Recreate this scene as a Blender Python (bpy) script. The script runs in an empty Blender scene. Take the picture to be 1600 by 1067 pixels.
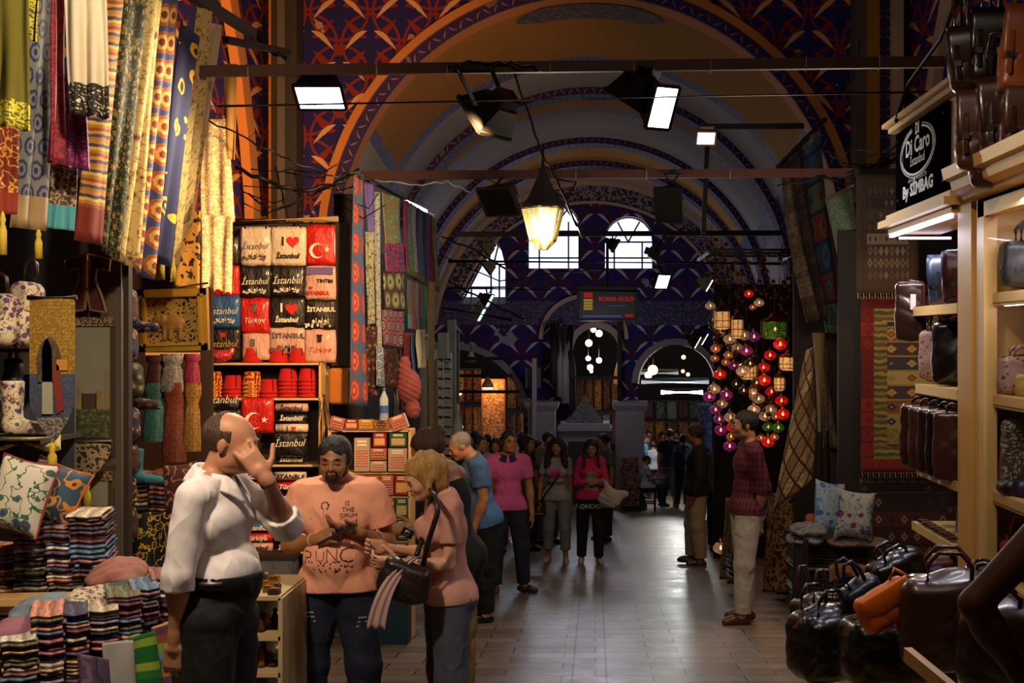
import bpy, math, random
import numpy as np
from mathutils import Vector, Matrix
random.seed(7); np.random.seed(7)
SC = bpy.context.scene
COL = SC.collection
PI = math.pi
# ------------------------------------------------------------------ camera, world, exposure
F, VX, VY, H, K = 2000.0, 930.0, 525.0, 1.6, 0.081     # focal length in px, vanishing point, eye height, street slope
def fz(y): return -K*y                                  # the street falls away from the camera
def P(px, py, Y): return Vector(((px-VX)*Y/F, Y, H-(py-VY)*Y/F))
def XA(px, Y): return (px-VX)*Y/F
def ZA(py, Y): return H-(py-VY)*Y/F
cam_d = bpy.data.cameras.new('camera'); cam = bpy.data.objects.new('camera', cam_d); COL.objects.link(cam)
cam.location = (0, 0, H); cam.rotation_euler = (PI/2, 0, 0)
cam_d.sensor_width = 36; cam_d.lens = F*36/1600; cam_d.shift_x = -(VX-800)/1600; cam_d.shift_y = -(533.5-VY)/1600
cam_d.clip_start = .05; cam_d.clip_end = 300
SC.camera = cam
SC.view_settings.view_transform = 'Standard'; SC.view_settings.look = 'None'
SC.view_settings.exposure = 0.0; SC.view_settings.gamma = 1.0; SC.view_settings.use_curve_mapping = False
w = bpy.data.worlds.new('world'); SC.world = w; w.use_nodes = True
bgn = w.node_tree.nodes['Background']; bgn.inputs[0].default_value = (.62, .72, 1, 1); bgn.inputs[1].default_value = 2.2
SC.cycles.max_bounces = 6; SC.cycles.diffuse_bounces = 3; SC.cycles.glossy_bounces = 3
SC.cycles.transmission_bounces = 5; SC.cycles.transparent_max_bounces = 8
SC.cycles.caustics_reflective = False; SC.cycles.caustics_refractive = False
SC.cycles.sample_clamp_indirect = 4; SC.cycles.sample_clamp_direct = 30
def lamp(name, kind, loc, energy, color=(1,1,1), aim=None, size=.2, size_y=None, angle=80, blend=.6, spread=180):
    d = bpy.data.lights.new(name, kind); d.energy = energy; d.color = color
    if kind == 'AREA':
        d.size = size; d.spread = math.radians(spread)
        if size_y: d.shape = 'RECTANGLE'; d.size_y = size_y
    elif kind == 'SPOT': d.spot_size = math.radians(angle); d.spot_blend = blend; d.shadow_soft_size = size
    elif kind == 'POINT': d.shadow_soft_size = size
    o = bpy.data.objects.new(name, d); COL.objects.link(o); o.location = loc
    if aim is not None: o.rotation_euler = (Vector(aim)-Vector(loc)).to_track_quat('-Z', 'Y').to_euler()
    return o
# ------------------------------------------------------------------ light: floodlights on the beams, the lantern, added fill lights, shop lamps, daylight through the windows
def floodspot(px, py, Y, aim, e, col, angle=95, size=.12): return lamp('floodlight_beam', 'SPOT', P(px, py, Y), e, col, aim, size, angle=angle, blend=.8)
floodspot(497, 170, 7.9, P(230, 330, 7.0), 330, (1, .82, .55), 125)
floodspot(748, 200, 7.75, P(420, 470, 10.4), 1700, (1, .56, .22), 75)
floodspot(1060, 175, 7.75, P(1400, 560, 8), 110, (.85, .88, 1), 120)
lamp('lantern_light', 'POINT', P(848, 365, 10.8), 60, (1, .85, .6), size=.1)
lamp('scarf_spot', 'SPOT', (-1.0, 4.0, 3.5), 330, (1, .80, .52), P(120, 200, 5.9), .1, angle=80, blend=.9)
lamp('stall_lamp', 'SPOT', (-1.7, 3.8, 3.0), 300, (1, .80, .60), P(230, 850, 5.6), .1, angle=90, blend=.9)
lamp('wall_uplight', 'SPOT', P(440, 345, 12.4), 1100, (1, .45, .12), P(420, 90, 16.5), .1, angle=85, blend=.9)
lamp('green_floodlight', 'SPOT', P(1037, 446, 17.7), 35, (.7, .95, 1), P(1000, 900, 11), .08, angle=100, blend=.8)
lamp('window_daylight', 'AREA', (XA(900, 31.2), 31.2, 4.2), 140, (.8, .88, 1), (XA(925, 22), 20, -1), 3.2, 1.6, spread=150)
lamp('hall_fill', 'POINT', (0, 21, 1.6), 28, (.9, .85, 1), size=.3)  # added fill for the vault, no fixture modelled here
lamp('hall_fill', 'POINT', (0, 26.5, 1.6), 55, (.85, .82, 1), size=.3)  # added fill to brighten the end wall
lamp('overhead_fill', 'POINT', (-.3, 9, 6.2), 75, (1, .82, .66), size=.4)  # added ambient fill from above, out of view
lamp('overhead_fill', 'POINT', (.2, 2.5, 5.2), 90, (1, .82, .66), size=.4)  # second added ambient fill, above the camera's view
lamp('lamp_stall_glow', 'POINT', P(1165, 600, 15.0), 22, (1, .5, .25), size=.3)
lamp('cabinet_light', 'AREA', (1.95, 5.2, 2.17), 22, (.95, .9, 1), (2.0, 5.2, 0), .1, 1.2)
lamp('shelf_light', 'AREA', (1.80, 6.7, 2.16), 16, (.9, .85, 1), (2.1, 6.7, 0), .05, .9)
lamp('shop_spot', 'SPOT', (.6, 4.2, 3.0), 70, (1, .80, .55), (1.75, 5.8, 1.3), .1, angle=90, blend=.9)
lamp('left_arch_shop', 'POINT', P(760, 590, 33.5), 110, (1, .6, .25), size=.2)
lamp('right_arch_hall', 'POINT', P(1065, 612, 33.5), 200, (.9, 1, 1), size=.3)
lamp('right_arch_amber', 'POINT', P(1060, 580, 36.5), 60, (1, .6, .25), size=.2)
lamp('central_arch_hall', 'POINT', P(925, 560, 36), 90, (.95, 1, 1), size=.3)
lamp('carpet_spot', 'SPOT', P(1390, 380, 11.0), 22, (1, .5, .25), P(1400, 560, 11.9), .05, angle=110, blend=.9)
lamp('carpet_stall_lamp', 'POINT', P(1300, 420, 10.3), 75, (1, .8, .6), size=.2)
lamp('vault_flank_fill', 'POINT', P(650, 330, 15.5), 45, (.85, 1, .92), size=.2)  # added cool fill that lightens the left flank of the vault

# ------------------------------------------------------------------ colour and node helpers
def C(h, a=1.0):
    if isinstance(h, (tuple, list)): return tuple(h[:3])+(a,)
    h = h.lstrip('#'); h = ''.join(q*2 for q in h) if len(h) == 3 else h; out = []
    for i in (0, 2, 4):
        c = int(h[i:i+2], 16)/255
        out.append(c/12.92 if c <= .04045 else ((c+.055)/1.055)**2.4)
    return tuple(out)+(a,)
class V:
    def __init__(s, T, k): s.T = T; s.k = k
    def __add__(a, b): return a.T.m('ADD', a, b)
    __radd__ = __add__
    def __sub__(a, b): return a.T.m('SUBTRACT', a, b)
    def __rsub__(a, b): return a.T.m('SUBTRACT', b, a)
    def __mul__(a, b): return a.T.m('MULTIPLY', a, b)
    __rmul__ = __mul__
    def __truediv__(a, b): return a.T.m('DIVIDE', a, b)
    def __lt__(a, b): return a.T.m('LESS_THAN', a, b)
    def __gt__(a, b): return a.T.m('GREATER_THAN', a, b)
    def abs(a): return a.T.m('ABSOLUTE', a)
    def fr(a): return a.T.m('FRACT', a)
    def fl(a): return a.T.m('FLOOR', a)
    def sin(a): return a.T.m('SINE', a)
    def sqrt(a): return a.T.m('SQRT', a)
    def mx(a, b): return a.T.m('MAXIMUM', a, b)
    def mn(a, b): return a.T.m('MINIMUM', a, b)
class T:
    def __init__(s, mat):
        s.mat = mat; s.nt = mat.node_tree; s.b = s.nt.nodes['Principled BSDF']
    def n(s, t): return s.nt.nodes.new(t)
    def put(s, sock, v):
        if isinstance(v, V): s.nt.links.new(v.k, sock)
        elif isinstance(v, bpy.types.NodeSocket): s.nt.links.new(v, sock)
        else: sock.default_value = v
    def m(s, op, a, b=None, c=None):
        n = s.n('ShaderNodeMath'); n.operation = op; s.put(n.inputs[0], a)
        if b is not None: s.put(n.inputs[1], b)
        if c is not None: s.put(n.inputs[2], c)
        return V(s, n.outputs[0])
    def uv(s, obj=False):
        n = s.n('ShaderNodeTexCoord'); sp = s.n('ShaderNodeSeparateXYZ')
        s.nt.links.new(n.outputs['Object' if obj else 'UV'], sp.inputs[0])
        return V(s, sp.outputs[0]), V(s, sp.outputs[1]), V(s, sp.outputs[2])
    def vec(s, x, y, z=0.0):
        n = s.n('ShaderNodeCombineXYZ'); s.put(n.inputs[0], x); s.put(n.inputs[1], y); s.put(n.inputs[2], z); return n.outputs[0]
    def rand(s): return V(s, s.n('ShaderNodeObjectInfo').outputs['Random'])
    def noise(s, vec, scale, detail=2, rough=.5):
        n = s.n('ShaderNodeTexNoise'); s.put(n.inputs['Vector'], vec); n.inputs['Scale'].default_value = scale
        n.inputs['Detail'].default_value = detail; n.inputs['Roughness'].default_value = rough; return V(s, n.outputs[0])
    def white(s, x, y=0.0):
        n = s.n('ShaderNodeTexWhiteNoise'); n.noise_dimensions = '3D'; s.put(n.inputs['Vector'], s.vec(x, y)); return V(s, n.outputs[0])
    def vor(s, vec, scale, rnd=1.0, feat='F1'):
        n = s.n('ShaderNodeTexVoronoi'); n.feature = feat; s.put(n.inputs['Vector'], vec); n.inputs['Scale'].default_value = scale
        n.inputs['Randomness'].default_value = rnd
        c = n.outputs['Color'] if 'Color' in n.outputs else None
        v = V(s, n.outputs['Distance'])
        if feat != 'F1': return v, None
        sp = s.n('ShaderNodeSeparateColor'); s.nt.links.new(n.outputs['Color'], sp.inputs[0]); return v, V(s, sp.outputs[0])
    def mix(s, f, a, b):
        n = s.n('ShaderNodeMix'); n.data_type = 'RGBA'; s.put(n.inputs[0], f)
        s.put(n.inputs[6], C(a) if isinstance(a, (str, tuple)) else a); s.put(n.inputs[7], C(b) if isinstance(b, (str, tuple)) else b)
        return n.outputs[2]
    def ramp(s, f, cols, const=True):
        n = s.n('ShaderNodeValToRGB'); s.put(n.inputs[0], f); r = n.color_ramp
        r.interpolation = 'CONSTANT' if const else 'LINEAR'
        k = len(cols)
        while len(r.elements) < k: r.elements.new(.5)
        for i, c in enumerate(cols):
            r.elements[i].position = i/k if const else i/(k-1); r.elements[i].color = C(c)
        return n.outputs[0]
    def bump(s, h, strength=.3, dist=.01):
        n = s.n('ShaderNodeBump'); s.put(n.inputs['Height'], h); n.inputs['Strength'].default_value = strength
        n.inputs['Distance'].default_value = dist; s.nt.links.new(n.outputs[0], s.b.inputs['Normal'])
    def colour(s, c): s.put(s.b.inputs['Base Color'], c)
def newmat(name, col='#808080', rough=.7, metal=0, emis=None, es=0, spec=.4, trans=0, alpha=1, sheen=0, coat=0):
    m = bpy.data.materials.new(name); m.use_nodes = True; b = m.node_tree.nodes['Principled BSDF']
    b.inputs['Base Color'].default_value = C(col); b.inputs['Roughness'].default_value = rough; b.inputs['Metallic'].default_value = metal
    b.inputs['Specular IOR Level'].default_value = spec
    if emis: b.inputs['Emission Color'].default_value = C(emis); b.inputs['Emission Strength'].default_value = es
    if trans: b.inputs['Transmission Weight'].default_value = trans
    if alpha < 1: b.inputs['Alpha'].default_value = alpha
    if sheen: b.inputs['Sheen Weight'].default_value = sheen
    if coat: b.inputs['Coat Weight'].default_value = coat; b.inputs['Coat Roughness'].default_value = .12
    return m
_M = {}
def mat(name, *a, **k):
    if name not in _M: _M[name] = newmat(name, *a, **k)
    return _M[name]
def pmat(name, fn, **k):
    if name in _M: return _M[name]
    m = newmat(name, **k); _M[name] = m; t = T(m); r = fn(t)
    if r is not None: t.colour(r)
    return m
# ------------------------------------------------------------------ fabric and surface patterns (u, v in metres)
def plain(name, col, rough=.85, var=.25, obj=False, sc=9, fold=0, **k):
    def f(t):
        u, v, z = t.uv(obj); nv = t.vec(u, v, z)
        n = t.noise(nv, sc, 3)
        if fold:
            a = t.noise(t.vec(u+z*.35, v, z*.5-u*.3), 8, 2, .4); t.bump(((a-.5).abs())*-1.6+a*.6, fold, .045)
        else: t.bump(t.noise(nv, 160, 1), .15, .002)
        c = C(col); d = tuple(x*(1-var) for x in c[:3])
        return t.mix(n, d, c)
    return pmat(name, f, rough=rough, **k)
def stripes(name, cols, period=.3, axis='v', wob=.0, rough=.85, soft=False, **k):
    def f(t):
        u, v, z = t.uv(); a = v if axis == 'v' else u
        if wob: a = a+(t.noise(t.vec(u, v), 14, 2)-.5)*wob
        return t.ramp((a/period).fr(), cols, not soft)
    return pmat(name, f, rough=rough, **k)
def floral(name, bg, c1, c2, c3=None, scale=9, vine=None, rough=.85, obj=False, sx=1.0, **k):
    def f(t):
        u, v, z = t.uv(obj); nv = t.vec(u*sx, v, z)
        d, r = t.vor(nv, scale, .8)
        w = t.noise(nv, scale*1.7, 1)
        dd = d+(w-.5)*.35
        c = t.mix((((t.noise(nv, scale*.9, 2)-.5).abs()) < .018), bg, vine or c2)
        c = t.mix(dd < .36, c, c1); c = t.mix(dd < .24, c, c2)
        if c3: c = t.mix(dd < .13, c, c3)
        return c
    return pmat(name, f, rough=rough, **k)
def medallion(name, bg, cols, pu=.2, pv=.2, stag=True, rough=.85, amp=.12, pet=8, **k):
    """rows of ragged round medallions in rings"""
    def f(t):
        u, v, z = t.uv(); V1 = v/pv; row = V1.fl()
        U1 = u/pu+(row*.5 if stag else 0.0)
        x = U1.fr()-.5; y = V1.fr()-.5
        r = (x*x+y*y).sqrt(); a = t.m('ARCTAN2', y, x)
        rr = r+(a*pet).sin()*(amp*.12)
        c = bg
        n = len(cols)
        for i, cc in enumerate(cols): c = t.mix(rr < (.42*(n-i)/n), c, cc)
        return c
    return pmat(name, f, rough=rough, **k)
def kilim(name, bands, ground='#6b2a1c', pv=.12, pu=.09, rough=.95, **k):
    """woven diamonds in coloured bands"""
    def f(t):
        u, v, z = t.uv()
        V1 = v/pv; row = V1.fl(); U1 = u/pu
        a = (U1.fr()-.5).abs(); b = (V1.fr()-.5).abs(); m = a+b
        rn = t.white(row, 3.3); cell = t.white(U1.fl(), row)
        g = t.ramp(rn, bands); g2 = t.ramp((rn*7.13+.31).fr(), bands)
        c = t.mix(m < .42, g, g2); c = t.mix(m < .27, c, t.ramp((cell*.5+rn*.5), bands)); c = t.mix(m < .1, c, ground)
        c = t.mix(b > .44, c, ground)
        return c
    return pmat(name, f, rough=rough, **k)
def lattice(name, bg, line, p=.2, w=.08, motif=None, rough=.95, **k):
    def f(t):
        u, v, z = t.uv(); a = ((u+v)/p); b = ((u-v)/p)
        fa = (a.fr()-.5).abs(); fb = (b.fr()-.5).abs()
        cell = t.white(a.fl(), b.fl())
        c = t.ramp(cell, bg)
        if motif:
            n = t.noise(t.vec(u, v), 40, 2); c = t.mix(n > .56, c, motif)
        ln = (fa.mx(fb)) > (.5-w)
        return t.mix(ln, c, t.mix(t.noise(t.vec(u, v), 90, 1) > .52, line, tuple(x*.5 for x in C(line)[:3])))
    return pmat(name, f, rough=rough, **k)
def arabesque(name, ground, red, cream, p=.88, rough=.8):
    def f(t):
        u, v, z = t.uv(); U, W = u/p, v/p
        def leaf(du, dv, sgn, wid, c0, c1):
            x = ((U+du).fr()-.5).abs(); y = (W+dv).fr()-.5
            s = ((x-.05)/.37).mx(0.0).mn(1.0)
            yc = c0-x*c1*sgn+(s*PI).sin()*.05*sgn
            tk = (s*PI).sin()*wid*(1.0+.0)
            return ((y-yc).abs()) < tk*(.8+t.noise(t.vec(u, v), 22, 1)*.5)
        def ring(du, dv, rad, wd):
            x = (U+du).fr()-.5; y = (W+dv).fr()-.5
            return ((((x*x+y*y).sqrt())-rad).abs()) < wd
        c = ground
        c = t.mix(ring(0., 0., .46, .022), c, red); c = t.mix(ring(.5, .5, .46, .022), c, red)
        c = t.mix(leaf(.5, .25, -1, .085, -.2, .8), c, red); c = t.mix(ring(.5, .12, 0., .085), c, red)
        c = t.mix(leaf(0., .75, -1, .07, -.2, .8), c, red)
        c = t.mix(leaf(0., 0., 1, .05, .24, .85), c, cream); c = t.mix(leaf(.5, .5, 1, .05, .24, .85), c, cream)
        n = t.noise(t.vec(u, v), 1.1, 4, .6); return t.mix(n > .63, c, tuple(a*.6+.02 for a in C(cream)[:3]))
    return pmat(name, f, rough=rough)
def scroll(name, bg, fg, fg2=None, scale=12, rough=.7, th=.05, **k):
    """small curling ornament"""
    def f(t):
        u, v, z = t.uv(); nv = t.vec(u, v, z)
        a = t.noise(nv, scale, 2); b = t.noise(t.vec(u+3.0, v+9.0, z), scale*.7, 1)
        c = t.mix(((a-.5).abs()) < th, bg, fg)
        if fg2: c = t.mix(b > .6, c, fg2)
        return c
    return pmat(name, f, rough=rough, **k)
# ------------------------------------------------------------------ mesh builder
def basis(d, up=(0, 0, 1)):
    d = Vector(d).normalized(); u = Vector(up)
    if abs(d.dot(u)) > .97: u = Vector((1, 0, 0))
    x = d.cross(u).normalized(); y = x.cross(d).normalized()
    return x, y, d
class MB:
    def __init__(s): s.v = []; s.f = []; s.m = []; s.uv = []; s.sm = []; s.mats = []; s.X = None
    def mi(s, m):
        if m is None: m = mat('grey')
        if m not in s.mats: s.mats.append(m)
        return s.mats.index(m)
    def face(s, idx, m, uv=None, smooth=False):
        s.f.append(tuple(idx)); s.m.append(s.mi(m)); s.sm.append(smooth)
        if uv is None:
            p = [s.v[i] for i in idx]; n = (p[1]-p[0]).cross(p[2]-p[0])
            ax = max(range(3), key=lambda i: abs(n[i]))
            a, b = ((1, 2), (0, 2), (0, 1))[ax]
            uv = [(q[a], q[b]) for q in p]
        s.uv.append([tuple(q) for q in uv])
    def vert(s, p):
        p = Vector(p); s.v.append(s.X @ p if s.X is not None else p); return len(s.v)-1
    def box(s, c, sz, m, R=None, taper=1.0):
        c = Vector(c); hx, hy, hz = (q/2 for q in sz); i0 = len(s.v); L = []
        for z in (-1, 1):
            t = taper if z > 0 else 1.0
            for x, y in ((-1, -1), (1, -1), (1, 1), (-1, 1)):
                q = Vector((x*hx*t, y*hy*t, z*hz)); L.append(q)
                s.vert(c+(R @ q if R is not None else q))
        for idx, ax in (((3, 2, 1, 0), 2), ((4, 5, 6, 7), 2), ((0, 1, 5, 4), 1), ((2, 3, 7, 6), 1), ((1, 2, 6, 5), 0), ((3, 0, 4, 7), 0)):
            a, b = ((1, 2), (0, 2), (0, 1))[ax]
            s.face([i0+i for i in idx], m, [(L[i][a], L[i][b]) for i in idx])
        return s
    def bar(s, a, b, w, h, m, up=(0, 0, 1)):
        a, b = Vector(a), Vector(b); x, y, d = basis(b-a, up); L = (b-a).length
        R = Matrix((x, y, d)).transposed(); return s.box((a+b)/2, (w, h, L), m, R)
    def tube(s, pts, r, m, n=8, caps=True, closed=False):
        pts = [Vector(p) for p in pts]; N = len(pts); rs = r if isinstance(r, (list, tuple)) else [r]*N
        i0 = len(s.v); pu = None; L = 0; Ls = []
        for i, p in enumerate(pts):
            d = (pts[min(i+1, N-1)]-pts[max(i-1, 0)])
            if closed: d = pts[(i+1) % N]-pts[i-1]
            if d.length < 1e-9: d = Vector((0, 0, 1))
            d.normalize()
            if pu is None: x, y, _ = basis(d)
            else:
                x = (pu-d*pu.dot(d))
                x = x.normalized() if x.length > 1e-6 else basis(d)[0]
                y = d.cross(x)
            pu = x
            if i: L += (p-pts[i-1]).length
            Ls.append(L)
            for k in range(n):
                a = 2*PI*k/n; s.vert(p+(x*math.cos(a)+y*math.sin(a))*rs[i])
        for i in range(N if closed else N-1):
            j = (i+1) % N
            for k in range(n):
                k2 = (k+1) % n
                s.face((i0+i*n+k, i0+i*n+k2, i0+j*n+k2, i0+j*n+k), m, [(k*.01, Ls[i]), (k*.01+.01, Ls[i]), (k*.01+.01, Ls[j]), (k*.01, Ls[j])], True)
        if caps and not closed:
            s.face([i0+k for k in range(n)][::-1], m); s.face([i0+(N-1)*n+k for k in range(n)], m)
        return s
    def lathe(s, prof, c, m, n=20, up=(0, 0, 1), cap=True, sx=1., sy=1., ms=None, a0=0):
        c = Vector(c); x, y, d = basis(up, (0, 1, 0) if abs(Vector(up).normalized().z) > .9 else (0, 0, 1)); i0 = len(s.v); L = [0]
        for i, (r, z) in enumerate(prof):
            if i: L.append(L[-1]+math.hypot(r-prof[i-1][0], z-prof[i-1][1]))
            for k in range(n):
                a = 2*PI*k/n+a0; s.vert(c+(x*math.cos(a)*sx+y*math.sin(a)*sy)*r+d*z)
        for i in range(len(prof)-1):
            mm = ms[i] if ms else m
            for k in range(n):
                k2 = (k+1) % n; R0 = max(prof[i][0], prof[i+1][0])*2*PI/n
                s.face((i0+i*n+k, i0+i*n+k2, i0+(i+1)*n+k2, i0+(i+1)*n+k), mm, [(k*R0, L[i]), ((k+1)*R0, L[i]), ((k+1)*R0, L[i+1]), (k*R0, L[i+1])], n > 9)
        if cap:
            if prof[0][0] > 1e-4: s.face([i0+k for k in range(n)][::-1], ms[0] if ms else m)
            if prof[-1][0] > 1e-4: s.face([i0+(len(prof)-1)*n+k for k in range(n)], ms[-1] if ms else m)
        return s
    def prism(s, poly, o, ex, ey, depth, m, side=None):
        """flat outline (2-D points) at o in axes ex, ey, with thickness depth away from its face"""
        o, ex, ey = Vector(o), Vector(ex), Vector(ey); nn = ex.cross(ey).normalized()
        a = [s.vert(o+ex*p[0]+ey*p[1]) for p in poly]; b = [s.vert(o+ex*p[0]+ey*p[1]-nn*depth) for p in poly]; k = len(poly)
        s.face(a, m, poly); s.face(b[::-1], side or m, poly[::-1])
        for i in range(k):
            j = (i+1) % k; L = math.hypot(poly[j][0]-poly[i][0], poly[j][1]-poly[i][1]); s.face((a[i], b[i], b[j], a[j]), side or m, [(0, 0), (0, depth), (L, depth), (L, 0)])
        return s
    def grid(s, fn, nu, nv, m, uvf=None, smooth=True, thick=0, mf=None):
        """surface fn(a,b) for a,b in 0..1; thick adds a back face"""
        def lay(off):
            i0 = len(s.v); pts = [[Vector(fn(i/nu, j/nv)) for i in range(nu+1)] for j in range(nv+1)]
            for j in range(nv+1):
                for i in range(nu+1):
                    p = pts[j][i]
                    if off:
                        du = pts[j][min(i+1, nu)]-pts[j][max(i-1, 0)]; dv = pts[min(j+1, nv)][i]-pts[max(j-1, 0)][i]
                        q = du.cross(dv); q = q.normalized() if q.length > 0 else Vector((0, 1, 0)); p = p+q*off
                    s.vert(p)
            return i0
        W = nu+1
        def U(i, j): return uvf(i/nu, j/nv) if uvf else (i/nu, j/nv)
        tops = [(lay(0), False)]
        if thick: tops.append((lay(thick), True))
        for i0, flip in tops:
            for j in range(nv):
                for i in range(nu):
                    q = [(i, j), (i+1, j), (i+1, j+1), (i, j+1)]
                    if flip: q = q[::-1]
                    mm = mf((i+.5)/nu, (j+.5)/nv) if mf else m
                    s.face([i0+b*W+a for a, b in q], mm, [U(a, b) for a, b in q], smooth)
        if thick:
            a0, b0 = tops[0][0], tops[1][0]
            rim = [(i, 0) for i in range(nu)]+[(nu, j) for j in range(nv)]+[(i, nv) for i in range(nu, 0, -1)]+[(0, j) for j in range(nv, 0, -1)]
            for k in range(len(rim)):
                p, q = rim[k], rim[(k+1) % len(rim)]
                ip, iq = p[1]*W+p[0], q[1]*W+q[0]
                mm = mf(min(max((p[0]+q[0])/2/nu, .01), .99), min(max((p[1]+q[1])/2/nv, .01), .99)) if mf else m
                s.face((a0+iq, a0+ip, b0+ip, b0+iq), mm, [U(*q), U(*p), U(*p), U(*q)])
        return s
    def text(s, st, o, ex, ey, size, m, align='CENTER', shear=0, off=.0015, bold=0, sx=1.0):
        cu = bpy.data.curves.new('t', 'FONT'); cu.body = st; cu.size = size; cu.align_x = align; cu.shear = shear; cu.resolution_u = 2; cu.offset = bold
        ob = bpy.data.objects.new('t', cu); me = bpy.data.meshes.new_from_object(ob)
        o, ex, ey = Vector(o), Vector(ex).normalized(), Vector(ey).normalized(); nn = ex.cross(ey); i0 = len(s.v)
        for q in me.vertices: s.vert(o+ex*(q.co.x*sx)+ey*q.co.y+nn*off)
        for p in me.polygons: s.face([i0+i for i in p.vertices], m, [(0, 0)]*len(p.vertices))
        bpy.data.objects.remove(ob); bpy.data.curves.remove(cu); bpy.data.meshes.remove(me)
        return s
    def arrays(s, v, f, m, smooth=True, uvax=(0, 2)):
        i0 = len(s.v)
        for p in v: s.vert(p)
        for q in f: s.face([i0+int(i) for i in q], m, [(s.v[i0+int(i)][uvax[0]], s.v[i0+int(i)][uvax[1]]) for i in q], smooth)
        return s
    def build(s, name, parent=None, local=False, label=None):
        me = bpy.data.meshes.new(name)
        org = Vector((0, 0, 0))
        if not local:
            if parent is not None: org = rootloc(parent)
            elif s.v:
                a = np.array([tuple(p) for p in s.v]); lo, hi = a.min(0), a.max(0); org = Vector(((lo[0]+hi[0])/2, (lo[1]+hi[1])/2, lo[2]))
        me.from_pydata([tuple(p-org) for p in s.v], [], s.f)
        for m in s.mats: me.materials.append(m)
        me.polygons.foreach_set('material_index', s.m); me.polygons.foreach_set('use_smooth', s.sm)
        ul = me.uv_layers.new(name='UVMap'); flat = [c for fu in s.uv for q in fu for c in q[:2]]
        ul.data.foreach_set('uv', flat); me.update()
        o = bpy.data.objects.new(name, me); COL.objects.link(o)
        if parent is not None: o.parent = parent
        else: o.location = org
        if label: o['label'] = label
        return o
def rootloc(o):
    p = Vector((0, 0, 0))
    while o is not None: p += o.location; o = o.parent
    return p
def tag(o, label=None, cat=None, group=None, kind=None):
    if label: o['label'] = label
    if cat: o['category'] = cat
    if group: o['group'] = group
    if kind: o['kind'] = kind
    return o
def thing(name, label, cat, loc=(0, 0, 0), rz=0, group=None):
    o = bpy.data.objects.new(name, None); COL.objects.link(o); o.location = loc; o.rotation_euler = (0, 0, rz); o.empty_display_size = .1
    return tag(o, label, cat, group)
def struct(o): o['kind'] = 'structure'; return o
def dup(o, loc=None, rz=None, label=None, group=None, cat=None, sc=None, rot=None):
    r = o.copy(); COL.objects.link(r)
    if loc is not None: r.location = loc
    if rz is not None: r.rotation_euler = (0, 0, rz)
    if rot is not None: r.rotation_euler = rot
    if sc is not None: r.scale = sc if isinstance(sc, (tuple, list)) else (sc,)*3
    if label: r['label'] = label
    if group: r['group'] = group
    if cat: r['category'] = cat
    for ch in list(o.children):
        c = ch.copy(); COL.objects.link(c); c.parent = r
        for g in ch.children:
            d = g.copy(); COL.objects.link(d); d.parent = c
    return r
def remat(o, m):
    """own mesh copy of a duplicate with every slot given material m (or a dict old->new)"""
    o.data = o.data.copy()
    for i, q in enumerate(o.data.materials):
        o.data.materials[i] = m.get(q, q) if isinstance(m, dict) else m
    return o
# ------------------------------------------------------------------ smooth solids: signed distances meshed by surface nets
def surfnet(Fd, o, h):
    s = Fd < 0; nx, ny, nz = Fd.shape
    c = np.stack([s[i:nx-1+i, j:ny-1+j, k:nz-1+k] for i in (0, 1) for j in (0, 1) for k in (0, 1)])
    act = c.any(0) & ~c.all(0); idx = -np.ones(act.shape, int); A = np.argwhere(act); idx[act] = np.arange(len(A))
    acc = np.zeros((len(A), 3)); cnt = np.zeros(len(A))
    cor = [(i, j, k) for i in (0, 1) for j in (0, 1) for k in (0, 1)]
    for a in cor:
        for ax in range(3):
            if a[ax]: continue
            b = list(a); b[ax] = 1
            fa = Fd[A[:, 0]+a[0], A[:, 1]+a[1], A[:, 2]+a[2]]; fb = Fd[A[:, 0]+b[0], A[:, 1]+b[1], A[:, 2]+b[2]]
            mk = (fa < 0) != (fb < 0); t = np.where(mk, fa/np.where(mk, fa-fb, 1), 0)
            p = np.tile(np.array(a, float), (len(A), 1)); p[:, ax] += t; acc[mk] += p[mk]; cnt[mk] += 1
    v = (A+acc/np.maximum(cnt, 1)[:, None])*h+np.array(o); fs = []
    for ax in range(3):
        sl0 = [slice(1, -1)]*3; sl1 = [slice(1, -1)]*3; sl0[ax] = slice(0, -1); sl1[ax] = slice(1, None)
        a = s[tuple(sl0)]; b = s[tuple(sl1)]; E = np.argwhere(a != b); inside = a[E[:, 0], E[:, 1], E[:, 2]]
        E = E+1; E[:, ax] -= 1
        u, w2 = (ax+1) % 3, (ax+2) % 3; q = []
        for du, dw in ((0, 0), (-1, 0), (-1, -1), (0, -1)):
            e = E.copy(); e[:, u] += du; e[:, w2] += dw; q.append(idx[e[:, 0], e[:, 1], e[:, 2]])
        q = np.stack(q, 1); q[~inside] = q[~inside][:, ::-1]; fs.append(q[(q >= 0).all(1)])
    return v, np.concatenate(fs)
def Ell(c, r, R=None, k=.02, cuts=(), sub=False): return dict(t='e', c=np.array(c, float), r=np.array(r, float), R=None if R is None else np.array(R, float), k=k, cuts=cuts, sub=sub)
def Cap(a, b, ra, rb=None, k=.02, cuts=(), sub=False, fl=None):
    return dict(t='c', a=np.array(a, float), b=np.array(b, float), ra=ra, rb=ra if rb is None else rb, k=k, cuts=cuts, sub=sub, fl=fl)
def Bx(c, r, R=None, rd=.02, k=.02, cuts=(), sub=False): return dict(t='b', c=np.array(c, float), r=np.array(r, float), R=None if R is None else np.array(R, float), rd=rd, k=k, cuts=cuts, sub=sub)
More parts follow.
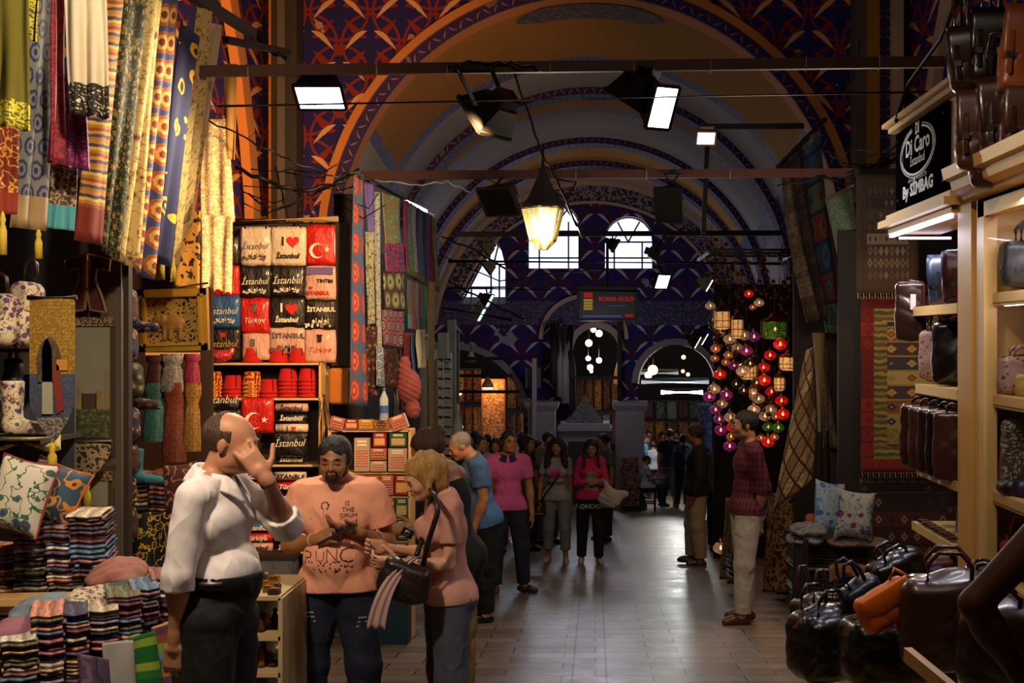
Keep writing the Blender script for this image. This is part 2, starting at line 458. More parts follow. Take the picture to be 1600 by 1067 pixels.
def solid(prims, h=.01, infl=0., noise=None, cuts=()):
    lo = []; hi = []
    for p in prims:
        if p['t'] == 'c':
            r = max(p['ra'], p['rb']); a = np.minimum(p['a'], p['b'])-r; b = np.maximum(p['a'], p['b'])+r
        else:
            r = np.linalg.norm(p['r']) if p['R'] is not None else p['r']; a = p['c']-r; b = p['c']+r
        p['lo'] = a; p['hi'] = b
        if not p['sub']: lo.append(a); hi.append(b)
    mg = infl+h*3+.015
    lo = np.min(lo, 0)-mg; hi = np.max(hi, 0)+mg; n = np.ceil((hi-lo)/h).astype(int)+1
    ax = [(lo[i]+np.arange(n[i])*h).astype(np.float32) for i in range(3)]; Fd = np.full(n, .15, np.float32)
    for p in prims:
        m2 = infl+p['k']+h*2
        sl = [slice(max(0, int((p['lo'][i]-m2-lo[i])/h)), min(n[i], int((p['hi'][i]+m2-lo[i])/h)+2)) for i in range(3)]
        X, Y, Z = ax[0][sl[0]][:, None, None], ax[1][sl[1]][None, :, None], ax[2][sl[2]][None, None, :]
        if p['t'] == 'c':
            d = p['b']-p['a']; L2 = max(float(d @ d), 1e-12)
            x, y, z = X-p['a'][0], Y-p['a'][1], Z-p['a'][2]; t = np.clip((x*d[0]+y*d[1]+z*d[2])/L2, 0, 1)
            ex, ey, ez = x-d[0]*t, y-d[1]*t, z-d[2]*t
            if p['fl'] is not None:
                ad, fa = p['fl']; q = ex*ad[0]+ey*ad[1]+ez*ad[2]; q2 = q*(fa-1); ex, ey, ez = ex+q2*ad[0], ey+q2*ad[1], ez+q2*ad[2]
            D = np.sqrt(ex**2+ey**2+ez**2)-(p['ra']+(p['rb']-p['ra'])*t)
        else:
            x, y, z = X-p['c'][0], Y-p['c'][1], Z-p['c'][2]
            if p['R'] is not None:
                R = p['R']; x, y, z = x*R[0, 0]+y*R[1, 0]+z*R[2, 0], x*R[0, 1]+y*R[1, 1]+z*R[2, 1], x*R[0, 2]+y*R[1, 2]+z*R[2, 2]
            r = p['r']
            if p['t'] == 'e':
                k0 = np.sqrt((x/r[0])**2+(y/r[1])**2+(z/r[2])**2); k1 = np.sqrt((x/r[0]**2)**2+(y/r[1]**2)**2+(z/r[2]**2)**2)+1e-9; D = k0*(k0-1)/k1
            else:
                rd = p['rd']; qx, qy, qz = np.abs(x)-r[0]+rd, np.abs(y)-r[1]+rd, np.abs(z)-r[2]+rd
                D = np.sqrt(np.maximum(qx, 0)**2+np.maximum(qy, 0)**2+np.maximum(qz, 0)**2)+np.minimum(np.maximum(np.maximum(qx, qy), qz), 0)-rd
        D = (D-(0 if p['sub'] else infl)).astype(np.float32)
        for cp, cn in p['cuts']: D = np.maximum(D, (X-cp[0])*cn[0]+(Y-cp[1])*cn[1]+(Z-cp[2])*cn[2])
        g = Fd[sl[0], sl[1], sl[2]]; k = p['k']
        if p['sub']:
            D = -D; hh = np.clip((k-np.abs(D-g))/max(k, 1e-6), 0, None); g[...] = np.maximum(g, D)+hh*hh*k*.25
        else:
            hh = np.clip((k-np.abs(D-g))/max(k, 1e-6), 0, None); g[...] = np.minimum(g, D)-hh*hh*k*.25
    X, Y, Z = ax[0][:, None, None], ax[1][None, :, None], ax[2][None, None, :]
    if noise: Fd = Fd+noise(X, Y, Z).astype(np.float32)
    for cp, cn in cuts: Fd = np.maximum(Fd, ((X-cp[0])*cn[0]+(Y-cp[1])*cn[1]+(Z-cp[2])*cn[2]).astype(np.float32))
    Fd[0] = Fd[-1] = .1; Fd[:, 0] = Fd[:, -1] = .1; Fd[:, :, 0] = Fd[:, :, -1] = .1
    return surfnet(Fd, lo, h)
def solid_obj(name, prims, m, parent=None, h=.01, infl=0., noise=None, cuts=(), local=False, uvax=(0, 2), loc=None, label=None):
    v, f = solid(prims, h, infl, noise, cuts)
    me = bpy.data.meshes.new(name); org = Vector((0, 0, 0))
    if parent is None and not local: org = Vector((float((v[:, 0].min()+v[:, 0].max())/2), float((v[:, 1].min()+v[:, 1].max())/2), float(v[:, 2].min())))
    elif parent is not None and not local: org = rootloc(parent)
    vv = v-np.array(org); me.vertices.add(len(vv)); me.vertices.foreach_set('co', vv.ravel().astype(np.float32))
    me.loops.add(f.size); me.loops.foreach_set('vertex_index', f.ravel().astype(np.int32))
    me.polygons.add(len(f)); me.polygons.foreach_set('loop_start', np.arange(0, f.size, 4, dtype=np.int32)); me.polygons.foreach_set('loop_total', np.full(len(f), 4, np.int32))
    me.polygons.foreach_set('use_smooth', np.ones(len(f), bool)); me.update(calc_edges=True)
    ul = me.uv_layers.new(name='UVMap'); ul.data.foreach_set('uv', vv[f.ravel()][:, list(uvax)].ravel().astype(np.float32))
    for q in (m if isinstance(m, list) else [m]): me.materials.append(q)
    o = bpy.data.objects.new(name, me); COL.objects.link(o)
    if parent is not None: o.parent = parent
    else: o.location = loc if loc is not None else org
    if label: o['label'] = label
    return o
def wrinkle(amp, fx=30, fz_=18, seed=0):
    s = seed*1.7
    def f(X, Y, Z):
        w1 = 1-2*np.abs(np.sin((X*fx*.45+Z*fz_*.8+1.6*np.sin(Z*7+s+Y*5)+s)))**.7; w2 = 1-2*np.abs(np.sin(Z*fz_*.9-X*fx*.35+Y*fx*.5+1.3*np.sin(X*9+s)+s*2))**.7
        return amp*(w1*.45*np.clip(.6+np.sin(Z*6+X*4+s), 0, 1)+w2*.45*np.clip(.6+np.sin(Z*8-X*5+s*3), 0, 1)+np.sin(Y*fx*1.1+Z*11-s)*.25)
    return f

# ================================================================== materials of the place
ARAB = arabesque('painted arabesque', '#18105a', '#7a1f0c', '#c89a6c')
ARABE = arabesque('painted arabesque end wall', '#1c1660', '#4a1820', '#b0aab8', p=.86)
OCHRE = plain('ochre plaster', '#a8741a', .9, .3, obj=True, sc=1.2)
GREYPL = plain('grey plaster', '#a29a95', .9, .25, obj=True, sc=.9)
CREAMPL = plain('cream plaster', '#c0a58c', .9, .3, obj=True, sc=1.5)
ORANGE = plain('orange painted trim', '#c07a3c', .8, .2, obj=True, sc=2)
DARKPL = plain('dark plaster', '#3a3230', .9, .4, obj=True, sc=1.5)
STONE = plain('grey marble', '#8a8484', .55, .3, obj=True, sc=3)
RIBP = arabesque('painted rib', '#241a58', '#3a1230', '#7a6a78', p=.27)
BORD = scroll('blue scroll border', '#343058', '#6a6280', '#4a2a3c', 11, th=.03)
DARKM = plain('dark iron', '#1c1817', .6, .3, obj=True, sc=5, metal=.5)
RUST = plain('brown painted pipe', '#4a2418', .6, .35, obj=True, sc=6)
BLACKW = mat('black cloth', '#0a0909', .9)
def f_floor(t):
    u, v, z = t.uv()
    b = t.n('ShaderNodeTexBrick'); t.put(b.inputs['Vector'], t.vec(u, v)); b.offset = .37; b.offset_frequency = 2; b.squash = 1.0
    b.inputs['Scale'].default_value = 1; b.inputs['Brick Width'].default_value = .62; b.inputs['Row Height'].default_value = .235; b.inputs['Mortar Size'].default_value = .007
    b.inputs['Mortar Smooth'].default_value = .2; b.inputs['Bias'].default_value = 0
    b.inputs['Color1'].default_value = C('#6e5e50'); b.inputs['Color2'].default_value = C('#8c7b6a'); b.inputs['Mortar'].default_value = C('#1d1815')
    n = t.noise(t.vec(u*.6, v), 3.2, 4, .6); n2 = t.noise(t.vec(u, v*3.0), 9, 3)
    jl = (((u+.155).abs()) < .007).mx(((u-.075).abs()) < .007)
    c = t.mix(jl, b.outputs[0], '#1d1815')
    c = t.mix(n*.55, c, '#4a3c34')
    t.put(t.b.inputs['Roughness'], n2*.32+(n*.3)+.06)
    hgt = V(t, b.outputs['Fac']); t.bump((hgt.mx(jl))*-1.0+n2*.25, .35, .006)
    return c
FLOORM = pmat('worn marble paving', f_floor, spec=.5)
# ------------------------------------------------------------------ floor
m = MB()
xs = (-7.5, 7.5)
for y0, y1 in ((-3, 12), (12, 30), (30, 62)):
    i = [m.vert((xs[0], y0, fz(y0))), m.vert((xs[1], y0, fz(y0))), m.vert((xs[1], y1, fz(y1))), m.vert((xs[0], y1, fz(y1)))]
    m.face(i, FLOORM, [(xs[0], y0), (xs[1], y0), (xs[1], y1), (xs[0], y1)])
struct(m.build('floor'))
# ------------------------------------------------------------------ front arch wall
X0, R0, Y0v, Y1v = -.08, 3.76, 18.0, 30.0
def zsp(y): return 2.84-.114*(y-18)          # springing height of the vault
def RV(y): return 3.54+.22*min(1, max(0, (y-18)/12))   # the vault widens towards the end wall
def archwall(name, Y, xl, xr, zb, zt, holes, matl, th=.5, un=None):
    """wall facing -Y with holes: each (xc, half, zspring, kind) open to the bottom when zb0 is None else down to zb0"""
    m = MB(); cuts = sorted(holes, key=lambda h: h['x'])
    cols = [xl]
    for h in cuts: cols += [h['x']-h['r'], h['x']+h['r']]
    cols.append(xr)
    def quad(a, b, c, d, uv=None):
        pts = [a, b, c, d]; m.face([m.vert((p[0], Y, p[1])) for p in pts], matl, [(p[0]-X0, p[1]) for p in pts])
    for i in range(0, len(cols), 2):
        if cols[i+1]-cols[i] > 1e-4: quad((cols[i], zb), (cols[i+1], zb), (cols[i+1], zt), (cols[i], zt))
    for h in cuts:
        N = h.get('n', 32); pts = []
        for k in range(N+1):
            a = PI-PI*k/N; e = h.get('pt', 1.0)
            x = h['x']+h['r']*math.cos(a); z = h['z']+h['r']*h.get('ry', 1.)*math.sin(a)**e; pts.append((x, z))
        for k in range(N):
            quad(pts[k], pts[k+1], (pts[k+1][0], zt), (pts[k][0], zt))
        zl = h.get('zb', zb)
        ring = [(h['x']-h['r'], zl)]+pts+[(h['x']+h['r'], zl)]
        for k in range(len(ring)-1):                        # reveal
            p, q = ring[k], ring[k+1]
            m.face([m.vert((p[0], Y, p[1])), m.vert((p[0], Y+th, p[1])), m.vert((q[0], Y+th, q[1])), m.vert((q[0], Y, q[1]))], h.get('m', CREAMPL))
        if zl > zb: quad((h['x']-h['r'], zb), (h['x']+h['r'], zb), (h['x']+h['r'], zl), (h['x']-h['r'], zl)); m.face([m.vert(q) for q in ((h['x']-h['r'], Y, zl), (h['x']+h['r'], Y, zl), (h['x']+h['r'], Y+th, zl), (h['x']-h['r'], Y+th, zl))], h.get('m', CREAMPL))
    return struct(m.build(name))
archwall('wall_front', 18, -7.5, 7.5, -2.2, 9.2, [dict(x=X0, r=3.56, z=zsp(18), zb=-2.2, n=64)], ARAB, .3)
def archband(name, Y, ra, rb, m_, y2=None, a0=-.1, a1=PI+.1, zs=None, n=56, th=.12, xc=X0, drop=0):
    """a flat ring face at Y running over the arch, with depth"""
    m = MB(); zs = zsp(Y) if zs is None else zs
    ang = [a0+(a1-a0)*k/n for k in range(n+1)]
    def pt(r, a, y): return (xc+r*math.cos(a), y, zs+r*math.sin(a))
    for k in range(n):
        a, b = ang[k], ang[k+1]; rm = (ra+rb)/2
        m.face([m.vert(pt(ra, a, Y)), m.vert(pt(rb, a, Y)), m.vert(pt(rb, b, Y)), m.vert(pt(ra, b, Y))], m_, [(0, a*rm), (rb-ra, a*rm), (rb-ra, b*rm), (0, b*rm)])
        m.face([m.vert(pt(ra, a, Y)), m.vert(pt(ra, b, Y)), m.vert(pt(ra, b, Y+th)), m.vert(pt(ra, a, Y+th))], m_, [(0, a*rm), (0, b*rm), (th, b*rm), (th, a*rm)])
        m.face([m.vert(pt(rb, a, Y)), m.vert(pt(rb, b, Y)), m.vert(pt(rb, b, Y+th)), m.vert(pt(rb, a, Y+th))], m_, [(0, a*rm), (0, b*rm), (th, b*rm), (th, a*rm)])
    return m
struct(archband('trim', 17.9, 3.70, 3.81, ORANGE, th=.4).build('trim_1'))
struct(archband('trim', 17.95, 3.54, 3.70, RIBP, th=.35, n=70).build('trim_2'))
# ------------------------------------------------------------------ barrel vault in painted bands
BLUEB = BORD
zones = [(18, 18.35, ORANGE), (18.35, 20.7, OCHRE), (20.7, 21.1, BLUEB), (21.1, 22.4, GREYPL), (22.4, 23.0, RIBP), (23.0, 23.7, OCHRE), (23.7, 24.05, BLUEB), (24.05, 25.9, GREYPL),
         (25.9, 26.5, RIBP), (26.5, 27.9, OCHRE), (27.9, 28.5, RIBP), (28.5, 30.2, CREAMPL)]
m = MB(); n = 60
for y0, y1, mm in zones:
    sub = 2
    for s_ in range(sub):
        ya = y0+(y1-y0)*s_/sub; yb = y0+(y1-y0)*(s_+1)/sub
        for k in range(n):
            a, b = PI*k/n, PI*(k+1)/n; q = []
            fl = mm
            if mm in (OCHRE, GREYPL) and (a < .42 or b > PI-.42): fl = GREYPL if mm is OCHRE else BLUEB if (.34 < a < .42 or .34 < PI-b < .42) else GREYPL
            if mm is OCHRE and (.42 <= a < .5 or .42 <= PI-b < .5): fl = BLUEB
            for aa, yy in ((a, ya), (a, yb), (b, yb), (b, ya)):
                q.append(m.vert((X0+RV(yy)*math.cos(aa), yy, zsp(yy)+RV(yy)*math.sin(aa))))
            m.face(q, fl, [(ya, a*R0), (yb, a*R0), (yb, b*R0), (ya, b*R0)], True)
struct(m.build('ceiling'))
for i, (y0, y1) in enumerate(((22.4, 23.0), (25.9, 26.5), (27.9, 28.5))):
    m = archband('r', y0, RV(y0)-.12, RV(y0)+.02, RIBP, th=y1-y0, a0=0, a1=PI)
    struct(m.build('trim_%d' % (i+3)))
# painted ceiling rose near the crown
m = MB(); yy = 19.2
def rose(a, b):
    th = PI/2+(a-.5)*.62*(1-.35*abs(2*b-1)**2); y = 18.25+b*.6
    return (X0+(RV(y)-.02)*math.cos(th), y, zsp(y)+(RV(y)-.02)*math.sin(th))
m.grid(rose, 20, 6, scroll('painted rose', '#5a4420', '#1c1418', '#6a5648', 9), lambda a, b: (a*2.3, b*.95))
struct(m.build('trim_6'))
# side walls below the vault
m = MB()
for sx in (-1, 1):
    for y0, y1 in ((18, 24), (24, 30)):
        xa, xb = X0+sx*RV(y0), X0+sx*RV(y1); pts = [(xa, y0, -3.5), (xb, y1, -3.5), (xb, y1, zsp(y1)), (xa, y0, zsp(y0))]
        m.face([m.vert(p) for p in pts], DARKPL)
struct(m.build('wall_side_arcade'))
# ------------------------------------------------------------------ end wall with windows and arches
def hx(px): return XA(px, 30)
def hz(py): return ZA(py, 30)
WIN = [dict(x0=824, x1=905, yb=420, ys=354, yt=317), dict(x0=944, x1=1021, yb=420, ys=377, yt=338), dict(x0=718, x1=791, yb=476, ys=430, yt=374)]
# the end wall is tiled in strips so that windows and arches are true openings
def endwall():
    m = MB(); xs_ = np.linspace(X0-4.3, X0+4.3, 345); Yw = 30.0
    def openings(x):
        r = []
        px = VX+x*F/30
        for w_ in WIN[:2]:
            if w_['x0'] < px < w_['x1']:
                c = (w_['x0']+w_['x1'])/2; h = (w_['x1']-w_['x0'])/2; t = (w_['ys']-w_['yt'])*math.sqrt(max(0, 1-((px-c)/h)**2))
                r.append((hz(w_['yb']), hz(w_['ys']-t)))
        if 718 < px < 791:
            top = 475-(px-718)/54*101 if px < 772 else 374+((px-772)/19)**2*44
            r.append((hz(476), hz(min(top, 475))))
        for cx, sy, rad, ry in ((712, 652, 106, 108), (1056, 598, 60, 68), (931, 548, 36, 42)):
            if abs(px-cx) < rad:
                r.append((-3.6, hz(sy-ry*math.sqrt(1-((px-cx)/rad)**2))))
        return sorted(r)
    for i in range(len(xs_)-1):
        a, b = xs_[i], xs_[i+1]; mid = (a+b)/2; o = openings(mid); z = -3.6; segs = []
        for lo, hi in o: segs.append((z, lo)); z = max(z, hi)
        segs.append((z, 6.0))
        for lo, hi in segs:
            if hi-lo < 1e-3: continue
            cutsz = sorted({lo, hi} | {q for q in (hz(508), hz(470)) if lo < q < hi})
            for c0, c1 in zip(cutsz[:-1], cutsz[1:]):
                zc = (c0+c1)/2; mm = BORD if hz(508) < zc < hz(470) else ARABE
                rr = math.hypot(mid-X0, zc-zsp(30))
                if mm is ARABE and R0-.62 < rr < R0-.06 and zc > hz(440): mm = ARABE
                m.face([m.vert((a, Yw, c0)), m.vert((b, Yw, c0)), m.vert((b, Yw, c1)), m.vert((a, Yw, c1))], mm, [(a, c0), (b, c0), (b, c1), (a, c1)])
        for lo, hi in o:                               # reveals top and bottom
            for zz in (lo, hi):
                if zz > -3.5: m.face([m.vert((a, Yw, zz)), m.vert((b, Yw, zz)), m.vert((b, Yw+.5, zz)), m.vert((a, Yw+.5, zz))], CREAMPL)
    return struct(m.build('wall_end'))
endwall()
struct(archband('b', 29.93, R0-.5, R0-.12, scroll('end arch band', '#2c2440', '#8c7c80', None, 7), a0=.35, a1=PI-.35, th=.07).build('trim_7'))
struct(archband('b', 29.9, R0-.12, R0+.02, CREAMPL, a0=.1, a1=PI-.1, th=.1).build('trim_8'))
struct(archband('b', 29.88, R0-.55, R0-.49, CREAMPL, a0=.35, a1=PI-.35, th=.1).build('trim_9'))
for i, (cx, sy, rad, mm) in enumerate(((712, 652, 1.62, STONE), (1056, 598, .92, STONE), (931, 548, .56, CREAMPL))):
    struct(archband('b', 29.85, rad-.03, rad+.12, mm, zs=hz(sy), xc=hx(cx), a0=0, a1=PI, th=.16, n=40).build('trim_%d' % (10+i)))
struct(archband('b', 29.86, .95, 1.05, CREAMPL, zs=hz(530), xc=hx(912), a0=0, a1=PI, th=.14, n=40).build('trim_13'))
GLASS = mat('clear glass', '#ffffff', .02, alpha=.08)
FRAMEW = plain('window frame grey', '#4a4a52', .6, .1, obj=True)
def window(name, w_, bars_v, bars_h, poly=None):
    m = MB(); Y = 30.25
    if poly is None:
        c = (w_['x0']+w_['x1'])/2; h = (w_['x1']-w_['x0'])/2
        poly = [(w_['x0'], w_['yb']), (w_['x1'], w_['yb'])]
        poly += [(c+h*math.cos(a), w_['ys']-(w_['ys']-w_['yt'])*math.sin(a)) for a in np.linspace(0, PI, 16)]
    pts = [(hx(p[0]), Y, hz(p[1])) for p in poly]
    for i in range(len(pts)): m.bar(pts[i], pts[(i+1) % len(pts)], .05, .06, FRAMEW, (0, 1, 0))
    for a, b in bars_v: m.bar((hx(a[0]), Y, hz(a[1])), (hx(b[0]), Y, hz(b[1])), .04, .04, FRAMEW, (0, 1, 0))
    for a, b in bars_h: m.bar((hx(a[0]), Y, hz(a[1])), (hx(b[0]), Y, hz(b[1])), .04, .04, FRAMEW, (0, 1, 0))
    o = struct(m.build(name))
    g = MB(); g.face([g.vert((p[0], Y+.03, p[2])) for p in pts], GLASS); gl = g.build('pane', o); return o
window('window_1', WIN[0], [((842, 420), (842, 345)), ((888, 420), (888, 345))], [((824, 402), (905, 402)), ((824, 360), (905, 360)), ((864, 354), (842, 326)), ((864, 354), (886, 326))])
window('window_2', WIN[1], [((960, 420), (960, 377)), ((1004, 420), (1004, 377))], [((944, 402), (1021, 402)), ((944, 377), (1021, 377)), ((982, 377), (965, 345)), ((982, 377), (1000, 345))])
window('window_3', WIN[2], [((766, 476), (766, 412)), ((779, 476), (779, 412)), ((735, 476), (735, 448))], [((748, 412), (790, 412)), ((735, 448), (790, 448)), ((770, 412), (778, 380))],
       poly=[(718, 476), (790, 476), (790, 415), (784, 390), (772, 374), (745, 424)])
# ------------------------------------------------------------------ the near bay: side walls, pilasters, lid, back
m = MB()
for k, (x, y0, y1) in enumerate(((-4.6, -3, 18),)):
    N = 14
    pts = [(x, y0, -2), (x, y1, -2), (x, y1, 9.2), (x, y0, 9.2)]
    m.face([m.vert(p) for p in pts], ARAB, [(p[1]*.42, p[2]) for p in pts])
struct(m.build('wall_left'))
m = MB(); pts = [(4.3, -3, -2), (4.3, 18, -2), (4.3, 18, 9.2), (4.3, -3, 9.2)]
m.face([m.vert(p) for p in pts][::-1], ARAB, [(p[1]*.42, p[2]) for p in pts][::-1]); struct(m.build('wall_right'))
m = MB(); m.face([m.vert(p) for p in ((-7.5, -3, 9.2), (7.5, -3, 9.2), (7.5, 18.2, 9.2), (-7.5, 18.2, 9.2))], DARKPL); struct(m.build('ceiling_near_bay'))
m = MB(); m.face([m.vert(p) for p in ((-7.5, -3, -1), (7.5, -3, -1), (7.5, -3, 9.2), (-7.5, -3, 9.2))], DARKPL); struct(m.build('wall_behind'))
def pilaster(name, px0, px1, mats_, Y=17.7, w0=None):
    m = MB(); n = len(mats_)
    for i, (mm, dy) in enumerate(mats_):
        a = XA(px0+(px1-px0)*i/n, Y); b = XA(px0+(px1-px0)*(i+1)/n, Y)
        m.box(((a+b)/2, Y-dy/2, 3.2), (b-a, .3+dy, 12), mm)
    return struct(m.build(name))
GREYT = plain('grey painted trim', '#57504c', .8, .2, obj=True)
pilaster('trim_14', 424, 470, [(ORANGE, .0), (DARKPL, .25), (GREYT, .35), (DARKPL, .1)])
pilaster('trim_15', 1332, 1400, [(GREYT, .05), (OCHRE, .2), (RIBP, .15), (CREAMPL, .3)])
# curved edges of the side arches in the near bay
def sidearch(name, pts, wd, mm, x, right=False):
    m = MB()
    for i in range(len(pts)-1):
        m.bar(pts[i], pts[i+1], wd, .12, mm, (1, 0, 0))
    return struct(m.build(name))
la = [(-4.5, 16.9, -1.5), (-4.5, 16.9, 1.5), (-4.5, 16.8, 3.4), (-4.5, 16.55, 4.2), (-4.5, 16.2, 5.0), (-4.5, 15.7, 5.8), (-4.5, 15.0, 6.7)]
sidearch('trim_16', la, .34, ORANGE, -4.5)
ra = [(4.25, 16.9, -1.5), (4.25, 16.9, 1.5), (4.25, 16.8, 3.4), (4.25, 16.4, 4.2), (4.25, 15.9, 5.0), (4.25, 15.2, 5.9)]
sidearch('trim_17', ra, .3, CREAMPL, 4.2)
# ------------------------------------------------------------------ pillars at the end of the hall
def pillar(px0, px1, Y=29.4, name='wall_pillar'):
    m = MB(); a, b = XA(px0, Y), XA(px1, Y); w_ = b-a; xc = (a+b)/2; zb = fz(Y); zt = ZA(640, Y)
    m.box((xc, Y, (zb+zt)/2), (w_, w_, zt-zb), STONE)
    for k, (e, hh) in enumerate(((.04, .05), (.1, .06), (.16, .1))):
        m.box((xc, Y, zt+.025+[0, .05, .12][k]), (w_+e, w_+e, hh), STONE)
    m.box((xc, Y, zb+.1), (w_+.12, w_+.12, .2), STONE); m.box((xc, Y, zb+.27), (w_+.05, w_+.05, .15), STONE)
    return struct(m.build(name))
pillar(826, 868); pillar(962, 1006)

# ================================================================== people
from mathutils.bvhtree import BVHTree
def skin(name, col):
    def f(t):
        u, v, z = t.uv(True); nv = t.vec(u, v, z); n = t.noise(nv, 14, 3); t.bump(t.noise(nv, 220, 2), .08, .001)
        c = C(col); return t.mix(n, tuple(x*q for x, q in zip(c[:3], (.86, .76, .72))), c)
    return pmat(name, f, rough=.5, spec=.35)
SK1 = skin('light tanned skin', '#b98360'); SK2 = skin('olive skin', '#9a6c48'); SK3 = skin('fair skin', '#c99a78'); SK4 = skin('dark tanned skin', '#6f462e')
def hairm(name, a, b):
    def f(t):
        u, v, z = t.uv(True); n = t.noise(t.vec(u*9.0, v*9.0, z*1.2), 16, 3); t.bump(n, .9, .012); return t.mix(n, a, b)
    return pmat(name, f, rough=.55, spec=.4)
HBLK = hairm('black hair', '#0d0a09', '#241a16'); HBRN = hairm('brown hair', '#2a1a10', '#4a3020'); HGRY = hairm('grey hair', '#6e655e', '#a0988e')
HBLD = hairm('blonde hair', '#6a4520', '#c8954c'); HSTB = hairm('cropped brown hair', '#3a281c', '#59402e')
EYEW = mat('eye white', '#c9c2b8', .3); EYEB = mat('dark iris', '#120c0a', .2); LIP = plain('lip', '#8a4a3c', .5, .1, obj=True)
def rotx(a): return Matrix.Rotation(a, 3, 'X')
def person(label, x, y, head=0., Ht=1.75, b=1., fem=False, belly=0., lean=0., slean=0., twist=0., arms=None, legs=None, hpitch=0., hyaw=0., hroll=0., sk=SK2,
           hair=HBLK, hstyle='short', shirt=None, sleeve='short', shirt_z=.0, trous=None, tl=1.0, shoe=None, h=.01, shirt_infl=.014, zoff=0., wr=.003, seated=None, group=None,
           beard=None, moust=False, eyes='open', tro_infl=.012, neck_cut=.0, feet_out=.18, face=True, sh_cutneck=True, hand_h=None, tro_z=.045, cat='person'):
    root = thing('person', label, cat, (x, y, fz(y)+zoff), head, group)
    s_ = Ht; arms = arms or {}; legs = legs or {}
    hipw = .052*s_*(1.08 if fem else 1)
    # legs
    LJ = {}
    def dirv(v): return Vector(v).normalized()
    th, sh = .245*s_, .24*s_
    drop = []
    for s in (1, -1):
        a, c = legs.get(s, ((s*.03, 0, -1), (s*.01, .02, -1))); drop.append(-(dirv(a)*th+dirv(c)*sh).z)
    hipz = (seated if seated else max(drop)+.042*s_)
    Hc = Vector((0, 0, hipz+.02*s_))
    for s in (1, -1):
        a, c = legs.get(s, ((s*.03, 0, -1), (s*.01, .02, -1)))
        hip = Vector((s*hipw, 0, hipz)); kn = hip+dirv(a)*th; an = kn+dirv(c)*sh; LJ[s] = (hip, kn, an)
    RT = Matrix.Rotation(twist, 3, 'Z') @ Matrix.Rotation(lean, 3, 'X') @ Matrix.Rotation(slean, 3, 'Y')
    def tp(v): return Hc+RT @ (Vector(v)*s_)
    sw = .1 if not fem else .088
    TX = .87
    sw *= (1+(b-1)*.6)
    torso = [Ell(tp((0, .0, -.005)), Vector((.098*TX*b*(1.04 if fem else 1), .066*b, .062))*s_, RT, .03),
             Ell(tp((0, .0, .085)), Vector(((.072 if fem else .085)*TX*b, .056*b, .085))*s_, RT, .03),
             Ell(tp((0, .005, .19)), Vector(((.078 if fem else .095)*TX*b, .06*b, .092))*s_, RT, .03),
             Cap(tp((-sw*.78, .008, .262)), tp((sw*.78, .008, .262)), .031*s_, k=.035),
             Cap(tp((-.03, .012, .285)), tp((.03, .012, .285)), .03*s_, k=.03)]
    for s in (1, -1): torso.append(Cap(tp((s*.02, .012, .30)), tp((s*sw*.8, .01, .272)), .02*s_, .024*s_, k=.03))
    for s in (1, -1): torso.append(Ell(tp((s*.042, .035, -.02)), Vector((.05, .045, .05))*s_*b, RT, .03))
    if belly: torso.append(Ell(tp((0, -.022-belly*.012, .07)), Vector((.078*b, .055+belly*.012, .08))*s_, RT, .03))
    torso = torso[:7]+torso[7:]
    if fem:
        for s in (1, -1): torso.append(Ell(tp((s*.04, -.045, .19)), Vector((.036, .034, .036))*s_, RT, .02))
    else:
        for s in (1, -1): torso.append(Ell(tp((s*.04, -.018, .20)), Vector((.05, .032, .05))*s_*b, RT, .02))
    # neck and head
    hh = .132*s_; nb = tp((0, .012, .285)); RH = RT @ Matrix.Rotation(hyaw, 3, 'Z') @ Matrix.Rotation(hpitch, 3, 'X') @ Matrix.Rotation(hroll, 3, 'Y')
    if lean and True: RH = Matrix.Rotation(twist+hyaw, 3, 'Z') @ Matrix.Rotation(lean*.6+hpitch, 3, 'X') @ Matrix.Rotation(hroll+slean*.5, 3, 'Y')
    ntop = nb+RH @ (Vector((0, -.012, .05))*s_); hc = ntop+RH @ Vector((0, -.02*s_, .048*s_))
    def hp(v): return hc+RH @ (Vector(v)*hh)
    nr = (.026 if fem else .034)*s_*(1+(b-1)*.5)
    neck = [Cap(nb, ntop, nr*1.08, nr, k=.025)]
    def hE(c, r, k=.02, **q): return Ell(hp(c), Vector(r)*hh, RH, k, **q)
    w_ = .93 if fem else 1.0
    H_ = [hE((0, .10, .13), (.345*w_, .42, .37), .03), hE((0, -.09, -.06), (.285*w_, .33, .43), .03), hE((0, -.19, -.36), (.18*w_, .19, .13), .03)]
    if not fem:
        for s in (1, -1): H_.append(hE((s*.2, -.02, -.3), (.09, .14, .11), .03))
    if face:
        for s in (1, -1):
            H_.append(hE((s*.17*w_, -.27, -.13), (.11, .12, .12), .02)); H_.append(hE((s*.35*w_, .03, -.04), (.035, .085, .13), .008))
        H_ += [Cap(hp((-.17, -.385, .085)), hp((.17, -.385, .085)), .035*hh, k=.012)]
        for s in (1, -1): H_.append(hE((s*.145, -.445, .02), (.085, .06, .05), .012, sub=True))
        for s in (1, -1): H_.append(hE((s*.14, -.345, .018), (.07, .055, .045), .004))
        H_ += [Cap(hp((0, -.40, .04)), hp((0, -.475, -.11)), .028*hh, .045*hh, k=.012), hE((.045, -.43, -.125), (.035, .04, .03), .006), hE((-.045, -.43, -.125), (.035, .04, .03), .006),
               hE((0, -.40, -.215), (.1, .05, .025), .008), hE((0, -.395, -.262), (.085, .05, .027), .008), hE((0, -.345, -.40), (.09, .07, .07), .015)]
    body = torso+neck+H_
    # arms
    SL = []; AJ = {}
    L1, L2 = .168*s_, .145*s_
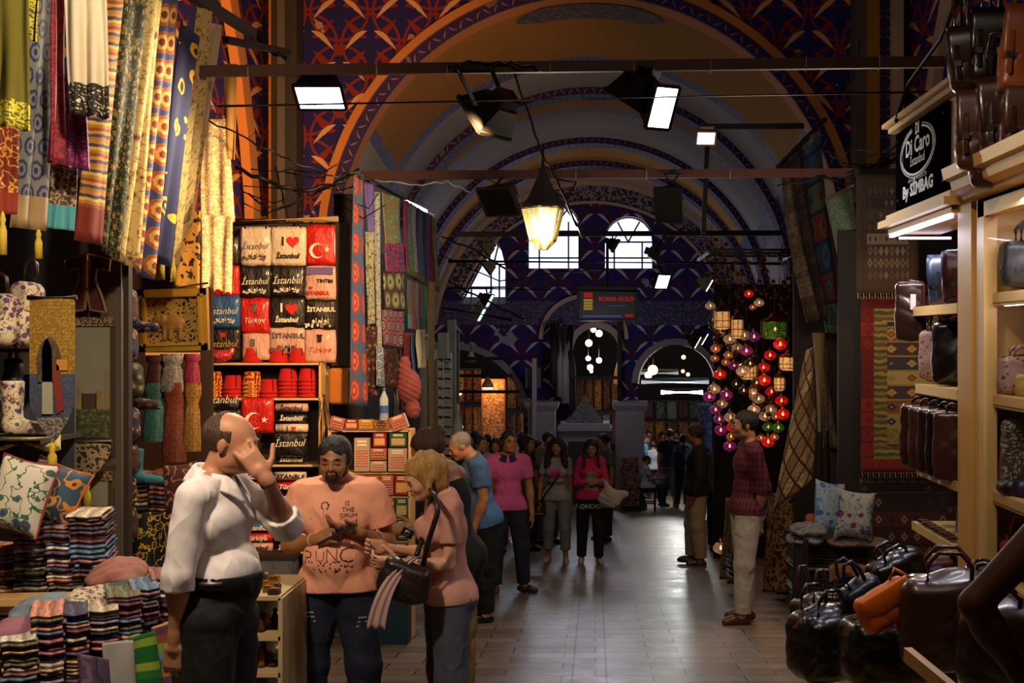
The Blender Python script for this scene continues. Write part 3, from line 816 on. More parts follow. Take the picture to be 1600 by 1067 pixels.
    for s in (1, -1):
        A = arms.get(s, {})
        shd = tp((s*sw, .01, .262)); u = A.get('u', (s*.14, .03, -1)); f = A.get('f', (s*.02, -.14, -1)); el = shd+(RT @ dirv(u))*L1; wr_ = el+(RT @ dirv(f))*L2
        RI = Matrix.Rotation(-head, 3, 'Z')
        if 'to' in A:
            tg = RI @ (Vector(A['to'])-root.location); v = tg-shd; dd_ = min(v.length, (L1+L2)*.985); v.normalize(); ca = (L1*L1+dd_*dd_-L2*L2)/(2*L1*dd_); ca = max(-1, min(1, ca))
            po = dirv(A.get('pole', (s*.3, .3, -1))); po = (po-v*po.dot(v)).normalized(); el = shd+v*L1*ca+po*L1*math.sqrt(1-ca*ca); wr_ = el+(shd+v*dd_-el).normalized()*L2
        AJ[s] = (shd, el, wr_)
        ar = (.0205 if fem else .0245)*s_*b
        body += [Cap(shd, el, ar*1.2, ar*.92, k=.03), Cap(el, wr_, ar*.92, ar*.62, k=.01), Ell(el+(wr_-el)*.28, Vector((ar, ar, ar*1.6))*1.02, Matrix(basis(wr_-el)).transposed(), .02)]
        d = (RI @ dirv(A['hw'])) if 'hw' in A else (RT @ dirv(A['h'])) if 'h' in A else (wr_-el).normalized(); nrm = (RI @ dirv(A['nw'])) if 'nw' in A else (RT @ dirv(A['n'])) if 'n' in A else RT @ Vector((-s, .1, 0)); nrm = (nrm-d*nrm.dot(d)).normalized()
        a_ = d.cross(nrm); cur = A.get('c', .35); tsd = a_*(-s)
        R_ = Matrix((a_, nrm, d)).transposed()
        body.append(Bx(wr_+d*.044*s_, Vector((.0235, .0105, .03))*s_, R_, .0095*s_, .012)); body.append(Cap(wr_-d*.01*s_, wr_+d*.022*s_, ar*.6, .016*s_, k=.015))
        for i, (off, ln) in enumerate(((1.5, .040), (.5, .045), (-.5, .042), (-1.5, .033))):
            base = wr_+d*.07*s_+tsd*off*.0125*s_; q = base; ang = 0
            spread = A.get('sp', .05)
            dd = (d+tsd*off*spread).normalized()
            for j, fr_ in enumerate((.44, .32, .28)):
                ang += cur*(.75, 1.0, .7)[j]*(1+.12*(1.5-off)*.3); nd = dd*math.cos(ang)+nrm*math.sin(ang); q2 = q+nd*ln*fr_*s_
                body.append(Cap(q, q2, (.0054-.0004*j)*s_, (.0050-.0004*j)*s_, k=.003)); q = q2
        tb = wr_+d*.018*s_+tsd*.017*s_; td = (d*.62+tsd*A.get('th', .75)+nrm*.35).normalized(); t1 = tb+td*.024*s_; td2 = (td+d*.5).normalized(); t2 = t1+td2*.019*s_; t3 = t2+td2*.014*s_
        body += [Cap(tb, t1, .009*s_, .0068*s_, k=.008), Cap(t1, t2, .0066*s_, .006*s_, k=.003), Cap(t2, t3, .006*s_, .0054*s_, k=.003)]
        if sleeve and shirt:
            if sleeve == 'short':
                e = shd+(el-shd)*.62; cut = (np.array(e), np.array((el-shd).normalized())); SL.append(Cap(shd, e+(el-shd)*.2, ar*1.28, ar*1.3, k=.03, cuts=[cut]))
            else:
                fr_ = {'long': .96, 'rolled': .22, 'three': .55}[sleeve]; e = el+(wr_-el)*fr_; cut = (np.array(e), np.array((wr_-el).normalized()))
                SL += [Cap(shd, el, ar*1.16, ar*1.08, k=.03), Cap(el, e+(wr_-el)*.1, ar*1.12, ar*(.85 if sleeve == 'long' else 1.12), k=.015, cuts=[cut])]
    # legs and shoes
    SHO = []; TR = []
    for s in (1, -1):
        hip, kn, an = LJ[s]; lr = .048*s_*b
        body += [Cap(hip, kn, lr*1.08, lr*.68, k=.03), Cap(kn, an, lr*.68, lr*.42, k=.02), Ell(kn+(an-kn)*.3+Vector((0, .012*s_, 0)), Vector((.6*lr, .66*lr, lr*1.5)), None, .02)]
        fo = legs.get('f%d' % s, feet_out*s); fd = Vector((math.sin(fo), -math.cos(fo), 0)); toe = an+fd*.085*s_; toe.z = an.z-.026*s_; heel = an-fd*.022*s_; heel.z = an.z-.026*s_
        body.append(Cap(heel, toe, .014*s_, .012*s_, k=.02)); body.append(Cap(an, an+fd*.04*s_+Vector((0, 0, -.018*s_)), .02*s_, .017*s_, k=.02))
        up = (np.array((0, 0, 1.)), .6)
        SHO.append([Cap(heel+Vector((0, 0, .004*s_)), toe+Vector((0, 0, .004*s_)), .021*s_, .0185*s_, k=.02), Ell(an+fd*.05*s_+Vector((0, 0, -.012*s_)), Vector((.021, .035, .02))*s_, None, .02),
                    Cap(an+Vector((0, 0, -.012*s_)), an+Vector((0, 0, -.02*s_)), .023*s_, k=.015)])
        # cut flat to the ground
        for q in SHO[-1]: q['cuts'] = [(np.array((0, 0, an.z-.042*s_)), np.array((0, 0, -1.)))]
        tk = an+(kn-an)*(.06 if tl >= 1 else (1-tl)); cut = (np.array(tk), np.array((an-kn).normalized()))
        TR += [Cap(hip, kn, lr*1.16, lr*.86, k=.03), Cap(kn, an, lr*.86, lr*.66, k=.03, cuts=[cut])]
    sk_m = [sk]
    bo = solid_obj('body', body, sk, root, h=h, local=True)
    if shirt:
        zc = np.array(tp((0, 0, shirt_z))); n_ = np.array(RT @ Vector((0, 0, -1)))
        nk = []
        if sh_cutneck: nk = [(np.array(tp((0, -.01, .305-neck_cut))), np.array(RT @ Vector((0, -.35, 1)).normalized()))]
        hem = []
        if shirt_z < 0:
            hem = [Ell(tp((0, .002, .0)), Vector((.104*TX*b*(1.02 if fem else 1), .072*b, .085))*s_, RT, .03)]+[Cap(LJ[s][0], LJ[s][0]+(LJ[s][1]-LJ[s][0])*.4, .056*s_*b, k=.04) for s in (1, -1)]
        solid_obj('shirt', torso+SL+hem, shirt, root, h=h, infl=shirt_infl, noise=wrinkle(wr, 26, 16, x+y), cuts=[(zc, n_)]+nk, local=True)
    if trous:
        topz = tp((0, 0, tro_z)); hip3 = [q for q in torso[:2]]+torso[7:9]+([torso[9]] if belly else [])
        solid_obj('trousers', hip3+TR, trous, root, h=h, infl=tro_infl, noise=wrinkle(wr*.9, 14, 24, x-y), cuts=[(np.array(topz), np.array(RT @ Vector((0, 0, 1))))], local=True)
    if shoe:
        for q in SHO: solid_obj('shoe', q, shoe, root, h=max(h*.8, .006), infl=.002, local=True)
    # hair
    he = []
    def hc2(c, n): v = RH @ Vector(n).normalized(); return (np.array(hp(c)), np.array(v))
    fr = hc2((0, -.36, .27), (0, -.80, -.60)); hw = .345*w_
    if hstyle in ('short', 'crop', 'thick'):
        g = {'short': .035, 'crop': .018, 'thick': .06}[hstyle]
        he = [Ell(hp((0, .10, .14)), Vector((hw+g, .42+g, .37+g))*hh, RH, .01, cuts=[fr, hc2((0, 0, -.28), (0, .1, -1))])]
        for s in (1, -1): he.append(Ell(hp((s*(hw-.04), -.06, .0), ), Vector((.05+g*.6, .09, .13))*hh, RH, .015))
    elif hstyle == 'bald':
        he = [Ell(hp((0, .10, .13)), Vector((hw+.016, .436, .386))*hh, RH, .01, cuts=[hc2((0, .12, .3), (0, -.85, .25)), hc2((0, 0, -.25), (0, .1, -1))]),
              Ell(hp((0, .10, .13)), Vector((hw+.016, .436, .386))*hh, RH, .01, cuts=[hc2((0, -.1, .0), (0, -1, .0)), hc2((0, 0, .22), (0, 0, 1)), hc2((0, 0, -.25), (0, .1, -1))])]
    elif hstyle in ('long', 'curly', 'bun', 'bob', 'pony'):
        g = .07 if hstyle != 'curly' else .12
        he = [Ell(hp((0, .10, .14)), Vector((hw+g, .42+g*.8, .37+g))*hh, RH, .02, cuts=[fr])]
        L = {'long': 1.75, 'curly': 1.7, 'bun': .0, 'bob': .55, 'pony': .3}[hstyle]
        wd = .25 if hstyle == 'curly' else .11
        if L:
            for s in (1, -1):
                tb = hc+RH @ (Vector((s*.36, .05, .0))*hh); te = tb+Vector((s*.10*(2 if hstyle == 'curly' else 1), -.02, -L*.62))*hh
                if hstyle in ('long', 'curly'): te.y -= .3*hh
                he += [Cap(hp((s*.28, -.02, .25)), tb, .12*hh, wd*hh, k=.03), Cap(tb, te, wd*hh, wd*.8*hh, k=.03)]
            he += [Cap(hp((0, .42, .1)), hc+RH @ Vector((0, .42*hh, 0))+Vector((0, .05, -L*.62))*hh, .2*hh, .16*hh, k=.04), Cap(hp((.18, .36, .1)), hc+RH @ Vector((.2*hh, .36*hh, 0))+Vector((.05, .05, -L*.6))*hh, .18*hh, .13*hh, k=.04),
                   Cap(hp((-.18, .36, .1)), hc+RH @ Vector((-.2*hh, .36*hh, 0))+Vector((-.05, .05, -L*.6))*hh, .18*hh, .13*hh, k=.04)]
        if hstyle == 'bun': he.append(hE((0, .5, .3), (.17, .17, .17), .02))
        if hstyle == 'pony': he += [Cap(hp((0, .5, .05)), hp((0, .62, -.45)), .1*hh, .13*hh, k=.03)]
    if he:
        amp = {'curly': .010, 'long': .006, 'bob': .009, 'pony': .005, 'bun': .004}.get(hstyle, .003)
        fq = 90 if hstyle != 'curly' else 60
        def nz(X, Y, Z): return amp*(np.sin(X*fq+np.sin(Z*24)*1.5+Y*20)*.6+np.sin(Y*fq*1.1+Z*(8 if hstyle != 'curly' else 60))*.5)
        ob = solid_obj('hair', he, hair, root, h=h*.8, noise=nz, local=True)
    if beard:
        g = .03
        bd = [Ell(hp((0, -.17, -.345)), Vector((.215, .245, .17))*hh, RH, .02, cuts=[hc2((0, 0, -.17), (0, .25, 1))])]
        for s in (1, -1): bd.append(Ell(hp((s*.225, -.08, -.2)), Vector((.085, .17, .2))*hh, RH, .02))
        bd.append(hE((0, -.32, -.42), (.12, .1, .1), .02)); bd.append(hE((0, -.395, -.245), (.082, .075, .05), .004, sub=True))
        bd.append(Cap(hp((-.09, -.4, -.2)), hp((.09, -.4, -.2)), .028*hh, k=.01, cuts=[])); bd.append(Cap(hp((-.11, -.39, -.2)), hp((-.12, -.33, -.34)), .03*hh, k=.01)); bd.append(Cap(hp((.11, -.39, -.2)), hp((.12, -.33, -.34)), .03*hh, k=.01))
        solid_obj('beard', bd, beard, root, h=h*.8, local=True)
    if face and eyes:
        for s in (1, -1):
            m = MB(); m.tube([hp((s*.06, -.415, .10)), hp((s*.14, -.425, .125)), hp((s*.23, -.37, .105))], [.012*hh, .022*hh, .008*hh], hair if hstyle != 'bald' else HSTB, 6)
            m.build('eyebrow', root, local=True)
            m = MB(); c = hp((s*.14, -.352, .016))
            if eyes == 'open':
                m.lathe([(.001, -.052*hh), (.03*hh, -.04*hh), (.05*hh, -.012*hh), (.05*hh, .012*hh), (.03*hh, .04*hh), (.001, .052*hh)], c+RH @ Vector((0, -.012*hh, 0)), EYEW, 12, up=RH @ Vector((0, -1, 0)), sx=1.2, sy=.62)
                m.lathe([(.001, .0), (.026*hh, .0), (.026*hh, .012*hh), (.001, .016*hh)], c+RH @ Vector((0, -.056*hh, 0)), EYEB, 10, up=RH @ Vector((0, -1, 0)))
                m.tube([hp((s*.075, -.4, .04)), hp((s*.14, -.425, .058)), hp((s*.215, -.385, .04))], .009*hh, HBLK, 5)
            else: m.tube([hp((s*.075, -.395, .0)), hp((s*.14, -.412, -.016)), hp((s*.215, -.385, .0))], .009*hh, HBLK, 5)
            m.build('eye', root, local=True)
        m = MB(); m.tube([hp((-.095, -.435, -.24)), hp((-.03, -.455, -.232)), hp((0, -.452, -.238)), hp((.03, -.455, -.232)), hp((.095, -.435, -.24))], [.008*hh, .016*hh, .014*hh, .016*hh, .008*hh], LIP, 6)
        m.build('mouth', root, local=True)
    return dict(root=root, hp=hp, hh=hh, RH=RH, tp=tp, RT=RT, AJ=AJ, LJ=LJ, s=s_, Hc=Hc, nb=nb)
def decal(p, matl, fn, y0=-1.2, parts=('shirt',), off=.003, name='print', d=(0, 1, 0), front=None):
    """lay flat artwork (MB built in local x, z by fn) on the front of a garment"""
    root = p['root']; m = MB(); fn(m)
    obs = [c for c in root.children if c.name.split('.')[0] in parts]
    D = Vector(d).normalized()
    for o in obs:
        t = BVHTree.FromPolygons([v.co for v in o.data.vertices], [tuple(q.vertices) for q in o.data.polygons])
        for i, v in enumerate(m.v):
            hit = t.ray_cast(v-D*1.0, D)
            if hit[0] is not None: m.v[i] = hit[0]-D*off
    return m.build(name, root, local=True)
def wpos(p, v):
    """person-local point to the street"""
    r = p['root']; return r.location+Matrix.Rotation(r.rotation_euler.z, 3, 'Z') @ Vector(v)
# cloths
def cloth(name, col, **k): return plain(name, col, .85, .18, obj=True, sc=6, fold=.55, **k)
WHITE = cloth('white cotton shirt', '#efe4de'); BLKT = cloth('black trousers', '#0c0b0c'); PEACH = cloth('peach cotton', '#f0a684'); PINKT = cloth('pink polo cotton', '#b04d84')
DENIM = cloth('dark denim', '#181d30'); DENIM2 = cloth('blue grey denim', '#444654'); BLUESH = cloth('light blue shirt', '#4a6f9e'); DUSTY = cloth('dusty pink top', '#bc8672')
GREYSK = cloth('grey leggings', '#6c7476'); TEEW = cloth('grey white tee', '#8f8a8c'); HOTP = cloth('hot pink cardigan', '#b8255c'); BLK = cloth('black jersey', '#0b0b0d'); BEIGE = cloth('beige chinos', '#8c7a64')
CREAMT = cloth('cream trousers', '#b0a48e'); KHAKI = cloth('khaki trousers', '#7a6236'); BRSHOE = mat('brown leather shoe', '#4a2a16', .35); WSHOE = mat('white canvas shoe', '#a09c98', .7); BSHOE = mat('black leather shoe', '#100d0c', .35)
def plaidf(t):
    u, v, z = t.uv(True); a = (z/.055).fr(); b_ = ((u+v)/.045).fr()
    c = t.mix(a < .45, '#5a0f18', '#140d14'); c2 = t.mix(b_ < .4, '#6a1420', '#1a0d18'); return t.mix(.5, c, c2)
PLAID = pmat('red and black plaid shirt', plaidf, rough=.85)
#PEOPLE#

# ---- man in the white shirt, hand over his face (faces right)
W = person('standing man in a white shirt with rolled sleeves covering his face with one hand', -1.47, 5.0, math.radians(80), Ht=1.72, b=1.0, belly=.35, lean=.0, hpitch=.14, hyaw=0, sk=SK1, hair=HSTB, hstyle='bald',
   shirt=WHITE, sleeve='rolled', shirt_z=.05, shirt_infl=.013, trous=BLKT, shoe=BSHOE, h=.0065, wr=.010, tro_infl=.018, eyes=None, zoff=.12*0, tro_z=.085,
   arms={1: dict(to=P(416, 748, 4.92), pole=(.3, -1, -1.2), hw=(-.6, .02, .8), nw=(-.2, .95, -.25), c=.34, sp=.10, th=1.0), -1: dict(u=(-.1, .16, -1), f=(.12, .12, -1), c=.7)})
def collar(p, m_, r=.036, hg=1.0, open_=.16, pt=1.0):
    m = MB(); s = p['s']; B_ = [(0, -.012), (0, .016), (.003, .02), (.008, .016), (.018, .0), (.026, -.014)]
    def fn(a, b):
        th = -PI/2+open_+(2*PI-2*open_)*a; k = b*5; i = min(4, int(k)); t = k-i
        dr = B_[i][0]*(1-t)+B_[i+1][0]*t; z = B_[i][1]*(1-t)+B_[i+1][1]*t; fr_ = max(0, -math.sin(th))**6*pt
        if b > .5: dr += (b-.5)*.018*fr_; z -= (b-.5)*.06*fr_
        rr = (r+dr)*s
        return p['nb']+p['RT'] @ Vector((math.cos(th)*rr*1.12, math.sin(th)*rr*1.15-.004*s, z*s*hg+.014*s*math.sin(th)+.012*s))
    m.grid(fn, 44, 15, m_, thick=.003); return m.build('collar', p['root'], local=True)
collar(W, WHITE)
def band(p, side, frac, r, wd, m_, name, label=None, arm=True):
    sh_, el, wr_ = p['AJ'][side]; c = el+(wr_-el)*frac; d = (wr_-el).normalized(); m = MB()
    m.lathe([(r, -wd/2), (r+.004, -wd/2), (r+.004, wd/2), (r, wd/2)], c, m_, 20, up=d, cap=False)
    return m, c, d, m.build(name, p['root'], local=True, label=label) if name else None
band(W, 1, .93, .028, .022, mat('black watch strap', '#0c0a0a', .5), 'wristwatch')
m = MB(); z = W['Hc'].z+.068*W['s']
m.lathe([(1, -.018), (1.03, -.018), (1.03, .018), (1, .018)], (0, 0, 0), mat('black belt leather', '#0c0908', .35), 40, cap=False)
for i, v in enumerate(m.v): m.v[i] = Vector((v.x*.165, v.y*.14-.012, v.z+z))
m.build('belt', W['root'], local=True)
# ---- man in the peach t-shirt holding a small whisk brush
S2 = person('bearded man in a printed peach t-shirt and ripped dark jeans holding a brush', -1.31, 6.5, .05, Ht=1.64, b=1.08, belly=.9, hpitch=.2, hyaw=-.05, sk=SK2, hair=HBLK, hstyle='short', beard=HBLK, eyes='down',
   shirt=PEACH, sleeve='short', shirt_z=-.03, shirt_infl=.022, trous=DENIM, shoe=BSHOE, h=.0065, wr=.007, tro_infl=.014,
   arms={-1: dict(u=(-.30, .08, -1), f=(.62, -.62, .2), n=(.5, .3, -.2), h=(.8, -.5, .25), c=1.15, th=.4), 1: dict(u=(.32, .10, -1), f=(-.55, -.72, .36), n=(-.1, .2, 1), h=(-.85, -.3, .3), c=.35)},
   legs={1: ((.12, 0, -1), (.04, .02, -1)), -1: ((-.12, 0, -1), (-.05, .02, -1))})
s = S2['s']
def art(m):
    ink = mat('faded brown ink', '#4a2230', .9)
    for st, x_, z_, sz in (('IS', .065, .385, .034), ('THE', .07, .355, .034), ('OPIUM', .072, .328, .028)): m.text(st, S2['tp']((x_/s, 0, z_/s*1.0)), (1, 0, 0), (0, 0, 1), sz, ink)
    for ch, x_, z_, sz in (('P', -.125, .10, .1), ('U', -.06, .117, .08), ('N', .0, .121, .09), ('C', .07, .113, .11)): m.text(ch, S2['tp']((x_/s, 0, (z_-.0)/s)), (1, 0, 0), (0, 0, 1), sz, ink, bold=-.002)
    rr = random.Random(3)
    for i in range(40): q = S2['tp'](((-.12+rr.random()*.22)/s, 0, (.065+rr.random()*.06)/s)); m.box(q, (.008, .001, .006), ink)
    for i in range(14):
        a = rr.random()*6.28; q = S2['tp'](((-.045+math.cos(a)*.018)/s, 0, (.385+math.sin(a)*.018)/s)); m.box(q, (.008, .001, .006), ink)
    m.box(S2['tp']((-.04/s, 0, .32/s)), (.17, .001, .002), ink); m.box(S2['tp']((-.05/s, 0, .345/s)), (.002, .001, .05), ink)
decal(S2, None, art)
m = MB()
for x_, z_ in ((-.12, -.19), (.14, -.22)):
    for k in range(3): m.box(Vector((x_, 0, S2['Hc'].z+z_+k*.022)), (.06-.01*k, .001, .008), mat('pale frayed threads', '#8a8a90', .95))
def rips(mm): mm.v = m.v; mm.f = m.f; mm.m = m.m; mm.sm = m.sm; mm.uv = m.uv; mm.mats = m.mats
decal(S2, None, rips, parts=('trousers',), name='rip')
band(S2, -1, .9, .031, .008, mat('pale wrist cord', '#b8a890', .7), 'bracelet')
wr_ = wpos(S2, S2['AJ'][-1][2]); hd = Vector((.8, -.35, .42)).normalized(); c0 = wr_+Vector((.07, -.06, .01))
root = thing('brush', 'small dark bristle brush held by the man in the peach t-shirt', 'brush', c0)
m = MB(); m.bar(c0-hd*.06, c0+hd*.19, .022, .014, mat('brush wood', '#2a2018', .5)); m.build('handle', root)
m = MB(); x_, y_, _ = basis(hd); rr = random.Random(5)
for i in range(60):
    a = c0+hd*(.04+.15*rr.random()); sd = rr.choice((-1, 1)); m.tube([a, a+y_*.028*(1)+x_*sd*rr.random()*.03], [.0022, .0012], mat('black bristle', '#15130f', .8), 4, caps=False)
m.build('bristles', root)
# ---- blonde woman
B = person('blonde woman in a dusty pink top and grey jeans looking down at her hands', -.735, 6.35, math.radians(-72), Ht=1.57, b=1.02, fem=True, lean=.06, hpitch=.42, hyaw=.1, sk=SK3, hair=HBLD, hstyle='bob', eyes='down',
   shirt=DUSTY, sleeve='short', shirt_z=-.03, shirt_infl=.013, trous=DENIM2, shoe=BSHOE, h=.007, wr=.005,
   arms={1: dict(u=(.12, -.12, -1), f=(-.15, -.95, .12), c=.7, n=(-.8, 0, .5)), -1: dict(u=(-.1, -.25, -1), f=(.25, -.9, .25), c=.8)})
# shoulder bag, strap, scarf, phone
q = wpos(B, B['AJ'][1][0]); LEA = plain('dark brown leather', '#241712', .35, .3, obj=True, sc=8)
bc = P(632, 905, 6.05)
root = thing('shoulder_bag', 'dark brown leather shoulder bag hanging at the blonde woman\'s hip', 'bag', bc)
RB = Matrix.Rotation(.35, 3, 'Y')
solid_obj('bag_body', [Bx(bc, (.115, .05, .085), RB, .04), Ell(bc+Vector((.0, 0, -.03)), (.125, .06, .075), RB, .04)], LEA, root, h=.008, noise=wrinkle(.005, 50, 40, 2))
m = MB(); m.tube([bc+Vector((.09, -.02, .07)), P(668, 850, 6.0), P(684, 800, 5.98), P(681, 775, 6.02), P(672, 765, 6.2), P(672, 800, 6.4), bc+Vector((.05, .05, .1))], .013, LEA, 8); m.build('strap', root)
m = MB()
for k in range(3): m.lathe([(.008, -.003), (.008, .003)], bc+Vector((-.06+.06*k, -.06, .03)), mat('dull brass', '#8a7440', .35, 1), 10, up=(0, 1, 0))
m.build('buckle', root)
m = MB()
def scf(a, b):
    p0 = P(650, 868, 6.1); p1 = P(598, 900, 5.95); p2 = P(588, 980, 5.95)
    q = p0*(1-b)**2+p1*2*b*(1-b)+p2*b*b; return q+Vector(((a-.5)*(.05+.035*b), -.03+.009*math.sin(a*14+b*3), .0))
m.grid(scf, 16, 24, plain('pale pink scarf fabric', '#b08f86', .9, .3, obj=True, sc=12), thick=.006); tag(m.build('scarf'), 'pale pink scarf draped over the blonde woman\'s shoulder bag', 'scarf')
pc = P(637, 832, 5.95); root = thing('camera', 'small black compact camera held by the blonde woman', 'camera', pc)
m = MB(); m.box(pc, (.055, .03, .04), mat('black plastic', '#101012', .4), Matrix.Rotation(.5, 3, 'Y')); m.build('camera_body', root)
m = MB(); m.lathe([(.015, 0), (.015, .015), (.01, .017)], pc+Vector((0, -.015, 0)), mat('silver lens ring', '#8a8a80', .3, 1), 14, up=(0, -1, 0)); m.build('lens', root)
# ---- woman in the black sleeveless top, back to us
TK = person('dark haired woman in a black sleeveless top and khaki trousers bending over a display', -.83, 7.6, math.radians(-110), Ht=1.70, b=1.05, fem=True, lean=.16, hpitch=.35, hyaw=.2, sk=SK2, hair=HBRN, hstyle='bun', eyes=None,
   shirt=BLK, sleeve=None, shirt_z=-.12, neck_cut=.075, shirt_infl=.022, tro_infl=.003, trous=KHAKI, shoe=BSHOE, h=.009, arms={1: dict(u=(.1, -.3, -1), f=(-.3, -.8, .0), c=.5), -1: dict(u=(-.1, -.3, -1), f=(.3, -.8, .0), c=.5)})
# ---- older man in blue
OM = person('older man in a light blue shirt with cropped grey hair bending forward', -1.0, 11.3, math.radians(-70), Ht=1.72, b=1.12, belly=.6, lean=.2, hpitch=.35, sk=SK1, hair=HGRY, hstyle='crop', eyes='down',
   shirt=BLUESH, sleeve='short', shirt_z=-.05, shirt_infl=.022, trous=BLKT, shoe=BSHOE, h=.01, arms={1: dict(u=(.1, -.1, -1), f=(-.1, -.5, -.9)), -1: dict(u=(-.1, -.25, -1), f=(.1, -.8, -.4))})
# ---- man in the pink polo
PK = person('man in a pink polo shirt, jeans and glasses standing in the walkway', -.915, 13.4, .12, Ht=1.70, b=1.04, sk=SK2, hair=HBLK, hstyle='short', hpitch=-.02, hyaw=.3, shirt=PINKT, sleeve='short', shirt_z=-.035, shirt_infl=.016, trous=DENIM, shoe=BRSHOE, h=.010,
   legs={1: ((.14, 0, -1), (.05, .02, -1)), -1: ((-.08, 0, -1), (-.02, .02, -1)), 'f1': .9, 'f-1': .0}, arms={1: dict(u=(.2, .06, -1), f=(.08, -.14, -1)), -1: dict(u=(-.2, .06, -1), f=(-.08, -.1, -1))})
collar(PK, cloth('navy collar', '#141628'), pt=.15)
m = MB()
for s in (1, -1):
    c = PK['hp']((s*.15, -.47, .015)); m.tube([c+PK['RH'] @ Vector((math.cos(a)*.019, 0, math.sin(a)*.014)) for a in np.linspace(0, 2*PI, 17)[:-1]], .0016, BSHOE, 5, closed=True)
    m.tube([PK['hp']((s*.24, -.46, .03)), PK['hp']((s*.37, .02, .03))], .0016, BSHOE, 4)
m.tube([PK['hp']((-.07, -.48, .03)), PK['hp']((.07, -.48, .03))], .0016, BSHOE, 4); m.build('glasses', PK['root'], local=True)
# ---- the two girls
G1 = person('young woman with long curly black hair in a white tee', -.50, 16.6, -.05, Ht=1.63, b=.98, fem=True, sk=SK2, hair=HBLK, hstyle='curly', shirt=TEEW, sleeve='short', shirt_z=-.04, shirt_infl=.018, trous=GREYSK, tl=.72, shoe=WSHOE, h=.011,
   legs={1: ((.05, -.12, -1), (.02, .08, -1)), -1: ((-.04, .08, -1), (-.02, .12, -1))}, arms={-1: dict(u=(-.25, 0, -1), f=(-.05, -.25, -1))})
def sad(m):
    o = G1['tp']((-.005, 0, .17)); pk = mat('pink ink', '#c03a86', .9); bk = mat('black ink', '#101010', .9)
    m.grid(lambda a, b: o+Vector((math.cos(a*2*PI)*.078*b, 0, math.sin(a*2*PI)*.073*b)), 24, 6, pk)
def sad2(m):
    o = G1['tp']((-.005, 0, .17)); bk = mat('black ink', '#101010', .9)
    for s in (1, -1): m.box(o+Vector((s*.025, 0, .018)), (.008, .001, .02), bk)
    for k in range(8):
        a = PI*(.15+.7*k/8); a2 = PI*(.15+.7*(k+1)/8); m.bar(o+Vector((math.cos(a)*.035, 0, -.045+math.sin(a)*.03)), o+Vector((math.cos(a2)*.035, 0, -.045+math.sin(a2)*.03)), .006, .001, bk)
    m.text('MOODY', G1['tp']((-.005, 0, .085)), (1, 0, 0), (0, 0, 1), .06, bk, bold=.002)
decal(G1, None, sad); decal(G1, None, sad2, off=.006)
sp = [wpos(G1, G1['tp'](q)) for q in ((.085, -.02, .29), (.05, -.075, .2), (-.02, -.085, .1), (-.09, -.08, 0), (-.12, -.05, -.06))]
bc = wpos(G1, G1['tp']((-.16, -.03, -.10))); root = thing('shoulder_bag', 'black crossbody bag with white piping worn by the curly haired young woman', 'bag', bc)
solid_obj('bag_body', [Bx(bc, (.13, .05, .1), None, .03)], cloth('black nylon', '#101014'), root, h=.012); m = MB(); m.tube(sp, .012, BLK, 6); m.build('strap', root)
m = MB(); m.tube([bc+Vector((-.11, -.055, .07)), bc+Vector((-.02, -.058, -.07)), bc+Vector((.1, -.055, -.08))], .004, WSHOE, 5); m.build('piping', root, label='white piping')
G2 = person('young woman with straight dark hair in a hot pink cardigan holding a white bag', -.06, 16.5, .1, Ht=1.63, b=.95, fem=True, sk=SK2, hair=HBLK, hstyle='long', hpitch=.2, shirt=HOTP, sleeve='three', shirt_z=-.03, shirt_infl=.016, trous=BLK, shoe=WSHOE, h=.011,
   legs={1: ((.02, -.1, -1), (.02, .1, -1)), -1: ((-.02, .12, -1), (-.03, .1, -1))}, arms={-1: dict(u=(-.15, -.1, -1), f=(.75, -.7, .12)), 1: dict(u=(.2, -.1, -1), f=(-.6, -.8, .1))})
def ldn(m): m.text('LONDON', G2['tp']((0, 0, -.10)), (1, 0, 0), (.0, 0, 1), .085, mat('white flock letters', '#b8b4b0', .8), bold=.003)
decal(G2, None, ldn, parts=('trousers',), off=.008, name='lettering')
def teef(m): m.grid(lambda a, b: G2['tp']((0, 0, .12))+Vector(((a-.5)*(.10+.08*(1-b)), 0, -.12+.24*b)), 8, 12, TEEW)
decal(G2, None, teef, name='tee_front', off=.004)
bc = P(953, 772, 16.2); root = thing('plastic_bag', 'white plastic carrier bag hanging from the hand of the young woman in pink', 'bag', bc+Vector((0, 0, -.2)))
solid_obj('bag_body', [Ell(bc+Vector((0, 0, -.06)), (.15, .07, .12), None, .05), Cap(bc, bc+Vector((-.06, 0, .16)), .07, .02, k=.06), Ell(bc+Vector((.16, 0, .0)), (.08, .03, .05), None, .05)], cloth('white plastic film', '#a8a29e'), root, h=.012, noise=wrinkle(.012, 60, 50, 3))
m = MB(); m.tube([bc+Vector((-.06, 0, .13)), bc+Vector((-.09, 0, .2)), bc+Vector((-.12, 0, .14))], .01, cloth('white plastic film', '#a8a29e'), 6); m.build('handle', root)
# ---- man in plaid, hands in pockets, on the right
PL = person('man in a red and black plaid shirt and cream trousers with hand in pocket', 1.32, 11.2, math.radians(-82), Ht=1.86, b=1.02, lean=-.03, sk=SK2, hair=HBLK, hstyle='short', beard=None, shirt=PLAID, sleeve='rolled', shirt_z=-.03, shirt_infl=.014, trous=CREAMT, shoe=BRSHOE, h=.009,
   arms={1: dict(to=P(1184, 808, 11.08), pole=(.3, 1, -.2), c=.3, h=(-.25, -.1, -1)), -1: dict(to=P(1188, 808, 11.32), pole=(-.3, 1, 0), h=(.25, -.1, -1), c=.3)}, legs={1: ((.03, -.10, -1), (.0, -.03, -1)), -1: ((-.03, .04, -1), (0, .03, -1))})
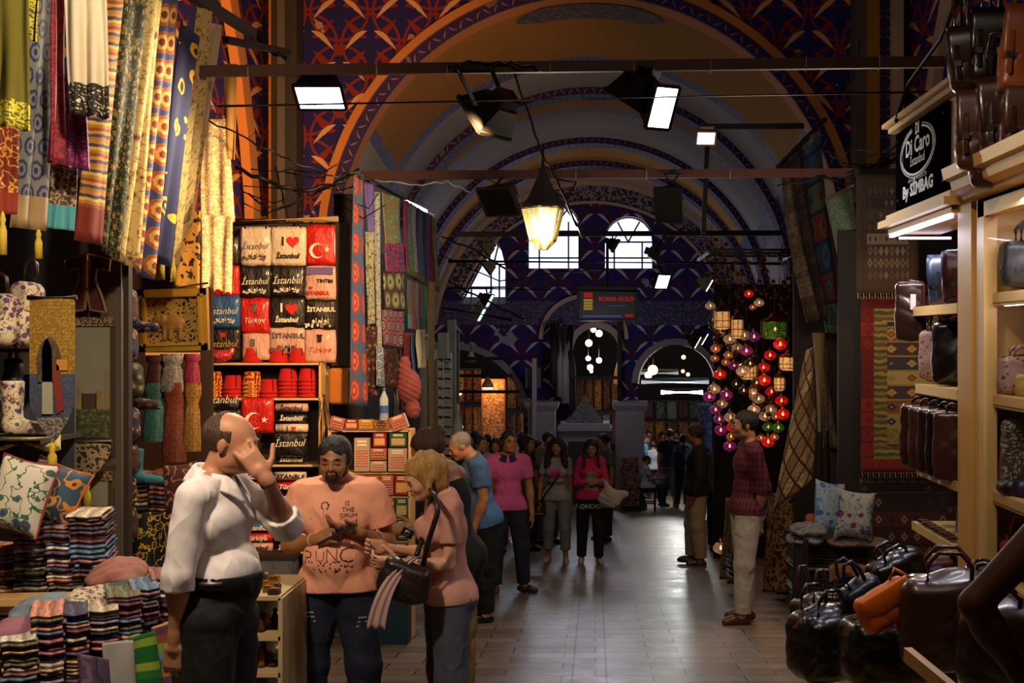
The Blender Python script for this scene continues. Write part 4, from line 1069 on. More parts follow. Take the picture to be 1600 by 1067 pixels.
# ---- man in the black jacket and chinos
BJ = person('man in a black jacket and beige trousers watching the crowd in profile', 1.30, 16.4, math.radians(-95), Ht=1.80, b=1.18, sk=SK4, hair=HBLK, hstyle='thick', shirt=BLK, sleeve='long', shirt_z=-.045, shirt_infl=.022, trous=BEIGE, shoe=BRSHOE, h=.011,
   legs={1: ((.03, .02, -1), (.0, .1, -1)), -1: ((-.03, -.14, -1), (0, -.02, -1))}, arms={1: dict(u=(.1, .1, -1), f=(-.1, -.3, -1)), -1: dict(u=(-.1, 0, -1), f=(.1, -.3, -1))})
# ---- person whose bare arm reaches in at the right edge
AR = person('bare bent arm of a person standing in front of the glass bag cabinet', 1.22, 2.95, math.radians(25), Ht=1.79, b=1.05, fem=True, sk=SK4, hair=HBRN, hstyle='long', shirt=cloth('magenta top', '#8a1848'), sleeve=None, trous=DENIM, shoe=BSHOE, h=.009, eyes=None,
   arms={-1: dict(u=(-.72, .25, -.75), f=(.62, -.1, -.9), c=.5), 1: dict()})

# ---- people further off
COLS = {n: cloth(n+' cloth', c) for n, c in dict(teal='#1a5a60', navy='#151a30', white='#98989c', grey='#55585e', green='#2c4a34', orange='#9a4a1a', lilac='#7a5a94', red='#6e1a1c', sky='#3a7a9a', brown='#3a281c', maroon='#3c1220', olive='#4a4a2a', palepink='#8e5a66').items()}
def folk(px, feet, Ht, head, shirt, trous, label, **k):
    Y = 3200/(feet-687); k.setdefault('h', .016 if Y > 20 else .013); k.setdefault('hstyle', 'short'); k.setdefault('eyes', 'open' if Y < 19 else None)
    k.setdefault('legs', {1: ((.05, -.1, -1), (.02, .1, -1)), -1: ((-.05, .1, -1), (-.02, .08, -1))} if k.pop('walk', False) else {})
    if k['hstyle'] in ('long', 'bun', 'curly', 'pony'): k.setdefault('fem', True)
    return person(label, XA(px, Y), Y, math.radians(head), Ht=Ht, shirt=COLS[shirt], trous=COLS[trous] if trous in COLS else trous, shoe=BSHOE, sk=k.pop('sk', SK2), shirt_z=k.pop('shirt_z', -.03), **k)
folk(750, 872, 1.66, 40, 'white', 'navy', 'man in a white shirt holding a phone to his ear in the left crowd', arms={-1: dict(u=(-.4, -.5, -.6), f=(.3, -.3, 1))})
folk(775, 862, 1.62, 0, 'maroon', 'brown', 'woman with dark hair just behind the shoulder of the man in pink polo', hstyle='long')
folk(822, 862, 1.66, 60, 'brown', 'navy', 'woman with long dark hair in a dark long top beside the man in pink polo', hstyle='long', sleeve='long', shirt_z=-.12)
folk(836, 848, 1.60, 70, 'orange', 'navy', 'bare armed woman behind the long dark haired woman in brown', hstyle='bun')
folk(856, 850, 1.72, 30, 'grey', 'brown', 'young man looking left behind the curly haired young woman', hstyle='thick')
folk(944, 845, 1.70, -60, 'grey', 'navy', 'man in a grey top passing behind the young woman in hot pink', hstyle='thick')
folk(795, 836, 1.74, 10, 'white', 'navy', 'tall man in a pale shirt walking in front of the left arch', walk=True)
folk(728, 822, 1.70, 120, 'navy', 'brown', 'man in dark blue at the far left beside the eyeglasses stand')
folk(742, 815, 1.78, 160, 'teal', 'navy', 'man in a teal shirt turned away near the left arch')
folk(762, 806, 1.72, 200, 'sky', 'navy', 'person in a light blue top under the left arch')
folk(782, 803, 1.65, 90, 'maroon', 'brown', 'woman with dark hair in maroon under the left arch', hstyle='long')
folk(806, 800, 1.68, 150, 'palepink', 'grey', 'person in a pink top under the left arch', hstyle='bun')
folk(814, 790, 1.8, 100, 'sky', 'navy', 'person in a bright turquoise top by the left pillar')
folk(736, 790, 1.74, 30, 'green', 'navy', 'man in a green top deep inside the left arch')
folk(1046, 791, 1.86, 175, 'navy', 'grey', 'man in a black polo and grey shorts walking away towards the right arch', tl=.62, b=1.15, walk=True, sk=SK1)
folk(1066, 794, 1.72, 160, 'brown', 'navy', 'woman with a dark backpack walking away towards the right arch', walk=True, sleeve='long', hstyle='bun')
folk(1090, 812, 1.70, 180, 'grey', 'grey', 'person in a patterned grey top between the black jacket man and the backpack woman', hstyle='thick')
folk(1124, 862, 1.66, 150, 'grey', 'navy', 'person in a grey top and dark trousers between the lamps and the plaid shirt man', b=1.05)
folk(1004, 779, 1.76, 120, 'sky', 'navy', 'man in a pale blue shirt standing beside the right pillar')
folk(1020, 779, 1.55, 210, 'white', 'navy', 'boy in a white tee shirt and blue jeans walking away under the right arch', walk=True)
folk(1011, 770, 1.72, 20, 'olive', 'navy', 'person in olive behind the boy in the white tee')
folk(1034, 762, 1.85, 30, 'orange', 'brown', 'person in an orange top deep under the right arch', hstyle='bun')
folk(1058, 762, 1.9, -30, 'lilac', 'navy', 'person in a lilac top deep under the right arch')
folk(1046, 764, 1.8, 60, 'brown', 'navy', 'dark clothed person deep under the right arch')
folk(1075, 768, 1.75, 170, 'teal', 'navy', 'person in teal deep under the right arch')
folk(1014, 764, 1.9, 0, 'brown', 'navy', 'person in brown deepest under the right arch by the pillar', sk=SK1)
folk(918, 768, 1.8, 20, 'grey', 'navy', 'person in grey beyond the fountain in the central arch')
folk(936, 764, 1.75, 0, 'maroon', 'navy', 'woman in maroon beyond the fountain in the central arch', hstyle='long')
folk(897, 764, 1.75, 0, 'navy', 'navy', 'person in dark blue beyond the fountain in the central arch')
# seated boy
ST = person('seated child in a white and turquoise tee on a low stool beside the right pillar', XA(1009, 28.5), 28.5, math.radians(100), Ht=1.5, h=.014, hstyle='short', shirt=COLS['white'], trous=COLS['navy'], shoe=BSHOE, seated=.55, eyes=None, shirt_z=-.03,
    legs={1: ((.08, -1, -.05), (0, 0, -1)), -1: ((-.08, -1, -.05), (0, 0, -1))}, arms={1: dict(u=(.1, -.4, -1), f=(0, -1, .1)), -1: dict(u=(-.1, -.4, -1), f=(0, -1, .1))})
bp = wpos({'root': [o for o in COL.objects if o.get('label', '').startswith('woman with a dark backpack')][0]}, (0, .2, 1.15))
root = thing('backpack', 'dark backpack on the back of the woman walking to the right arch', 'backpack', bp)
solid_obj('bag_body', [Bx(bp, (.17, .09, .22), None, .06)], COLS['navy'], root, h=.02)
m = MB()
for s in (-1, 1): m.tube([bp+Vector((s*.1, .05, .2)), bp+Vector((s*.11, .2, .25)), bp+Vector((s*.12, .25, .05))], .02, COLS['brown'], 6)
m.build('strap', root)

# ================================================================== fabrics used by the goods
W_PINE = plain('pale pine', '#c9a468', .55, .2, obj=True, sc=4); W_CREAM = plain('cream painted wood', '#b9a070', .5, .15, obj=True, sc=3); W_DARK = plain('dark wood', '#2a1a10', .6, .4, obj=True, sc=4)
BRASS = mat('brass', '#9a7434', .3, 1); CHROME = mat('chrome', '#a0a0a0', .18, 1); BLKM = mat('black metal', '#121212', .5, .5)
FB = dict(
 olive=plain('olive scarf', '#5e5714', .9, .3), olivelace=scroll('yellow lace hem', '#4a4410', '#a89e28', None, 60, th=.08), redpat=scroll('red scroll brocade', '#6a1c0c', '#c88a2c', None, 22, th=.03), redhem=plain('red hem', '#7a2412'),
 blueikat=medallion('blue grey ikat', '#6c6a66', ['#2a2f55', '#6c6a66', '#232a58'], .075, .11), beigehem=plain('beige satin hem', '#9c8058', .5), crimson=scroll('crimson print', '#8c1c2c', '#5a1020', None, 40), magenta=scroll('magenta print', '#a02a80', '#50103a', None, 50, th=.09),
 white=plain('white scarf cloth', '#d8c8b0', .85, .12), whiteb=scroll('white scarf with black print', '#cdbca4', '#2a2420', None, 55, th=.12), gold=stripes('gold stripe weave', ['#a07020', '#4a3458', '#b8862c', '#8c3a1c', '#a07020', '#c8a040', '#3c3050', '#b07828'], .13, wob=.02),
 teal=plain('turquoise hem', '#4a98a0', .7), brownpat=scroll('brown print', '#4a3420', '#a89070', None, 30), blackfl=floral('black floral embroidery', '#1c1a12', '#8a7a28', '#8c2c38', '#c87a6a', 24, '#6a6a24', sx=1.4), creamfl=floral('cream floral silk', '#c0a468', '#a88848', '#6a3c40', None, 16, '#8a6a3a'),
 bluemot=medallion('blue suzani', '#39466e', ['#a0542c', '#c8a050', '#7a2418'], .11, .16, stag=False), navygold=floral('navy and gold brocade', '#16163a', '#c08a1c', '#16163a', '#b08a3c', 7), beigegold=scroll('beige gold weave', '#8c7450', '#b09040', '#6a5430', 40),
 lace=scroll('cream lace', '#d8c8aa', '#a89068', None, 34, th=.06), damask=scroll('brown gold damask', '#241608', '#b88838', '#241608', 20, th=.12), tassel=plain('yellow tassel thread', '#c0a020', .7, .5, sc=90),
 lampfab=plain('tan cloth strip', '#a07c44', .8))
def cl(name, tl, tr, br, bl, Ya, Yb, bands, label, cat='textile', folds=3, amp=.02, group=None, thick=.006, drop=None, parent=None, hang=0., wave=.0, nv=24, Yc=None, edge=0.0):
    """hanging cloth between four photo points; bands = [(fraction from the top, material)]; Ya at left, Yb at right"""
    A, B = P(tl[0], tl[1], Ya), P(tr[0], tr[1], Yb); D, Cc = P(bl[0], bl[1], Ya if Yc is None else Yc[0]), P(br[0], br[1], Yb if Yc is None else Yc[1])
    wd = ((B-A).length+(Cc-D).length)/2; ht = ((D-A).length+(Cc-B).length)/2
    nn = (B-A).cross(D-A); nn = nn.normalized() if nn.length else Vector((0, 1, 0)); ph = random.random()*6
    def fn(a, b):
        b = 1-b; q = (A*(1-a)+B*a)*(1-b)+(D*(1-a)+Cc*a)*b
        return q+nn*(amp*math.sin(a*folds*2*PI+ph+b*.8)*(.5+.5*b)+amp*.4*math.sin(a*folds*4.3+b*5))+Vector((0, 0, edge*math.sin(a*19+ph)*(b > .98)+hang*math.sin(PI*a)*(1-b)))
    def mf(a, b):
        b = 1-b; r = bands[0][1]
        for f_, mm in bands:
            if b >= f_: r = mm
        return r
    m = MB(); m.grid(fn, max(8, int(folds*8)), nv, bands[0][1], lambda a, b: (a*wd, b*ht), thick=thick, mf=mf)
    o = m.build(name, parent)
    if parent is None: tag(o, label, cat, group)
    return o
ov = 'scarves hung in a row above the left stall'
G = None
cl('scarf', (-40, -60), (46, -60), (48, 205), (-30, 190), 5.2, 5.25, [(0, FB['olive']), (.85, FB['olivelace'])], 'olive scarf with yellow lace hem hanging highest at the left edge', 'scarf', 2.2, .03)
cl('scarf', (36, -60), (64, -60), (62, 68), (45, 62), 5.5, 5.5, [(0, FB['olivelace'])], 'short olive scarf end beside the larger olive scarf', 'scarf', 1.5, .02)
cl('textile', (-30, 150), (30, 180), (26, 335), (-30, 335), 5.6, 5.7, [(0, FB['redpat']), (.78, FB['redhem'])], 'dark red brocade with gold scrolls under the olive scarf', 'textile', 2, .012)
cl('textile', (52, -60), (88, -60), (75, 362), (18, 355), 5.8, 6.1, [(0, FB['blueikat']), (.86, FB['beigehem'])], 'blue grey ikat textile with a beige satin hem', 'textile', 2, .015)
cl('scarf', (84, -60), (100, -60), (104, 262), (70, 250), 5.9, 6.0, [(0, FB['crimson'])], 'crimson printed scarf left of the white scarf', 'scarf', 1.6, .02)
cl('scarf', (98, 120), (132, 120), (139, 268), (104, 258), 6.05, 6.1, [(0, FB['magenta'])], 'magenta printed scarf end below the white scarf', 'scarf', 1.6, .015)
cl('scarf', (96, -60), (166, -60), (172, 186), (108, 178), 5.8, 5.85, [(0, FB['white']), (.80, FB['whiteb'])], 'white scarf with a black printed border hanging brightly lit', 'scarf', 2.5, .03)
cl('textile', (72, 255), (122, 260), (116, 361), (71, 356), 6.2, 6.3, [(0, FB['brownpat']), (.62, FB['teal'])], 'short brown print with a turquoise hem below the crimson scarf', 'textile', 2, .012)
cl('textile', (165, -60), (198, -60), (160, 384), (117, 375), 6.4, 6.6, [(0, FB['gold']), (.88, FB['redhem'])], 'gold and purple striped weave with a rust red hem', 'textile', 1.2, .012)
cl('textile', (194, -60), (238, -60), (184, 405), (156, 392), 6.7, 6.9, [(0, FB['blackfl'])], 'black textile embroidered with pink and gold flowers', 'textile', 1.5, .015)
cl('textile', (236, -60), (258, -60), (208, 418), (176, 405), 6.9, 7.1, [(0, FB['creamfl'])], 'narrow cream floral silk between the black floral and blue textiles', 'textile', 1.5, .02)
cl('textile', (256, -60), (284, -60), (242, 440), (203, 425), 7.3, 7.5, [(0, FB['bluemot'])], 'blue embroidered textile with orange medallions', 'textile', 2, .02)
cl('textile', (284, 30), (310, 60), (262, 420), (236, 400), 7.6, 7.8, [(0, FB['navygold'])], 'navy textile with gold appliques', 'textile', 1.5, .02)
cl('textile', (306, 10), (330, 18), (300, 300), (262, 440), 7.9, 8.1, [(0, FB['beigegold'])], 'beige and gold woven strip right of the navy textile', 'textile', 2, .02)
cl('textile', (326, 35), (349, 40), (300, 330), (268, 440), 8.2, 8.4, [(0, FB['beigehem']), (.5, FB['beigegold'])], 'long beige strip with a turquoise edge curving outwards', 'textile', 2, .02)
cl('textile', (349, 100), (371, 100), (367, 250), (352, 248), 9.2, 9.2, [(0, FB['lampfab'])], 'tan cloth strip hanging behind the cream lace', 'textile', 1.2, .01)
cl('textile', (272, 330), (314, 330), (312, 452), (272, 448), 8.6, 8.6, [(0, FB['damask'])], 'brown and gold damask panel above the framed elephant', 'textile', 1, .006)
# cream lace on a wire hanger
L = thing('lace_panel', 'brightly lit cream lace panel hanging from a wire hanger', 'textile', P(338, 460, 9.2))
cl('upper_lace', (312, 188), (356, 185), (366, 345), (314, 340), 9.2, 9.2, [(0, FB['lace'])], '', folds=2.2, amp=.012, parent=L, edge=.01)
cl('lower_lace', (314, 335), (364, 338), (361, 460), (316, 448), 9.18, 9.18, [(0, FB['lace'])], '', folds=2.4, amp=.014, parent=L, edge=.014)
m = MB(); m.tube([P(314, 186, 9.2), P(330, 176, 9.2), P(352, 183, 9.2)], .004, CHROME, 6); m.tube([P(330, 176, 9.2), P(331, 166, 9.2), P(337, 166, 9.2)], .003, CHROME, 6); m.build('hanger', L)
def tassel(x, y0, y1, Y, w_, label, mm=None):
    m = MB(); c = P(x, y1, Y); L_ = (y1-y0)*Y/F; r = w_*Y/F/2; m.lathe([(r, 0), (r*.95, L_*.55), (r*.5, L_*.72), (r*.75, L_*.8), (r*.4, L_*.95), (.002, L_)], c, mm or FB['tassel'], 12); return tag(m.build('tassel'), label, 'tassel')
tassel(4, 330, 398, 5.6, 13, 'yellow tassel hanging under the dark red brocade'); tassel(60, 358, 404, 5.9, 12, 'yellow tassel hanging under the blue grey ikat'); tassel(250, 385, 437, 8, 15, 'yellow fringe tassel under the navy textile'); tassel(270, 400, 440, 8.1, 10, 'yellow tassel under the long beige strip')
# rail that carries them
for (a, b, r, lab) in (((280, -20, 7.6), (395, 52, 9.2), .03, 'wooden'), ((352, 62, 9.2), (450, 82, 10.2), .025, 'dark wooden')):
    m = MB(); m.bar(P(*a), P(*b), r*2, r*2, W_DARK); tag(m.build('hanging_rail'), lab+' rail sloping over the hanging textiles on the left', 'rail')
# ------------------------------------------------------------------ back wall of the near stall
SB = plain('blue grey board', '#3c4048', .8, .2, obj=True); SB2 = plain('beige stall wall', '#4e4234', .85, .3, obj=True)
m = MB(); 
a, b = XA(-60, 7.2), XA(182, 7.2); m.box(((a+b)/2, 7.3, .9), (b-a, .06, 3.2), SB2); m.box((XA(40, 7.2), 7.24, ZA(395, 7.2)), (XA(90, 7.2)-XA(-60, 7.2), .04, .45), SB); struct(m.build('wall_stall'))
m = MB(); m.box((XA(179, 7.0), 7.2, .6), (.03, .06, 3.0), W_DARK); struct(m.build('trim_30'))
def grid_panel(name, x0, y0, x1, y1, Y, fn_mat, th=.012, parent=None):
    m = MB(); A = P(x0, y1, Y); w_ = (x1-x0)*Y/F; h_ = (y1-y0)*Y/F
    m.prism([(0, 0), (w_, 0), (w_, h_), (0, h_)], A, (1, 0, 0), (0, 0, 1), th, fn_mat); return m
def tapestry_mosque(x0, y0, x1, y1, Y, label):
    base = P((x0+x1)/2, y1, Y); t = thing('tapestry', label, 'tapestry', base); w_ = (x1-x0)*Y/F; h_ = (y1-y0)*Y/F; o = P(x0, y1, Y)
    sky = plain('tapestry sky', '#6e6a58', .95, .2); br = plain('tapestry brown', '#3c2c18', .95, .4); gr = floral('tapestry trees', '#2c3018', '#4a4a24', '#5e5a2c', None, 30); gd = plain('tapestry gold', '#7a6434', .95, .4)
    m = MB(); m.prism([(0, 0), (w_, 0), (w_, h_), (0, h_)], o, (1, 0, 0), (0, 0, 1), .01, br)
    def r(a, b, c, d, mm, k=1): m.box(o+Vector(((a+c)/2*w_, -.002*k, (b+d)/2*h_)), ((c-a)*w_, .003, (d-b)*h_), mm)
    r(.08, .08, .92, .93, sky); r(.08, .08, .92, .30, gr, 2); r(.12, .30, .26, .44, gd, 2); r(.58, .30, .72, .44, gd, 2); r(.24, .30, .6, .42, br, 2); r(.8, .3, .83, .62, gd, 2); r(.87, .3, .9, .6, gd, 2)
    m.lathe([(.21*w_, 0), (.19*w_, .05*h_), (.12*w_, .09*h_), (.002, .11*h_)], o+Vector((.42*w_, -.002, .44*h_)), gd, 20, sy=.03)
    for k in range(6): m.lathe([(.09*w_, 0), (.07*w_, .03*h_), (.002, .05*h_)], o+Vector(((.15+.13*k)*w_, -.004, (.14+.05*(k % 3))*h_)), gd, 14, sy=.03)
    m.build('woven_picture', t)
    m = MB(); m.box(o+Vector((w_/2, -.006, h_-.02)), (w_*1.02, .01, .05), scroll('tapestry border', '#2c1c10', '#7a6440', None, 40)); m.build('top_border', t); return t
tapestry_mosque(113, 497, 177, 700, 7.15, 'tapestry of a domed mosque on the stall wall')
tapestry_mosque(98, 738, 175, 862, 7.1, 'second mosque tapestry with minarets below the pointed pendant')
# pointed pennants with tassels
def pennant(x0, y0, x1, y1, Y, bands, label, yp):
    base = P((x0+x1)/2, y1, Y); t = thing('pennant', label, 'wall hanging', base); w_ = (x1-x0)*Y/F; h_ = (y1-y0)*Y/F; o = P(x0, y1, Y); hp_ = (y1-yp)*Y/F
    m = MB(); N = 40; ys = [h_*k/N for k in range(N+1)]
    def half(z): return w_/2*(1 if z > hp_ else math.sin(z/hp_*PI/2)**.9)
    for k in range(N):
        za, zb = ys[k], ys[k+1]; f_ = 1-(za+zb)/2/h_; mm = bands[0][1]
        for q, r_ in bands:
            if f_ >= q: mm = r_
        c = w_/2
        for yy, fl in ((0, 0), (.012, 1)):
            q = [(c-half(za), za), (c+half(za), za), (c+half(zb), zb), (c-half(zb), zb)]
            idx = [m.vert(o+Vector((a, yy+.01*math.sin(a*25), b))) for a, b in q]; m.face(idx[::-1] if fl else idx, mm, q)
    m.build('cloth', t)
    m = MB(); m.tube([P(x0-3, y0, Y), P(x1+3, y0, Y)], .012, W_DARK, 8); m.build('rod', t)
    m = MB(); c = P((x0+x1)/2, y1, Y); L_ = 45*Y/F; m.lathe([(.022, -L_), (.02, -L_*.45), (.01, -L_*.3), (.015, -L_*.2), (.004, 0)], c, FB['tassel'], 12); m.build('tassel', t)
    return t, o, w_, h_
t, o, w_, h_ = pennant(46, 465, 117, 692, 5.9, [(0, scroll('mustard brocade', '#8a6a10', '#6a4c10', None, 60, th=.08)), (.52, scroll('slate blue weave', '#2c3040', '#3c4050', None, 60)), (.82, scroll('pale stone weave', '#7a7068', '#3a3430', None, 50))], 'mustard and slate pennant with a pointed lower end', 620)
m = MB(); rst = plain('rust woven figure', '#6a2010'); gdm = plain('pale woven column', '#8a8470'); gg = plain('gold patch', '#a8701c')
m.prism([(0, 0), (.05, 0), (.045, .3), (.02, .36), (.0, .3)], o+Vector((w_*.30, -.012, h_*.2)), (1, 0, 0), (0, 0, 1), .004, gdm); m.prism([(0, 0), (.035, .02), (.012, .22), (-.02, .25)], o+Vector((w_*.62, -.014, h_*.2)), (1, 0, 0), (0, 0, 1), .004, rst)
m.prism([(0, 0), (.05, 0), (.05, .05), (0, .05)], o+Vector((w_*.62, -.014, h_*.5)), (1, 0, 0), (0, 0, 1), .004, gg); m.prism([(-.05, 0), (.05, 0), (.055, .12), (.035, .18), (0, .21), (-.035, .18), (-.055, .12)], o+Vector((w_*.45, -.012, h_*.42)), (1, 0, 0), (0, 0, 1), .004, scroll('arch weave', '#4a3c20', '#2a2418', None, 60))
m.build('woven_figure', t)
pennant(100, 690, 172, 752, 7.0, [(0, scroll('dark scroll pennant', '#2a1c10', '#8a7450', None, 30, th=.08))], 'dark triangular pennant with pale scrolls above the lower tapestry', 700)
# small caftan ornament on the wall
t = thing('caftan_ornament', 'small dark red embroidered caftan hung on the stall wall', 'ornament', P(136, 488, 7.1)); m = MB(); rd = plain('dark red velvet', '#3a0c08', .9); gd = plain('gold trim', '#6a4a14', .6)
out = [(-30, 0), (-5, 4), (0, 40), (5, 4), (30, 0), (22, 30), (12, 55), (14, 75), (34, 70), (36, 90), (12, 96), (0, 100), (-12, 96), (-36, 90), (-34, 70), (-14, 75), (-12, 55), (-22, 30)]
u = 7.1/F; m.prism([(a*u, b*u*.92) for a, b in out], P(136, 488, 7.1), (1, 0, 0), (0, 0, 1), .03, rd); m.build('robe', t)
m = MB()
for a, b in zip(out, out[1:]+out[:1]): m.bar(P(136+a[0], 488-a[1]*.92, 7.08), P(136+b[0], 488-b[1]*.92, 7.08), .008, .008, gd, (0, 1, 0))
m.bar(P(136, 450, 7.08), P(136, 396, 7.08), .008, .008, gd, (0, 1, 0)); m.build('braid', t)
# ------------------------------------------------------------------ handbags, boots, cushions at the far left
CRF = floral('cream suzani', '#b8a888', '#3a3a6a', '#7a2a28', '#2a4a70', 26, '#6a3a38', obj=True); PATCH = floral('patchwork kilim leather', '#3a1c14', '#6a5a20', '#2c3a5a', '#8a3a2a', 18, '#1a1410', obj=True)
PATCH2 = floral('green patchwork', '#2c2c1c', '#5a5a30', '#6a2a1c', '#8a7a30', 22, '#101010', obj=True); PATCH3 = floral('purple patchwork', '#241830', '#8a6a20', '#1c3a50', '#7a2450', 20, '#101010', obj=True); YLF = floral('yellow black ikat', '#100e08', '#b89a1c', '#100e08', '#8a1c2c', 16, '#b89a1c', obj=True)
def handbag(x0, y0, x1, y1, Y, matl, label, depth=.1, strap=True, tilt=0., group=None, cat='bag', hnd=LEA, flap=False, rnd=.05, bump_=.006, name='handbag', rz=0., tagit=False, rings=True, sh=0.5):
    c = P((x0+x1)/2, (y0+y1)/2, Y); w_ = (x1-x0)*Y/F/2; h_ = (y1-y0)*Y/F/2; R = Matrix.Rotation(rz, 3, 'Z') @ Matrix.Rotation(tilt, 3, 'Y')
    t = thing(name, label, cat, c-Vector((0, 0, h_)), 0, group); rd = min(rnd, w_*.7, h_*.7, depth*.45)
    hh_ = .006 if Y < 7 else .01
    prm = [Bx(c, (w_, depth/2, h_), R, rd, .02), Ell(c+R @ Vector((0, 0, -h_*.3)), (w_*1.02, depth*.55, h_*.6), R, .03)]
    solid_obj('bag_body', prm, matl, t, h=hh_, noise=wrinkle(bump_, 45, 36, x0+y0))
    if strap:
        m = MB(); a = c+R @ Vector((-w_*.5, 0, h_*.92)); b = c+R @ Vector((w_*.5, 0, h_*.92)); up = R @ Vector((0, 0, h_*sh*1.4+.02))
        m.tube([a, a*.85+b*.15+up*.8, (a+b)/2+up, a*.15+b*.85+up*.8, b], .011 if Y < 8 else .012, hnd, 8); m.build('handle', t)
    if flap:
        m = MB(); f0 = c+R @ Vector((0, -depth/2-.004, h_*.35))
        def ff(a, b): return f0+R @ Vector(((a-.5)*w_*1.96*(1-.12*b*b), .0-.006*math.sin(b*PI)+(b < .05)*.02, (.62-b)*h_*1.0))
        m.grid(ff, 8, 6, matl, thick=.006); m.build('flap', t)
        m = MB(); m.bar(c+R @ Vector((0, -depth/2-.014, h_*.6)), c+R @ Vector((0, -depth/2-.014, -h_*.45)), .022, .008, matl, (0, 1, 0)); m.build('strap', t)
        m = MB(); m.box(c+R @ Vector((0, -depth/2-.02, -h_*.2)), (.034, .008, .026), CHROME, R); m.build('buckle', t, label='metal buckle')
    if tagit:
        m = MB(); m.box(c+Vector((w_*tagit, -depth/2-.02, 0)), (.035, .002, .09), mat('white price tag', '#c8bcb0', .6)); m.build('price_tag', t, label='white price tag')
    return t
m = MB(); m.box((XA(0, 6.3), 6.5, ZA(547, 6.3)), (.40, .4, .02), W_DARK); m.box((XA(0, 6.3), 6.5, ZA(690, 6.3)), (.44, .5, .02), W_DARK); m.box((XA(-38, 6.3), 6.5, .9), (.02, .4, 1.2), W_DARK); m.box((XA(0, 6.3), 6.72, .9), (.40, .02, 1.0), SB); tag(m.build('display_shelf'), 'dark display shelf of boots and bags beside the mustard pennant', 'shelf')
handbag(-30, 458, 28, 540, 6.1, CRF, 'cream floral fabric handbag on the upper shelf at the left edge', .12)
handbag(18, 440, 62, 540, 6.2, CRF, 'taller cream floral handbag leaning beside the pennant', .14, tilt=.12)
handbag(8, 560, 34, 640, 6.4, plain('dark blue leather', '#141820', .4), 'small dark handbag on the shelf under the floral ones', .08, strap=True)
def boot(x, y, Y, matl, label, d=1, sc=1., group=None):
    c = P(x, y, Y); t = thing('boot', label, 'boot', c, 0, group)
    solid_obj('upper', [Cap(c+Vector((0, 0, .25*sc)), c+Vector((0, 0, .07)), .05*sc, .042*sc, k=.03, cuts=[(np.array(c+Vector((0, 0, .25*sc))), np.array((0, 0, 1.)))]), Cap(c+Vector((0, 0, .045)), c+Vector((d*.17*sc, -.02, .035)), .042*sc, .028*sc, k=.03, cuts=[(np.array(c+Vector((0, 0, .012))), np.array((0, 0, -1.)))])], matl, t, h=.007)
    m = MB(); m.prism([(-.045*sc, -.03), (.1*sc, -.035), (.2*sc, -.01), (.1*sc, .03), (-.045*sc, .03)], c+Vector((0, 0, .012)), (d, 0, 0), (0, 1, 0), .012, BSHOE); m.build('sole', t); return t
boot(20, 682, 6.05, CRF, 'cream patterned slouch boot on the lower shelf', sc=1.05); boot(-8, 676, 6.2, PATCH, 'dark patterned boot behind the cream boot at the left edge')
for i, (x0, y0, x1, y1, mt, lb) in enumerate(((182, 452, 212, 506, PATCH, 'rust patchwork handbag, topmost in the column of bags by the dark post'), (182, 512, 213, 566, PATCH3, 'dark patchwork handbag, second from the top of the column'), (180, 566, 222, 622, PATCH2, 'green suede patchwork handbag, third in the column'),
      (181, 636, 216, 690, PATCH3, 'blue and gold patchwork handbag, fourth in the column'), (181, 694, 216, 742, PATCH, 'checked patchwork handbag, fifth in the column'), (181, 744, 211, 790, YLF, 'yellow laced handbag, sixth in the column'), (182, 792, 212, 845, PATCH, 'brown velvet handbag, lowest in the column'))):
    handbag(x0, y0, x1, y1, 7.5+.02*i, mt, lb, .12, group='patchwork bags stacked in a column', hnd=BLKT)
for i, (x, y, lb, mt) in enumerate(((206, 520, 'pointed purple and yellow slipper boot beside the top bags', PATCH3), (205, 640, 'blue toed patchwork boot beside the fourth bag', PATCH), (213, 758, 'turquoise toed boot under the checked bag', plain('turquoise suede', '#2a6a70', .8)))):
    boot(x, y, 7.9, mt, lb, sc=.9)
handbag(208, 640, 240, 596, 7.9, YLF, 'yellow and black ikat pouch between the boots', .08) if False else None
def cushion(x, y, w_, h_, Y, matl, label, tilt=0., rz=0., lean=-.25, th=.16, piping=None, group=None, seed=0):
    c = P(x, y, Y); a = w_*Y/F/2; b = h_*Y/F/2; t = thing('cushion', label, 'cushion', c-Vector((0, 0, b)), 0, group); R = Matrix.Rotation(rz, 3, 'Z') @ Matrix.Rotation(lean, 3, 'X') @ Matrix.Rotation(tilt, 3, 'Y'); m = MB()
    for sgn in (-1, 1):
        def fn(u, v):
            x_ = (u-.5)*2; z_ = (v-.5)*2; e = (1-abs(x_)**3.2)*(1-abs(z_)**3.2); pin = 1-.10*(1-x_*x_)*abs(z_)**3 if 0 else 1
            kx = 1-.09*(1-z_*z_); kz = 1-.09*(1-x_*x_)
            return c+R @ Vector((x_*a*kx, sgn*th/2*max(e, 0)**.45, z_*b*kz))
        m.grid((lambda u, v: fn(1-u, v)) if sgn > 0 else fn, 18, 18, matl, lambda u, v: (u*2*a+seed, v*2*b+seed))
    m.build('cover', t)
    if piping:
        m = MB(); pts = []
        for k in range(40):
            s_ = k/40*4; e = int(s_); f_ = (s_-e)*2-1; x_, z_ = ((f_, -1), (1, f_), (-f_, 1), (-1, -f_))[e]; pts.append(c+R @ Vector((x_*a*(1-.09*(1-z_*z_)), 0, z_*b*(1-.09*(1-x_*x_)))))
        m.tube(pts, .006, piping, 6, closed=True); m.build('piping', t)
    return t
WFL = floral('white cushion with blue and green vines', '#b8b09c', '#3c5a4a', '#2c3c78', '#8a2c38', 15, '#2c5a3c')
cushion(32, 775, 92, 118, 5.75, WFL, 'white cushion embroidered with green vines on the left scarf table', tilt=.22, piping=mat('red piping', '#7a2a2a'))
